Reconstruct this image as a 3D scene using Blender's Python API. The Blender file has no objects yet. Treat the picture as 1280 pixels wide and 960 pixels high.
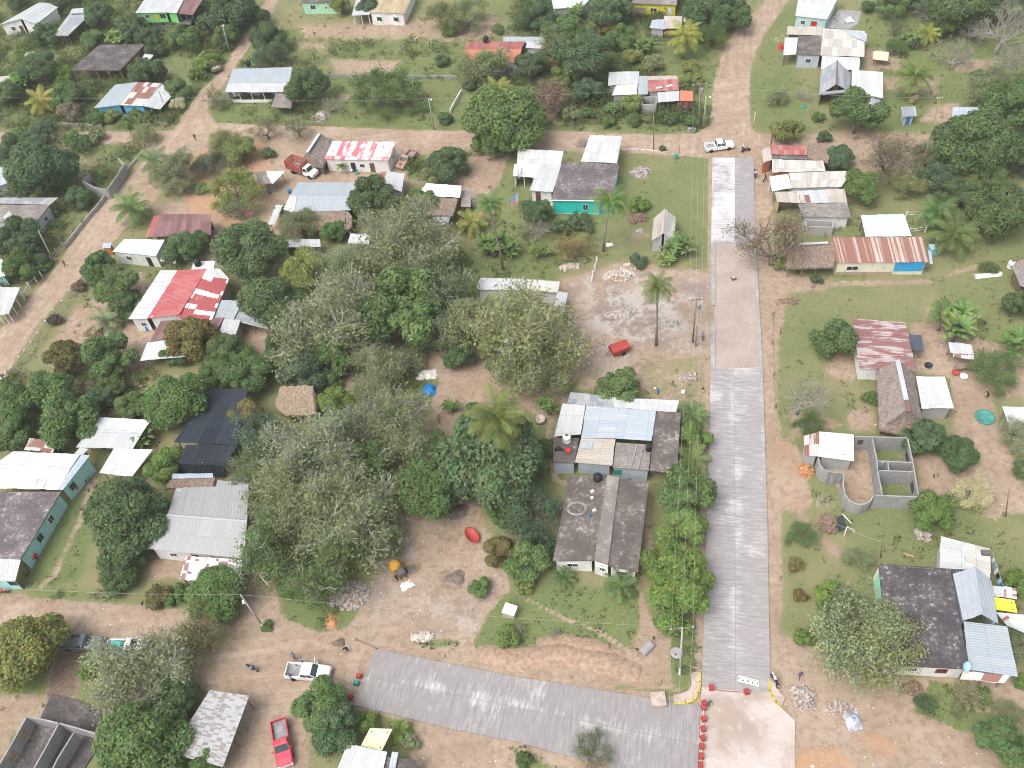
# Aerial view of a village: concrete street, dirt roads, tin-roofed houses, trees.
import bpy, bmesh, math, random
import numpy as np
from mathutils import Vector, Matrix

random.seed(7)
rng = np.random.default_rng(7)
PI = math.pi
scene = bpy.context.scene
COL = scene.collection

# ------------------------------------------------------------------ camera
FPX, PITCH, ROLL, CAMH = 1130.0, math.radians(49.3), math.radians(6.5), 100.0
_f = np.array([0, math.cos(PITCH), -math.sin(PITCH)])
_d = np.array([0, -math.sin(PITCH), -math.cos(PITCH)])
_r = np.array([1.0, 0, 0])
RIGHT = _r * math.cos(ROLL) + _d * math.sin(ROLL)
DOWN = _d * math.cos(ROLL) - _r * math.sin(ROLL)
FWD = _f
CAM = np.array([0.0, 0.0, CAMH])


def G(x, y, z=0.0):
    """survey point: photograph pixel -> world point at height z"""
    v = RIGHT * ((x - 640) / FPX) + DOWN * ((y - 480) / FPX) + FWD
    t = (z - CAMH) / v[2]
    return Vector((v[0] * t, v[1] * t, z))


def depth(p):
    return float(np.dot(np.array(p) - CAM, FWD))


def PX(P):
    """world array (n,3) -> photograph pixels (n,2)"""
    q = P - CAM
    w = q @ FWD
    w = np.where(w < 1, 1, w)
    return np.stack([640 + FPX * (q @ RIGHT) / w, 480 + FPX * (q @ DOWN) / w], 1)


cam = bpy.data.cameras.new('camera')
cam.sensor_fit = 'HORIZONTAL'
cam.sensor_width = 36
cam.lens = 36 * FPX / 1280
cam.clip_end = 20000
co = bpy.data.objects.new('camera', cam)
COL.objects.link(co)
co.matrix_world = Matrix(((RIGHT[0], -DOWN[0], -FWD[0], 0), (RIGHT[1], -DOWN[1], -FWD[1], 0), (RIGHT[2], -DOWN[2], -FWD[2], CAMH), (0, 0, 0, 1)))
scene.camera = co

# ------------------------------------------------------------------ light
SUN_EL, SUN_AZ = math.radians(60), math.radians(-125)   # azimuth from +Y, clockwise
w = bpy.data.worlds.new('World')
scene.world = w
w.use_nodes = True
nt = w.node_tree
bg = nt.nodes['Background']
sky = nt.nodes.new('ShaderNodeTexSky')
sky.sky_type = 'NISHITA'
sky.sun_disc = False
sky.sun_elevation = SUN_EL
sky.sun_rotation = SUN_AZ
sky.air_density = 1.0
sky.dust_density = 6.0
sky.ozone_density = 1.0
hs = nt.nodes.new('ShaderNodeHueSaturation')
hs.inputs['Saturation'].default_value = 0.45
nt.links.new(sky.outputs[0], hs.inputs['Color'])
nt.links.new(hs.outputs[0], bg.inputs['Color'])
bg.inputs['Strength'].default_value = 0.15
sl = bpy.data.lights.new('sun', 'SUN')
sl.energy = 0.85
sl.angle = math.radians(40)
sl.color = (1, 0.95, 0.88)
so = bpy.data.objects.new('sun', sl)
COL.objects.link(so)
sd = Vector((math.sin(SUN_AZ) * math.cos(SUN_EL), math.cos(SUN_AZ) * math.cos(SUN_EL), math.sin(SUN_EL)))
so.rotation_euler = (-sd).to_track_quat('-Z', 'Y').to_euler()
vs = scene.view_settings
vs.view_transform = 'Standard'
vs.look = 'None'
vs.exposure = 0.7
vs.gamma = 1
vs.use_curve_mapping = False
scene.cycles.filter_width = 1.0
scene.cycles.max_bounces = 5
scene.cycles.diffuse_bounces = 3
scene.cycles.transparent_max_bounces = 4


# ------------------------------------------------------------------ materials
class NT:
    def __init__(s, name):
        s.m = bpy.data.materials.new(name)
        s.m.use_nodes = True
        s.t = s.m.node_tree
        s.b = s.t.nodes['Principled BSDF']
        s.b.inputs['Specular IOR Level'].default_value = 0.2

    def n(s, typ, **k):
        x = s.t.nodes.new('ShaderNode' + typ)
        for a, v in k.items():
            setattr(x, a, v)
        return x

    def ln(s, a, b):
        s.t.links.new(a, b)

    def val(s, sock, v):
        if hasattr(v, 'links'):
            s.ln(v, sock)
        elif isinstance(v, (tuple, list)) and len(v) == 3 and sock.type == 'RGBA':
            sock.default_value = (*v, 1)
        else:
            sock.default_value = v

    def math(s, op, a, b=0.0, c=None, clamp=False):
        x = s.n('Math', operation=op, use_clamp=clamp)
        s.val(x.inputs[0], a)
        s.val(x.inputs[1], b)
        if c is not None:
            s.val(x.inputs[2], c)
        return x.outputs[0]

    def mix(s, f, a, b, mode='MIX'):
        x = s.n('Mix', data_type='RGBA', blend_type=mode)
        s.val(x.inputs[0], f)
        s.val(x.inputs[6], a)
        s.val(x.inputs[7], b)
        return x.outputs[2]

    def step(s, v, lo, hi, a=0.0, b=1.0):
        x = s.n('MapRange', interpolation_type='SMOOTHSTEP')
        s.val(x.inputs[0], v)
        for i, q in enumerate((lo, hi, a, b)):
            s.val(x.inputs[1 + i], q)
        return x.outputs[0]

    def noise(s, vec, scale, detail=3.0, rough=0.55):
        x = s.n('TexNoise')
        if vec is not None:
            s.ln(vec, x.inputs['Vector'])
        x.inputs['Scale'].default_value = scale
        x.inputs['Detail'].default_value = detail
        x.inputs['Roughness'].default_value = rough
        return x.outputs['Fac']

    def scl(s, vec, k):
        x = s.n('VectorMath', operation='MULTIPLY')
        s.ln(vec, x.inputs[0])
        x.inputs[1].default_value = k
        return x.outputs[0]

    def white(s, vec):
        x = s.n('TexWhiteNoise', noise_dimensions='3D')
        s.ln(vec, x.inputs['Vector'])
        return x.outputs['Value']

    def floor(s, vec):
        x = s.n('VectorMath', operation='FLOOR')
        s.ln(vec, x.inputs[0])
        return x.outputs[0]

    def bump(s, h, dist, strength=1.0):
        x = s.n('Bump')
        x.inputs['Distance'].default_value = dist
        x.inputs['Strength'].default_value = strength
        s.ln(h, x.inputs['Height'])
        s.ln(x.outputs[0], s.b.inputs['Normal'])

    def out(s, col, rough=0.8, metal=0.0, spec=None):
        s.val(s.b.inputs['Base Color'], col)
        s.val(s.b.inputs['Roughness'], rough)
        s.b.inputs['Metallic'].default_value = metal
        if spec is not None:
            s.b.inputs['Specular IOR Level'].default_value = spec
        return s.m

    def obj_co(s):
        return s.n('TexCoord').outputs['Object']

    def seed_co(s):
        """object coordinates shifted per object so copies differ"""
        a = s.n('VectorMath', operation='ADD')
        s.ln(s.n('TexCoord').outputs['Object'], a.inputs[0])
        r = s.n('ObjectInfo').outputs['Random']
        k = s.math('MULTIPLY', r, 97.0)
        s.ln(k, a.inputs[1])
        return a.outputs[0]


MATS = {}


def plain(name, c, rough=0.75, var=0.25, scale=1.5, metal=0.0, spec=None):
    if name in MATS:
        return MATS[name]
    t = NT(name)
    o = t.seed_co()
    f = t.noise(o, scale, 4)
    g = t.noise(o, scale * 7, 2)
    k = t.math('ADD', t.math('MULTIPLY', f, 0.7), t.math('MULTIPLY', g, 0.3))
    col = t.mix(t.step(k, 0.35, 0.65), tuple(q * (1 - var) for q in c), tuple(min(1, q * (1 + var * 0.5)) for q in c))
    MATS[name] = t.out(col, rough, metal, spec)
    return MATS[name]


def roofmat(name, A, B, ws=0.5, wn=0.8, lo=0.55, hi=0.85, su=0.9, sv=3.0, stain=(0.2, 0.13, 0.09), st=0.25, rough=0.5, spec=0.35, streak=(1.6, 0.18), tone=0.16):
    """weathered metal sheets: A clean colour, B worn colour, per-sheet choice + streaks down the slope"""
    t = NT(name)
    uv = t.n('UVMap').outputs[0]
    oi = t.n('ObjectInfo').outputs['Random']
    a = t.n('VectorMath', operation='ADD')
    t.ln(uv, a.inputs[0])
    t.ln(t.math('MULTIPLY', oi, 53.0), a.inputs[1])
    p = a.outputs[0]
    cell = t.floor(t.scl(p, (1 / su, 1 / sv, 1)))
    sh = t.white(cell)
    nz = t.noise(t.scl(p, (streak[0], streak[1], 1)), 1.0, 5, 0.65)
    k = t.math('ADD', t.math('MULTIPLY', sh, ws), t.math('MULTIPLY', nz, wn))
    f = t.step(k, lo, hi)
    col = t.mix(f, A, B)
    n2 = t.noise(t.scl(p, (2.2, 0.5, 1)), 1.3, 5, 0.7)
    col = t.mix(t.math('MULTIPLY', t.step(n2, 0.56, 0.74), st), col, stain)
    sh2 = t.white(t.scl(cell, (3.1, 1.7, 1)))
    col = t.mix(t.step(sh2, 0, 1, 0.0, tone), col, (0.25, 0.26, 0.27))
    # lap lines between sheets
    sep = t.n('SeparateXYZ')
    t.ln(t.scl(p, (1 / su, 1 / sv, 1)), sep.inputs[0])
    fu = t.math('FRACT', sep.outputs[0])
    fv = t.math('FRACT', sep.outputs[1])
    lap = t.math('MAXIMUM', t.math('MULTIPLY', t.step(fu, 0.93, 0.99), 0.5), t.math('MULTIPLY', t.step(fv, 0.972, 0.99), 0.8))
    col = t.mix(t.math('MULTIPLY', lap, 0.45), col, (0.1, 0.09, 0.085))
    s2 = t.n('SeparateXYZ')
    t.ln(uv, s2.inputs[0])
    rib = t.math('SINE', t.math('MULTIPLY', s2.outputs[0], 2 * PI / 0.3))
    t.bump(rib, 0.02, 0.7)
    MATS[name] = t.out(col, rough, 0.0, spec)


def slabmat(name, dark, light, amt=0.5):
    t = NT(name)
    o = t.seed_co()
    n1 = t.noise(o, 0.35, 6, 0.7)
    n2 = t.noise(o, 2.2, 5, 0.7)
    n3 = t.noise(o, 9.0, 2)
    k = t.math('ADD', t.math('MULTIPLY', n1, 0.65), t.math('MULTIPLY', n2, 0.35))
    col = t.mix(t.step(k, 0.42, 0.66), dark, light)
    v = t.n('TexVoronoi', feature='DISTANCE_TO_EDGE')
    t.ln(o, v.inputs['Vector'])
    v.inputs['Scale'].default_value = 0.3
    col = t.mix(t.math('MULTIPLY', t.step(t.math('ADD', n2, t.math('MULTIPLY', n1, 0.5)), 0.82, 0.96), amt), col, (0.5, 0.47, 0.45))
    col = t.mix(t.math('MULTIPLY', t.step(n3, 0.3, 0.7), 0.35), col, tuple(q * 0.6 for q in dark))
    t.bump(n2, 0.05, 0.5)
    MATS[name] = t.out(col, 0.9)


def wallmat(name, c, dirt=0.35, stain=(0.22, 0.18, 0.14), blocks=False):
    t = NT(name)
    o = t.seed_co()
    n1 = t.noise(t.scl(o, (1, 1, 0.5)), 1.1, 5, 0.65)
    n2 = t.noise(o, 8, 3)
    col = t.mix(t.math('MULTIPLY', t.step(n1, 0.48, 0.72), dirt), c, stain)
    col = t.mix(t.math('MULTIPLY', n2, 0.2), col, tuple(q * 0.7 for q in c))
    if blocks:
        br = t.n('TexBrick')
        mp = t.n('Mapping')
        mp.inputs['Rotation'].default_value = (PI / 2, 0, 0.7)
        t.ln(t.n('TexCoord').outputs['Object'], mp.inputs['Vector'])
        t.ln(mp.outputs[0], br.inputs['Vector'])
        br.inputs['Scale'].default_value = 1.0
        br.inputs['Brick Width'].default_value = 0.4
        br.inputs['Row Height'].default_value = 0.2
        br.inputs['Mortar Size'].default_value = 0.02
        col = t.mix(t.math('MULTIPLY', br.outputs['Fac'], 0.3), col, (0.5, 0.48, 0.46))
    MATS[name] = t.out(col, 0.85)


def thatchmat(name, a, b):
    t = NT(name)
    uv = t.n('UVMap').outputs[0]
    n1 = t.noise(t.scl(uv, (9, 1.4, 1)), 1.0, 5, 0.75)
    n2 = t.noise(uv, 0.7, 4, 0.6)
    n3 = t.noise(uv, 5.5, 2, 0.6)
    k = t.math('ADD', t.math('MULTIPLY', n1, 0.6), t.math('MULTIPLY', n3, 0.4))
    col = t.mix(t.step(k, 0.36, 0.62), a, b)
    col = t.mix(t.step(n2, 0.45, 0.7, 0, 0.45), col, (0.16, 0.13, 0.115))
    t.bump(k, 0.12, 1.0)
    MATS[name] = t.out(col, 1.0, spec=0.05)


WHITE, GALV = (0.48, 0.5, 0.51), (0.36, 0.4, 0.43)
roofmat('sheet_white', WHITE, (0.5, 0.53, 0.55), lo=0.55, hi=0.95, st=0.2, tone=.22)
roofmat('sheet_bright', (0.56, 0.57, 0.575), (0.46, 0.48, 0.49), lo=0.6, hi=1.0, st=0.1, tone=0.12)
roofmat('sheet_pale', (0.56, 0.55, 0.52), (0.43, 0.4, 0.36), lo=0.5, hi=0.95, st=0.3)
roofmat('sheet_tan', (0.49, 0.44, 0.39), (0.4, 0.345, 0.29), lo=0.5, hi=1.0, st=0.25)
roofmat('sheet_galv', GALV, (0.33, 0.39, 0.45), lo=0.5, hi=1.0, st=0.15)
roofmat('sheet_blue', (0.36, 0.425, 0.495), (0.44, 0.48, 0.52), lo=0.45, hi=0.95, st=0.12)
roofmat('sheet_steel', (0.27, 0.3, 0.35), (0.42, 0.43, 0.43), lo=0.5, hi=0.9, st=0.35, tone=0.3)
roofmat('sheet_grey', (0.33, 0.34, 0.345), (0.39, 0.39, 0.385), ws=0.3, wn=0.5, lo=0.4, hi=0.7, st=0.08, tone=0.06)
roofmat('sheet_streaky', (0.72, 0.76, 0.77), (0.28, 0.28, 0.28), ws=0.35, wn=0.9, lo=0.72, hi=0.92, st=0.4, streak=(3.0, 0.25))
roofmat('sheet_rust_white', (0.27, 0.115, 0.085), (0.5, 0.42, 0.38), ws=0.5, wn=0.6, lo=0.5, hi=0.85, su=0.25, sv=9, st=0.15)
roofmat('sheet_rusty', (0.55, 0.52, 0.5), (0.24, 0.11, 0.08), ws=0.55, wn=0.7, lo=0.58, hi=0.72, su=0.9, sv=2, st=0.4)
roofmat('sheet_maroon_worn', (0.235, 0.105, 0.1), (0.44, 0.37, 0.36), ws=0.15, wn=1.0, lo=0.56, hi=0.66, su=0.85, sv=4, st=0.2, streak=(1.6, 0.35))
roofmat('sheet_red', (0.4, 0.095, 0.1), (0.46, 0.15, 0.145), lo=0.5, hi=1.0, su=0.9, sv=2.6, st=0.08, tone=0.1)
roofmat('sheet_patch', (0.38, 0.09, 0.095), (0.72, 0.68, 0.67), ws=0.85, wn=0.5, lo=0.66, hi=0.72, su=2.6, sv=1.0, st=0.05, tone=0.02)
roofmat('sheet_pink', (0.48, 0.15, 0.18), (0.66, 0.56, 0.56), ws=0.25, wn=1.0, lo=0.52, hi=0.64, su=1.0, sv=5, st=0.05, streak=(1.2, 0.5))
roofmat('sheet_maroon', (0.17, 0.075, 0.075), (0.23, 0.12, 0.12), lo=0.5, hi=0.9, st=0.3)
roofmat('sheet_salmon', (0.33, 0.09, 0.08), (0.42, 0.19, 0.17), lo=0.6, hi=1.0, st=0.15)
roofmat('sheet_orange', (0.5, 0.185, 0.11), (0.5, 0.16, 0.1), lo=0.6, hi=1.0, st=0.1)
roofmat('sheet_mustard', (0.42, 0.33, 0.19), (0.5, 0.42, 0.28), lo=0.5, hi=1.0, st=0.15)
roofmat('sheet_scaled', (0.42, 0.42, 0.425), (0.26, 0.24, 0.24), ws=0.8, wn=0.35, lo=0.66, hi=0.78, su=0.62, sv=0.2, st=0.2, streak=(1.2, 3.0), tone=.3)
roofmat('sheet_print', (0.36, 0.4, 0.46), (0.42, 0.22, 0.22), ws=0.75, wn=0.4, lo=0.93, hi=0.98, su=0.7, sv=0.35, st=0.05)
roofmat('sheet_stripe', (0.66, 0.68, 0.7), (0.3, 0.16, 0.16), ws=0.6, wn=0.5, lo=0.66, hi=0.72, su=0.6, sv=0.35, st=0.2)
roofmat('net_black', (0.022, 0.028, 0.04), (0.035, 0.045, 0.06), lo=0.4, hi=1.0, su=2.2, sv=4, st=0.0, rough=0.8, spec=0.1, tone=0.02)
roofmat('tarp_yellow', (0.66, 0.68, 0.06), (0.75, 0.72, 0.05), lo=0.6, hi=1.0, st=0.05, tone=0.0, su=4, sv=4)
roofmat('tarp_cream', (0.66, 0.65, 0.42), (0.6, 0.58, 0.38), lo=0.6, hi=1.0, st=0.1, tone=0.0, su=4, sv=4)
roofmat('tarp_navy', (0.06, 0.075, 0.11), (0.09, 0.1, 0.14), lo=0.6, hi=1.0, st=0.1, tone=0.0, su=2, sv=4)
roofmat('sheet_teal', (0.5, 0.62, 0.60), (0.64, 0.70, 0.69), lo=0.5, hi=0.9, st=0.12)
slabmat('slab_dark', (0.085, 0.075, 0.075), (0.20, 0.18, 0.175), 0.35)
slabmat('slab_brown', (0.11, 0.094, 0.088), (0.225, 0.198, 0.185), 0.65)
slabmat('slab_grey', (0.2, 0.18, 0.17), (0.36, 0.33, 0.31), 0.6)
slabmat('slab_violet', (0.12, 0.105, 0.11), (0.27, 0.235, 0.24), 1.0)
slabmat('slab_charcoal', (0.07, 0.065, 0.07), (0.17, 0.15, 0.155), 0.8)
slabmat('concrete_raw', (0.3, 0.3, 0.3), (0.42, 0.42, 0.42), 0.5)
thatchmat('thatch', (0.12, 0.085, 0.07), (0.34, 0.27, 0.22))
thatchmat('thatch_grey', (0.15, 0.125, 0.115), (0.36, 0.31, 0.28))
thatchmat('thatch_tan', (0.16, 0.12, 0.09), (0.4, 0.32, 0.24))
for _n, _c in dict(white=(0.78, 0.78, 0.77), cream=(0.72, 0.68, 0.56), grey=(0.5, 0.51, 0.52), block=(0.42, 0.42, 0.42), sky=(0.1, 0.42, 0.66), cyan=(0.42, 0.72, 0.74),
                   turquoise=(0.02, 0.62, 0.52), green=(0.22, 0.62, 0.2), mint=(0.4, 0.72, 0.52), yellow=(0.66, 0.6, 0.05), blue=(0.03, 0.36, 0.72), brick=(0.42, 0.25, 0.17),
                   dim=(0.2, 0.17, 0.15), tan=(0.42, 0.32, 0.24), orange=(0.45, 0.16, 0.08), bluegrey=(0.44, 0.5, 0.56), aqua=(0.48, 0.66, 0.68), wood=(0.17, 0.12, 0.085)).items():
    wallmat('wall_' + _n, _c, blocks=(_n == 'block'))
plain('post_wood', (0.25, 0.2, 0.16))
plain('post_white', (0.75, 0.75, 0.73))
plain('glass_dark', (0.03, 0.035, 0.04), 0.15, spec=0.5)
plain('frame_white', (0.75, 0.76, 0.75))
plain('frame_red', (0.4, 0.05, 0.04))
plain('frame_green', (0.1, 0.3, 0.22))
plain('door_brown', (0.16, 0.09, 0.06))
plain('door_white', (0.7, 0.72, 0.72))
plain('door_blue', (0.04, 0.2, 0.5))
plain('tank_black', (0.025, 0.03, 0.035), 0.5)
plain('plastic_white', (0.8, 0.8, 0.78), 0.5)
plain('plastic_red', (0.55, 0.04, 0.05), 0.5)
plain('plastic_blue', (0.02, 0.25, 0.62), 0.5)
plain('plastic_green', (0.02, 0.3, 0.22), 0.5)
plain('iron', (0.12, 0.12, 0.125), 0.6)
plain('stone', (0.42, 0.37, 0.34), 0.9, 0.45, 2.5)
plain('stone_pale', (0.58, 0.52, 0.47), 0.9, 0.35, 2.5)
plain('earth', (0.36, 0.26, 0.19), 1.0, 0.3, 2)
plain('earth_orange', (0.48, 0.25, 0.12), 1.0, 0.3, 2)
plain('sand_wet', (0.19, 0.15, 0.125), 1.0, 0.3, 2)
plain('sticks', (0.26, 0.18, 0.14), 1.0, 0.5, 6)
plain('rubber', (0.025, 0.025, 0.026), 0.8)
plain('rim', (0.45, 0.45, 0.46), 0.4, metal=0.5)
plain('concrete_pole', (0.45, 0.44, 0.42), 0.9)
plain('wire', (0.4, 0.41, 0.38), 0.6)


# ------------------------------------------------------------------ object helpers
def tag(o, label=None, cat=None, group=None, kind=None):
    if label:
        o['label'] = label
    if cat:
        o['category'] = cat
    if group:
        o['group'] = group
    if kind:
        o['kind'] = kind
    return o


def empty(name, loc, label, cat, group=None, rz=0.0, sc=None):
    o = bpy.data.objects.new(name, None)
    o.empty_display_size = 0.3
    COL.objects.link(o)
    o.location = loc
    o.rotation_euler = (0, 0, rz)
    if sc:
        o.scale = sc
    return tag(o, label, cat, group)


def link(name, mesh, parent=None, loc=None, mat=None):
    o = bpy.data.objects.new(name, mesh)
    COL.objects.link(o)
    if parent is not None:
        o.parent = parent
    if loc is not None:
        o.location = loc
    if mat is not None:
        mesh.materials.append(MATS[mat] if isinstance(mat, str) else mat)
    return o


class MB:
    """collects simple solids into one mesh"""

    def __init__(s):
        s.v, s.f, s.uv, s.mi = [], [], [], []

    def face(s, pts, uv=None, mi=0):
        i = len(s.v)
        s.v += [tuple(p) for p in pts]
        s.f.append(tuple(range(i, i + len(pts))))
        s.uv.append(uv)
        s.mi.append(mi)

    def poly(s, verts, faces, mi=0):
        i = len(s.v)
        s.v += [tuple(p) for p in verts]
        for f in faces:
            s.f.append(tuple(i + k for k in f))
            s.uv.append(None)
            s.mi.append(mi)

    def box(s, c, d, rz=0.0, mi=0, taper=1.0, rx=0.0, ry=0.0):
        M = Matrix.Translation(c) @ Matrix.Rotation(rz, 4, 'Z') @ Matrix.Rotation(ry, 4, 'Y') @ Matrix.Rotation(rx, 4, 'X')
        hx, hy, hz = d[0] / 2, d[1] / 2, d[2] / 2
        vs_ = [M @ Vector((x * (taper if z > 0 else 1), y * (taper if z > 0 else 1), z)) for z in (-hz, hz) for y in (-hy, hy) for x in (-hx, hx)]
        s.poly(vs_, [(0, 2, 3, 1), (4, 5, 7, 6), (0, 1, 5, 4), (1, 3, 7, 5), (3, 2, 6, 7), (2, 0, 4, 6)], mi)

    def tube(s, pts, rad, n=6, mi=0, cap=True):
        pts = [Vector(p) for p in pts]
        if not isinstance(rad, (list, tuple)):
            rad = [rad] * len(pts)
        rings = []
        for i, p in enumerate(pts):
            d = (pts[min(i + 1, len(pts) - 1)] - pts[max(i - 1, 0)]).normalized()
            a = d.orthogonal().normalized() if abs(d.z) > 0.95 else d.cross(Vector((0, 0, 1))).normalized()
            b = d.cross(a)
            rings.append([p + (a * math.cos(2 * PI * k / n) + b * math.sin(2 * PI * k / n)) * rad[i] for k in range(n)])
        i0 = len(s.v)
        for r in rings:
            s.v += [tuple(q) for q in r]
        for i in range(len(rings) - 1):
            for k in range(n):
                a, b = i0 + i * n + k, i0 + i * n + (k + 1) % n
                s.f.append((a, b, b + n, a + n))
                s.uv.append(None)
                s.mi.append(mi)
        if cap:
            for base, rev in ((i0, True), (i0 + (len(rings) - 1) * n, False)):
                f = tuple(range(base, base + n))
                s.f.append(f[::-1] if rev else f)
                s.uv.append(None)
                s.mi.append(mi)

    def lathe(s, prof, c=(0, 0, 0), n=14, mi=0, M=None):
        i0 = len(s.v)
        for r, z in prof:
            for k in range(n):
                p = Vector((r * math.cos(2 * PI * k / n), r * math.sin(2 * PI * k / n), z))
                p = (M @ p) if M is not None else p
                s.v.append(tuple(p + Vector(c)))
        for i in range(len(prof) - 1):
            for k in range(n):
                a, b = i0 + i * n + k, i0 + i * n + (k + 1) % n
                s.f.append((a, b, b + n, a + n))
                s.uv.append(None)
                s.mi.append(mi)
        for base in (i0, i0 + (len(prof) - 1) * n):
            s.f.append(tuple(range(base, base + n)))
            s.uv.append(None)
            s.mi.append(mi)

    def prism(s, outline, z0, z1, mi=0):
        n = len(outline)
        vs_ = [(x, y, z0) for x, y in outline] + [(x, y, z1) for x, y in outline]
        fs = [tuple(range(n - 1, -1, -1)), tuple(range(n, 2 * n))] + [(i, (i + 1) % n, n + (i + 1) % n, n + i) for i in range(n)]
        s.poly(vs_, fs, mi)

    def mesh(s, name, mats=(), smooth=False):
        me = bpy.data.meshes.new(name)
        me.from_pydata(s.v, [], s.f)
        if any(u is not None for u in s.uv):
            ul = me.uv_layers.new(name='UVMap')
            k = 0
            for f, u in zip(s.f, s.uv):
                for j in range(len(f)):
                    ul.data[k].uv = u[j] if u is not None else (0, 0)
                    k += 1
        for m in mats:
            me.materials.append(MATS[m] if isinstance(m, str) else m)
        if any(s.mi):
            me.polygons.foreach_set('material_index', s.mi)
        if smooth:
            me.polygons.foreach_set('use_smooth', [True] * len(me.polygons))
        bm = bmesh.new()
        bm.from_mesh(me)
        bmesh.ops.recalc_face_normals(bm, faces=bm.faces[:])
        bm.to_mesh(me)
        bm.free()
        return me

    def obj(s, name, mats, parent=None, loc=None, smooth=False):
        return link(name, s.mesh(name, list(mats) if isinstance(mats, (list, tuple)) else [mats], smooth), parent, loc)


def ccw(poly):
    a = sum(poly[i][0] * poly[(i + 1) % len(poly)][1] - poly[(i + 1) % len(poly)][0] * poly[i][1] for i in range(len(poly)))
    return a > 0


def inset(poly, ds):
    """offset each edge inwards by ds[i]; poly is a list of 2-D points"""
    n = len(poly)
    sgn = 1 if ccw(poly) else -1
    L = []
    for i in range(n):
        a, b = Vector(poly[i]), Vector(poly[(i + 1) % n])
        d = (b - a).normalized()
        L.append((a + Vector((-d.y, d.x)) * sgn * ds[i], d))
    out = []
    for i in range(n):
        (p, d), (q, e) = L[i - 1], L[i]
        c = d.x * e.y - d.y * e.x
        if abs(c) < 1e-4:
            out.append(q.copy())
        else:
            t = ((q.x - p.x) * e.y - (q.y - p.y) * e.x) / c
            out.append(p + d * t)
    return out

# ------------------------------------------------------------------ houses
def plane_fit(pts):
    A = np.array([[p[0], p[1], 1] for p in pts])
    z = np.array([p[2] for p in pts])
    c, *_ = np.linalg.lstsq(A, z, rcond=None)
    return lambda x, y: c[0] * x + c[1] * y + c[2]


EDGE = dict(t=0, r=1, b=2, l=3)


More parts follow.
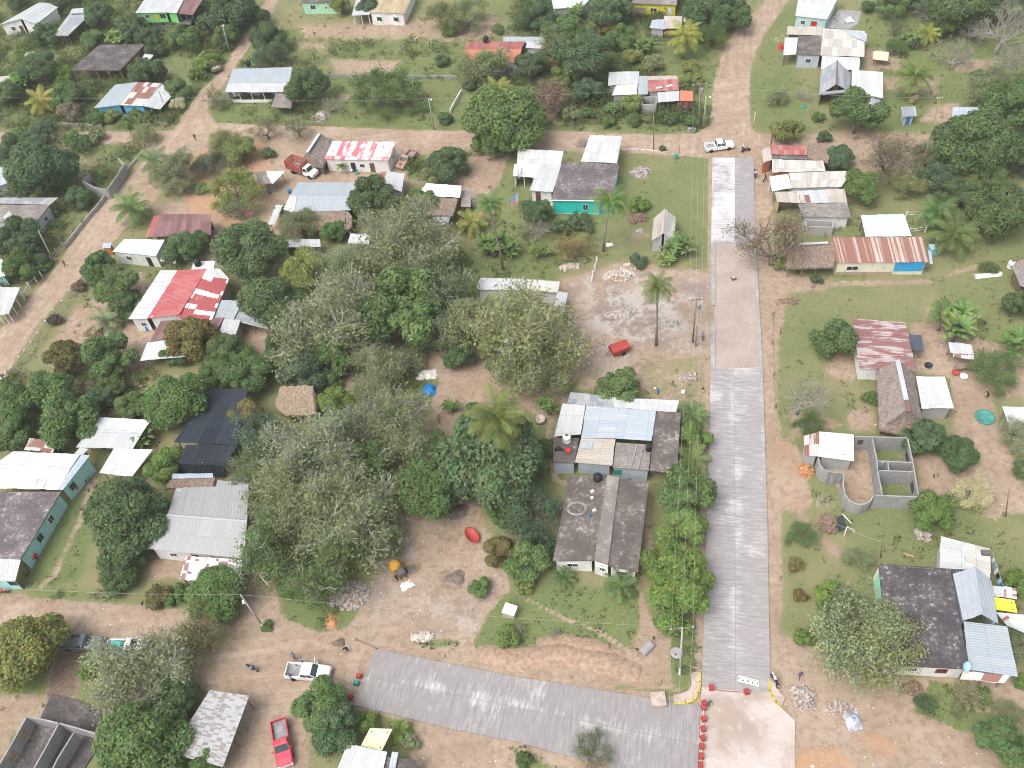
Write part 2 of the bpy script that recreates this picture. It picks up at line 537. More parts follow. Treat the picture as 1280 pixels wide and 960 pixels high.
class House:
    """pts of a block: roof corners far-left, far-right, near-right, near-left (surveyed, with heights)"""

    def __init__(s, name, label, cat='house', group=None, at=None):
        s.name, s.label, s.cat, s.group, s.root, s.org = name, label, cat, group, None, None

    def start(s, W):
        c = sum((Vector(p) for p in W), Vector()) / len(W)
        s.org = Vector((c.x, c.y, 0))
        s.root = empty(s.name, s.org, s.label, s.cat, s.group)

    def block(s, pts, roof, wall=None, kind='sheet', edges='trbl', posts='', ins=0.35, th=None, z0=0.0, wt=0.15, lift=0.0, turn=False, part='roof', postm='post_wood', npost=3, solid=True):
        W = [G(*p) for p in pts]
        if s.root is None:
            s.start(W)
        Lc = [p - s.org for p in W]
        s.Lc, s.z0 = Lc, z0
        n = len(Lc)
        th = th if th is not None else dict(sheet=0.04, slab=0.16, thatch=0.32, cloth=0.02)[kind]
        if roof:
            s.roof(Lc, roof, kind, th, turn, part)
        pf = plane_fit(Lc)
        ds = ins if isinstance(ins, (list, tuple)) else [ins] * n
        outer = inset([(p.x, p.y) for p in Lc], ds)
        inner = inset([(p.x, p.y) for p in outer], [wt] * n)
        s.outer, s.pf, s.th = outer, (lambda x, y: pf(x, y) - th - 0.01), th
        if wall:
            m = MB()
            for e in edges:
                i = EDGE[e] if e in EDGE else int(e)
                a, b, c, d = outer[i], outer[(i + 1) % n], inner[(i + 1) % n], inner[i]
                q = [a, b, c, d]
                zb = z0 if z0 > 0 else -0.15
                vs_ = [(p.x, p.y, zb) for p in q] + [(p.x, p.y, s.pf(p.x, p.y)) for p in q]
                m.poly(vs_, [(3, 2, 1, 0), (4, 5, 6, 7), (0, 1, 5, 4), (1, 2, 6, 5), (2, 3, 7, 6), (3, 0, 4, 7)])
            m.obj('wall', wall, s.root)
        for e in posts:
            i = EDGE[e]
            a, b = outer[i], outer[(i + 1) % n]
            for k in range(npost):
                t = k / (npost - 1)
                if e != posts[0] and k == 0 and len(posts) > 1:
                    continue
                p = a.lerp(b, t)
                m = MB()
                m.tube([(p.x, p.y, 0), (p.x, p.y, s.pf(p.x, p.y))], 0.09, 6)
                m.obj('post', postm, s.root)
        return s

    def roof(s, L, mat, kind, th, turn=False, part='roof'):
        n = len(L)
        m = MB()
        if n == 4:
            tl, tr, br, bl = L
            if turn:
                tl, tr, br, bl = tr, br, bl, tl
            wu = ((tr - tl).length + (br - bl).length) / 2
            hv = ((tl - bl).length + (tr - br).length) / 2

            def at(u, v):
                return bl.lerp(br, u).lerp(tl.lerp(tr, u), v)
            up = (br - bl).cross(tl - bl).normalized()
            if up.z < 0:
                up = -up
            if kind == 'thatch':
                nu, nv = max(3, int(wu / 0.3)), max(3, int(hv / 0.3))
                g = []
                for j in range(nv + 1):
                    row = []
                    for i in range(nu + 1):
                        e = (i in (0, nu)) or (j in (0, nv))
                        uu = min(1, max(0, i / nu)) + (random.uniform(-.16, .16) / wu)
                        vv = j / nv + (random.uniform(-.16, .16) / hv)
                        p = at(uu, vv) + up * random.uniform(-0.07, 0.07)
                        row.append(p)
                    g.append(row)
                for j in range(nv):
                    for i in range(nu):
                        q = [g[j][i], g[j][i + 1], g[j + 1][i + 1], g[j + 1][i]]
                        m.face(q, [((i + a) / nu * wu, (j + b) / nv * hv) for a, b in ((0, 0), (1, 0), (1, 1), (0, 1))])
                rim = [g[0][i] for i in range(nu + 1)] + [g[j][nu] for j in range(1, nv + 1)] + [g[nv][i] for i in range(nu - 1, -1, -1)] + [g[j][0] for j in range(nv - 1, 0, -1)]
                dn = Vector((0, 0, -th))
                for a, b in zip(rim, rim[1:] + rim[:1]):
                    m.face([a, b, b + dn, a + dn], [(0, 0), (0.3, 0), (0.3, 0.3), (0, 0.3)])
                m.face([p + dn for p in (bl, tl, tr, br)], [(0, 0)] * 4)
            elif kind == 'sheet':
                ns = max(1, round(wu / 0.9))
                for i in range(ns):
                    u0, u1 = i / ns, (i + 1) / ns
                    e0, e1 = random.uniform(-.05, .07) / hv, random.uniform(-.05, .05) / hv
                    o0, o1 = random.uniform(0, .035), random.uniform(0, .035)
                    a, b, c, d = at(u0, -e0) + up * o0, at(u1, -e0) + up * o1, at(u1, 1 + e1) + up * o1, at(u0, 1 + e1) + up * o0
                    dn = -up * th
                    U = [(u0 * wu, 0), (u1 * wu, 0), (u1 * wu, hv), (u0 * wu, hv)]
                    m.face([a, b, c, d], U)
                    m.face([a + dn, d + dn, c + dn, b + dn], [U[0], U[3], U[2], U[1]])
                    for p, q, x, y in ((a, b, 0, 1), (b, c, 1, 2), (c, d, 2, 3), (d, a, 3, 0)):
                        m.face([p, p + dn, q + dn, q], [U[x], U[x], U[y], U[y]])
            elif kind == 'cloth':
                N = 8
                g = [[at(i / N, j / N) - Vector((0, 0, 0.35 * math.sin(PI * i / N) * math.sin(PI * j / N) + random.uniform(0, .04))) for i in range(N + 1)] for j in range(N + 1)]
                for j in range(N):
                    for i in range(N):
                        m.face([g[j][i], g[j][i + 1], g[j + 1][i + 1], g[j + 1][i]], [((i + a) / N * wu, (j + b) / N * hv) for a, b in ((0, 0), (1, 0), (1, 1), (0, 1))])
            else:
                dn = Vector((0, 0, -th))
                m.poly(L + [p + dn for p in L], [(0, 1, 2, 3), (7, 6, 5, 4)] + [(i, i + 4, (i + 1) % 4 + 4, (i + 1) % 4) for i in range(4)])
        else:
            dn = Vector((0, 0, -th))
            o = L[0]
            e1 = (L[1] - L[0]).normalized()
            nn = e1.cross(L[2] - L[0]).normalized()
            e2 = nn.cross(e1)
            U = [((p - o).dot(e1), (p - o).dot(e2)) for p in L]
            m.face(L, U)
            m.face([p + dn for p in L][::-1], U[::-1])
            for i in range(n):
                j = (i + 1) % n
                m.face([L[i], L[i] + dn, L[j] + dn, L[j]], [U[i], U[i], U[j], U[j]])
        m.obj(part, mat, s.root, smooth=(kind in ('thatch', 'cloth')))

    def frame_at(s, e, u):
        i = EDGE[e] if e in EDGE else int(e)
        n = len(s.outer)
        a, b = s.outer[i], s.outer[(i + 1) % n]
        if e == 'b' or e == 'l':
            a, b = b, a
        d = (b - a)
        L = d.length
        d.normalize()
        c = sum((Vector((p.x, p.y)) for p in s.outer), Vector((0, 0))) / n
        nr = Vector((d.y, -d.x))
        p = a + d * (u * L)
        if (p - c).dot(nr) < 0:
            nr = -nr
        return p, d, nr, L

    def win(s, e, u, w=1.0, h=0.9, sill=1.0, frame='frame_white', pane='glass_dark'):
        p, d, nr, L = s.frame_at(e, u)
        z = s.z0 + sill
        ang = math.atan2(d.y, d.x)
        m = MB()
        t = 0.07
        for dx, dz, bw, bh in ((0, 0, w, t), (0, h - t, w, t), (-(w - t) / 2, t, t, h - 2 * t), ((w - t) / 2, t, t, h - 2 * t), (0, t, 0.04, h - 2 * t)):
            q = p + d * dx + nr * 0.031
            m.box((q.x, q.y, z + dz + bh / 2), (bw, 0.06, bh), ang)
        f = m.obj('window', frame, s.root)
        m = MB()
        q = p + nr * 0.012
        m.box((q.x, q.y, z + h / 2), (w - t * 1.6, 0.02, h - t * 1.6), ang)
        m.obj('pane', pane, f)
        return s

    def door(s, e, u, w=0.9, h=2.0, mat='door_brown'):
        p, d, nr, L = s.frame_at(e, u)
        m = MB()
        q = p + nr * 0.022
        m.box((q.x, q.y, s.z0 + h / 2 + 0.003), (w, 0.04, h), math.atan2(d.y, d.x))
        m.obj('door', mat, s.root)
        return s

    def band(s, e, u0, u1, z0, z1, mat, part='painted_panel', out=0.03):
        p, d, nr, L = s.frame_at(e, (u0 + u1) / 2)
        m = MB()
        q = p + nr * (out / 2 + 0.002)
        m.box((q.x, q.y, (z0 + z1) / 2), ((u1 - u0) * L, out, z1 - z0), math.atan2(d.y, d.x))
        m.obj(part, mat, s.root)
        return s

    def bar(s, a, b, ra, mat, part):
        m = MB()
        m.tube([G(*a) - s.org, G(*b) - s.org], ra, 6)
        m.obj(part, mat, s.root)
        return s


def H(name, label, cat='house', group=None):
    return House(name, label, cat, group)


def q(pts, zs):
    """corner pixels + heights (far, near) or four heights"""
    if len(zs) == 2:
        zs = (zs[0], zs[0], zs[1], zs[1])
    return [(p[0], p[1], z) for p, z in zip(pts, zs)]

# ------------------------------------------------------------------ ground, roads
def axis(lo, hi, step):
    core = list(np.arange(lo, hi, step))
    g, d = [], step
    x = hi
    while x < 3500:
        g.append(x)
        d *= 1.35
        x += d
    h, d = [], step
    x = lo - step
    while x > -3500:
        h.append(x)
        d *= 1.35
        x -= d
    return np.array(h[::-1] + core + g)


xs, ys = axis(-135, 150, 0.5), axis(-8, 225, 0.5)
GX, GY = np.meshgrid(xs, ys)
PV = np.stack([GX.ravel(), GY.ravel(), np.zeros(GX.size)], 1)
PP = PX(PV)
beh = ((PV - CAM) @ FWD) < 20
PP[beh] = (-9999, 9999)
CH = {k: np.full(len(PV), v, np.float32) for k, v in dict(dirt=0.22, lush=0.45, orange=0.0, grey=0.0, mud=0.0, weed=0.25).items()}


def paint(spec, fe, *pts):
    """spec 'dirt=1 lush=0' inside the outline, fading over fe pixels"""
    P = np.array(pts, float)
    lo, hi = P.min(0) - fe, P.max(0) + fe
    I = np.nonzero((PP[:, 0] > lo[0]) & (PP[:, 0] < hi[0]) & (PP[:, 1] > lo[1]) & (PP[:, 1] < hi[1]))[0]
    if not len(I):
        return
    X, Y = PP[I, 0], PP[I, 1]
    ins = np.zeros(len(I), bool)
    dist = np.full(len(I), 1e9)
    for i in range(len(P)):
        x1, y1 = P[i]
        x2, y2 = P[(i + 1) % len(P)]
        if y1 != y2:
            c = ((y1 > Y) != (y2 > Y)) & (X < (x2 - x1) * (Y - y1) / (y2 - y1) + x1)
            ins ^= c
        dx, dy = x2 - x1, y2 - y1
        t = np.clip(((X - x1) * dx + (Y - y1) * dy) / (dx * dx + dy * dy + 1e-9), 0, 1)
        dist = np.minimum(dist, np.hypot(X - x1 - t * dx, Y - y1 - t * dy))
    sd_ = np.where(ins, dist, -dist)
    a = np.clip(sd_ / (2 * fe) + 0.5, 0, 1)
    a = a * a * (3 - 2 * a)
    for kv in spec.split():
        k, v = kv.split('=')
        CH[k][I] = CH[k][I] * (1 - a) + float(v) * a


def strip(spec, fe, wd, *pts):
    """a worn path of width wd pixels along a polyline"""
    for (a, b) in zip(pts, pts[1:]):
        a, b = Vector(a), Vector(b)
        d = (b - a).normalized()
        n = Vector((-d.y, d.x)) * wd / 2
        a2, b2 = a - d * wd * .3, b + d * wd * .3
        paint(spec, fe, tuple(a2 + n), tuple(b2 + n), tuple(b2 - n), tuple(a2 - n))


D = 'dirt=1 lush=.2 weed=0'
# lawns and scrub
L1 = 'lush=.85 dirt=.05 weed=.3'
paint('lush=.6 dirt=.12 weed=.9', 14, (-60, -60), (330, -60), (300, 80), (215, 165), (-60, 165))
paint('lush=.55 dirt=.25 weed=.9', 10, (-60, 180), (175, 180), (70, 320), (-60, 430))
paint(L1, 8, (0, 0), (20, 8), (12, 45), (0, 60))
paint('lush=.75 dirt=.08 weed=.3', 8, (195, 70), (255, 65), (250, 105), (215, 112))
paint('lush=.5 dirt=.45 weed=.4', 6, (88, 195), (140, 190), (100, 240), (85, 225))
paint('lush=.75 dirt=.05 weed=.7', 6, (140, 188), (172, 188), (160, 202), (140, 200))
paint('lush=.7 dirt=.12 weed=.6', 10, (345, 40), (640, 40), (640, 165), (290, 160), (262, 150), (300, 100))
paint(L1, 6, (262, 118), (310, 128), (290, 158), (265, 150))
paint('lush=.85 dirt=.08 weed=.35', 7, (455, 100), (575, 100), (575, 162), (410, 158), (410, 120))
paint('lush=.9 dirt=0 weed=.6', 6, (425, 52), (460, 52), (455, 70), (420, 70))
paint('lush=.85 dirt=0 weed=.5', 6, (505, 70), (580, 60), (575, 95), (500, 95))
paint('dirt=.75 lush=.2 weed=.25', 8, (375, 32), (620, 18), (625, 45), (560, 50), (380, 48))
paint('dirt=.8 lush=.2 weed=.15', 5, (412, 74), (500, 76), (490, 92), (420, 94))
paint('dirt=.65 lush=.3 weed=.3', 4, (424, 118), (446, 114), (442, 124), (420, 126))
paint('dirt=.55 lush=.3 weed=.4', 5, (372, 52), (410, 52), (405, 62), (372, 62))
paint('lush=.7 dirt=.1 weed=.3', 7, (565, 120), (640, 100), (700, 100), (640, 160), (565, 160))
paint('lush=.65 dirt=.2 weed=.9', 10, (640, -40), (940, -40), (890, 70), (880, 160), (640, 160))
paint('lush=.8 dirt=.03 weed=.2', 7, (815, 60), (900, 55), (885, 115), (830, 95))
paint('lush=.75 dirt=.1 weed=.9', 6, (745, 140), (888, 130), (885, 167), (745, 164))
paint('dirt=.7 weed=.2 lush=.2', 5, (655, 112), (700, 128), (695, 155), (640, 150))
paint('lush=.75 dirt=.14 weed=.15', 8, (985, 8), (1000, 8), (985, 60), (1010, 165), (940, 163), (938, 90), (960, 40))
paint('dirt=.4', 5, (965, 38), (985, 40), (980, 56), (958, 52))
paint('lush=.75 dirt=.2 weed=.3', 8, (1075, 8), (1280, -20), (1280, 130), (1100, 170), (1100, 90), (1083, 55))
paint('dirt=.7 weed=.2', 4, (1082, 60), (1125, 62), (1125, 88), (1082, 90))
paint('dirt=.65 lush=.3 weed=.2', 8, (1100, 95), (1175, 98), (1170, 118), (1105, 112))
paint('dirt=.75 lush=.2', 6, (1165, 132), (1200, 128), (1195, 155), (1150, 152))
paint('dirt=.7 lush=.2 weed=.3', 5, (1195, 75), (1245, 76), (1240, 92), (1195, 88))
paint('lush=.95 dirt=0 weed=.1', 4, (1108, 125), (1125, 122), (1128, 158), (1106, 158))
paint('dirt=.8 lush=.2 weed=.2', 8, (960, 172), (1060, 165), (1175, 168), (1170, 215), (1070, 215), (1060, 190), (960, 182))
# lawn by the turquoise house
paint('lush=.6 dirt=.15 weed=.08', 6, (772, 190), (875, 193), (886, 215), (886, 330), (850, 318), (770, 330), (745, 330), (752, 262), (775, 205))
paint('dirt=.5 lush=.3', 5, (790, 288), (815, 290), (814, 298), (790, 300))
paint('lush=.6 dirt=.1 weed=.5', 8, (600, 220), (645, 225), (690, 270), (755, 270), (740, 335), (560, 345), (565, 270))
paint('lush=.95 dirt=0 weed=.6', 5, (565, 325), (640, 335), (700, 340), (690, 350), (560, 352))
paint('lush=.55 dirt=.25 weed=.3', 6, (590, 225), (640, 228), (650, 262), (600, 270))
# dirt yards, middle
paint(D, 7, (300, 170), (410, 168), (480, 180), (600, 185), (612, 240), (600, 262), (560, 240), (520, 225), (480, 250), (345, 300), (320, 260))
paint('dirt=1 orange=.75 lush=.1 weed=.25', 8, (225, 205), (250, 178), (330, 172), (345, 215), (315, 265), (290, 290), (235, 268))
paint('lush=.6 dirt=.15 weed=.8', 6, (505, 195), (590, 190), (585, 222), (510, 225))
paint('dirt=.9 lush=.2 weed=.2', 8, (190, 255), (265, 250), (330, 300), (330, 350), (270, 330), (200, 300))
paint('dirt=.8 lush=.3 weed=.45', 8, (95, 385), (180, 340), (205, 395), (185, 460), (90, 480), (55, 440))
paint('dirt=1 weed=.1 lush=.2', 6, (160, 400), (205, 405), (190, 425), (178, 455), (150, 440))
paint('dirt=1 weed=.1 lush=.2', 6, (300, 405), (370, 415), (365, 460), (285, 460), (285, 430))
paint('dirt=.45 lush=.45 weed=.8', 12, (-40, 470), (190, 460), (280, 480), (260, 520), (100, 560), (-40, 560))
paint('dirt=.85 lush=.35 weed=.3', 12, (370, 470), (560, 430), (700, 460), (705, 520), (600, 540), (480, 560), (390, 530))
paint('dirt=1 mud=.3 weed=.1', 8, (545, 445), (700, 465), (705, 500), (640, 520), (560, 500))
paint('lush=.85 dirt=.1 weed=.5', 7, (450, 450), (545, 475), (540, 500), (440, 490))
paint('lush=.9 dirt=.02 weed=.35', 6, (655, 510), (680, 530), (692, 590), (720, 605), (640, 600))
strip('dirt=.8', 3, 7, (688, 515), (684, 560), (694, 600), (712, 606))
# rubble-strewn yard beside the street
paint('dirt=1 grey=.5 weed=.03 lush=.1', 8, (705, 350), (770, 330), (890, 340), (892, 430), (880, 470), (800, 480), (705, 470), (700, 400))
paint('grey=.8', 14, (760, 365), (830, 372), (850, 410), (800, 425), (745, 405))
paint('grey=.7', 6, (855, 355), (885, 355), (880, 375), (850, 375))
paint('mud=.42', 14, (735, 345), (790, 350), (845, 392), (830, 415), (770, 415), (738, 395))
paint('mud=.55 grey=.1', 6, (790, 448), (835, 440), (830, 455), (790, 478))
paint('dirt=.5 lush=.4 grey=.1', 6, (800, 455), (885, 440), (885, 515), (790, 500))
paint('dirt=.7 lush=.3', 5, (730, 445), (800, 450), (770, 490), (720, 485))
# working yard bottom centre
paint('dirt=1 grey=.42 weed=.02 lush=.1', 8, (480, 640), (590, 620), (625, 700), (640, 745), (600, 790), (590, 808), (470, 812), (430, 790), (470, 740))
paint('grey=.62', 14, (470, 695), (500, 660), (520, 690), (505, 740), (450, 760), (455, 730))
paint('mud=.45 grey=.25', 12, (525, 650), (610, 628), (618, 672), (590, 700), (530, 692))
paint('mud=.6 grey=0', 5, (490, 705), (530, 700), (530, 712), (500, 732), (488, 728))
paint('mud=.55 grey=.2', 5, (545, 710), (582, 712), (580, 740), (545, 738))
paint('grey=.5', 6, (540, 740), (600, 745), (600, 798), (530, 795))
paint('lush=.95 dirt=0 weed=.5', 4, (365, 745), (420, 735), (425, 778), (400, 795), (372, 792), (355, 765))
paint('orange=.9 dirt=1', 3, (408, 768), (424, 770), (420, 786), (406, 785))
paint('lush=.85 dirt=.15 weed=.5', 4, (512, 796), (575, 800), (575, 810), (512, 805))
# front lawn of the grey-roofed house
paint('lush=.92 dirt=.02 weed=.35 grey=0', 6, (628, 745), (690, 730), (800, 740), (806, 770), (780, 812), (740, 815), (640, 812), (590, 808), (610, 770))
paint('dirt=1 orange=.25 lush=.1', 5, (675, 806), (740, 805), (790, 815), (805, 835), (850, 862), (700, 850), (600, 830), (500, 815), (590, 808), (640, 810))
strip('dirt=.85', 3, 6, (645, 742), (700, 770), (750, 790), (785, 812), (800, 825))
strip('dirt=.85', 3, 6, (800, 745), (803, 775), (795, 820))
paint('dirt=.95', 5, (800, 740), (815, 780), (840, 800), (842, 850), (815, 850), (790, 820), (803, 780))
paint('lush=.9 dirt=.02 weed=.6', 4, (838, 800), (872, 800), (866, 850), (852, 862), (840, 850))
strip('dirt=1 orange=.4', 3, 7, (886, 470), (882, 600), (874, 730), (873, 850))
strip('dirt=.95', 4, 9, (806, 620), (812, 700))
# east verge of the street
paint('dirt=1 orange=.2 weed=.05 lush=.1', 5, (944, 190), (962, 188), (966, 300), (985, 400), (975, 480), (975, 620), (978, 740), (965, 866), (955, 470))
paint('dirt=1 orange=.15', 8, (955, 330), (1010, 350), (1040, 350), (1010, 395), (960, 400))
strip('dirt=1', 3, 5, (1010, 358), (1070, 354), (1170, 352))
strip('dirt=1', 3, 5, (1170, 352), (1195, 340), (1225, 333))
strip('dirt=1', 3, 4, (1170, 352), (1215, 353), (1280, 367))
strip('dirt=.9', 3, 4, (1170, 352), (1160, 385), (1150, 410))
paint('lush=.6 dirt=.27 weed=.15', 9, (985, 362), (1165, 358), (1150, 400), (1060, 395), (1035, 480), (1085, 520), (1085, 540), (1000, 545), (970, 520), (972, 420))
paint('lush=.6 dirt=.25 weed=.3', 9, (1165, 345), (1280, 340), (1280, 440), (1165, 440))
paint('dirt=1 weed=.1 lush=.1', 7, (1140, 405), (1180, 405), (1215, 430), (1230, 470), (1230, 600), (1270, 640), (1170, 600), (1195, 540), (1190, 470), (1140, 465))
paint('dirt=.9 lush=.2 weed=.2', 8, (1220, 425), (1290, 440), (1290, 500), (1215, 490))
paint('dirt=.9', 6, (1045, 440), (1068, 440), (1068, 475), (1030, 470))
paint('dirt=.75 lush=.3', 6, (1058, 520), (1090, 505), (1095, 540), (1060, 540))
paint('dirt=.75 lush=.3', 6, (990, 515), (1060, 530), (1020, 548), (985, 548))
paint('dirt=1 orange=.5 weed=.05', 6, (968, 550), (990, 550), (1005, 575), (1015, 630), (1000, 640), (968, 635))
paint('grey=.6', 4, (1020, 618), (1038, 620), (1038, 636), (1018, 634))
paint('dirt=.85', 6, (1000, 640), (1020, 660), (1060, 695), (1100, 695), (1100, 700), (1050, 705), (1000, 660))
paint('lush=.65 dirt=.24 weed=.25', 9, (980, 665), (1010, 665), (1045, 700), (1100, 700), (1100, 780), (1060, 790), (1010, 830), (985, 780))
paint('lush=.7 dirt=.25 weed=.3', 8, (1045, 640), (1180, 645), (1180, 700), (1090, 695), (1060, 680))
paint('dirt=.85 lush=.3', 8, (1145, 570), (1245, 570), (1240, 640), (1180, 635), (1148, 620))
paint('lush=.6 dirt=.25 weed=.4', 8, (1180, 620), (1290, 600), (1290, 720), (1240, 700), (1180, 665))
paint('dirt=.95 lush=.2 weed=.1', 6, (1230, 480), (1260, 560), (1290, 640), (1240, 640), (1205, 560))
paint('mud=.5 dirt=1', 4, (1204, 528), (1216, 535), (1218, 550), (1200, 548))
paint('mud=.3 dirt=.9', 5, (1235, 625), (1255, 640), (1245, 650), (1230, 645))
# bottom right
paint('dirt=1 weed=.03 lush=.1 orange=.08', 8, (965, 790), (1020, 810), (1080, 850), (1170, 848), (1280, 848), (1290, 870), (1240, 970), (990, 970), (990, 905), (965, 868))
paint('orange=.6', 6, (1068, 912), (1098, 915), (1132, 930), (1130, 948), (1095, 948), (1068, 925))
paint('orange=.75', 6, (1000, 935), (1045, 932), (1070, 950), (1070, 970), (985, 970))
paint('grey=.4', 6, (1030, 905), (1068, 908), (1075, 940), (1130, 950), (1240, 925), (1235, 970), (1080, 970), (1060, 940), (1020, 925))
paint('mud=.4', 8, (1120, 855), (1160, 880), (1190, 905), (1170, 925), (1090, 905))
paint('lush=.85 dirt=.05 weed=.5', 5, (1165, 852), (1240, 858), (1245, 900), (1228, 918), (1195, 912), (1140, 890))
paint('dirt=.7', 4, (1190, 885), (1240, 880), (1240, 890), (1195, 892))
# bottom left
paint(D, 8, (-40, 752), (30, 742), (170, 755), (240, 765), (300, 775), (310, 700), (345, 720), (350, 770), (400, 790), (440, 790), (470, 812), (440, 885), (390, 900), (380, 980), (255, 980), (280, 870), (130, 800), (75, 785), (60, 765), (-40, 800))
paint('lush=.7 dirt=.2 weed=.6', 6, (40, 735), (180, 738), (230, 748), (225, 760), (100, 752), (30, 748))
paint('mud=.9 dirt=1 weed=.1', 6, (70, 815), (105, 812), (100, 840), (95, 870), (55, 880), (60, 850))
paint('dirt=.9 lush=.3', 6, (-20, 870), (60, 870), (55, 900), (-20, 930))
paint('dirt=.8 lush=.4', 6, (-40, 880), (30, 890), (0, 960), (-40, 960))
paint('dirt=1 orange=.1 lush=.2 weed=.1', 7, (520, 900), (640, 928), (800, 975), (510, 975))
paint('lush=.7 dirt=.2 weed=.6', 6, (640, 930), (800, 965), (800, 975), (650, 975))
paint('lush=.8 dirt=.1 weed=.3', 5, (30, 735), (75, 650), (105, 595), (150, 600), (110, 680), (100, 720), (60, 735))
strip('dirt=.7', 4, 8, (112, 610), (100, 650), (70, 715), (50, 735))
strip('dirt=.8', 4, 10, (118, 600), (108, 620))
paint('dirt=.9 lush=.2', 6, (185, 690), (235, 700), (240, 720), (190, 722))
paint('dirt=.95', 6, (285, 575), (315, 580), (318, 605), (285, 600))
# roads worn into the ground sheet (their own sheets lie on top)
W1 = [(-12, 425), (0, 412), (32, 380), (75, 328), (112, 274), (140, 246), (176, 206), (186, 190), (150, 178), (60, 179), (-20, 179), (-20, 166), (70, 165), (180, 165), (217, 163), (232, 140), (250, 115), (270, 97), (292, 65), (310, 37), (328, 10), (338, -10), (352, -10), (347, 3), (330, 33), (318, 45), (300, 75), (285, 100), (268, 118), (259, 138), (270, 154), (330, 157), (400, 158), (480, 162), (560, 164), (680, 163), (760, 167), (820, 169), (872, 167), (886, 158), (890, 140), (892, 110), (900, 80), (910, 50), (930, 30), (955, 5), (968, -12), (996, -12), (980, 6), (957, 40), (945, 62), (938, 82), (936, 110), (937, 150), (943, 166), (985, 172), (985, 186), (945, 197), (888, 197), (800, 191), (740, 189), (640, 186), (570, 186), (500, 184), (405, 173), (345, 171), (300, 172), (250, 188), (232, 197), (215, 216), (205, 236), (190, 256), (160, 283), (140, 305), (105, 341), (60, 391), (25, 441), (5, 478), (-12, 505)]
paint(D + ' grey=0 mud=0', 4, *W1)
paint('dirt=1', 6, (590, 185), (640, 185), (620, 235), (590, 240))

paint('dirt=1 weed=0 lush=.2', 3, (886, 192), (946, 192), (958, 460), (968, 870), (998, 900), (1000, 1000), (780, 1000), (640, 932), (438, 884), (466, 806), (640, 840), (840, 872), (873, 862), (878, 700), (885, 460))

paint('dirt=1 weed=0 grey=.1', 3, (1024, 560), (1095, 550), (1102, 622), (1070, 640), (1040, 600))
paint('dirt=.3 lush=.6 weed=.1', 2, (1093, 552), (1137, 554), (1150, 628), (1104, 628))


me = bpy.data.meshes.new('ground')
ny, nx = GX.shape
idx = np.arange(nx * ny).reshape(ny, nx)
quads = np.stack([idx[:-1, :-1].ravel(), idx[:-1, 1:].ravel(), idx[1:, 1:].ravel(), idx[1:, :-1].ravel()], 1)
me.vertices.add(len(PV))
# gentle bumps off the roads
hz = 0.055 * (np.sin(PV[:, 0] * .9 + 1.3 * np.sin(PV[:, 1] * .7)) * np.sin(PV[:, 1] * .8 + 1.1 * np.sin(PV[:, 0] * .6))) - 0.06
hz *= (1 - np.clip(CH['dirt'], 0, 1) * 0.75)
PV[:, 2] = hz
me.vertices.foreach_set('co', PV.ravel().astype(np.float32))
me.loops.add(quads.size)
me.loops.foreach_set('vertex_index', quads.ravel().astype(np.int32))
me.polygons.add(len(quads))
me.polygons.foreach_set('loop_start', np.arange(0, quads.size, 4, dtype=np.int32))
me.polygons.foreach_set('loop_total', np.full(len(quads), 4, np.int32))
me.update()
me.polygons.foreach_set('use_smooth', np.ones(len(quads), bool))
for k, a in CH.items():
    at = me.attributes.new(k, 'FLOAT', 'POINT')
    at.data.foreach_set('value', a)


def dirt_nodes(t, p):
    """sandy earth colour, shared by yards and dirt roads"""
    n1 = t.noise(p, 0.12, 6, 0.65)
    n2 = t.noise(p, 1.1, 5, 0.7)
    n3 = t.noise(p, 5.0, 3, 0.7)
    c = t.mix(t.step(n1, 0.35, 0.65), (0.335, 0.252, 0.184), (0.405, 0.318, 0.245))
    c = t.mix(t.step(n2, 0.42, 0.68, 0, 0.7), c, (0.235, 0.165, 0.12))
    c = t.mix(t.step(n3, 0.55, 0.75, 0, 0.45), c, (0.46, 0.38, 0.315))
    c = t.mix(t.step(n3, 0.45, 0.28, 0, 0.5), c, (0.19, 0.14, 0.105))
    return c, n2, n3


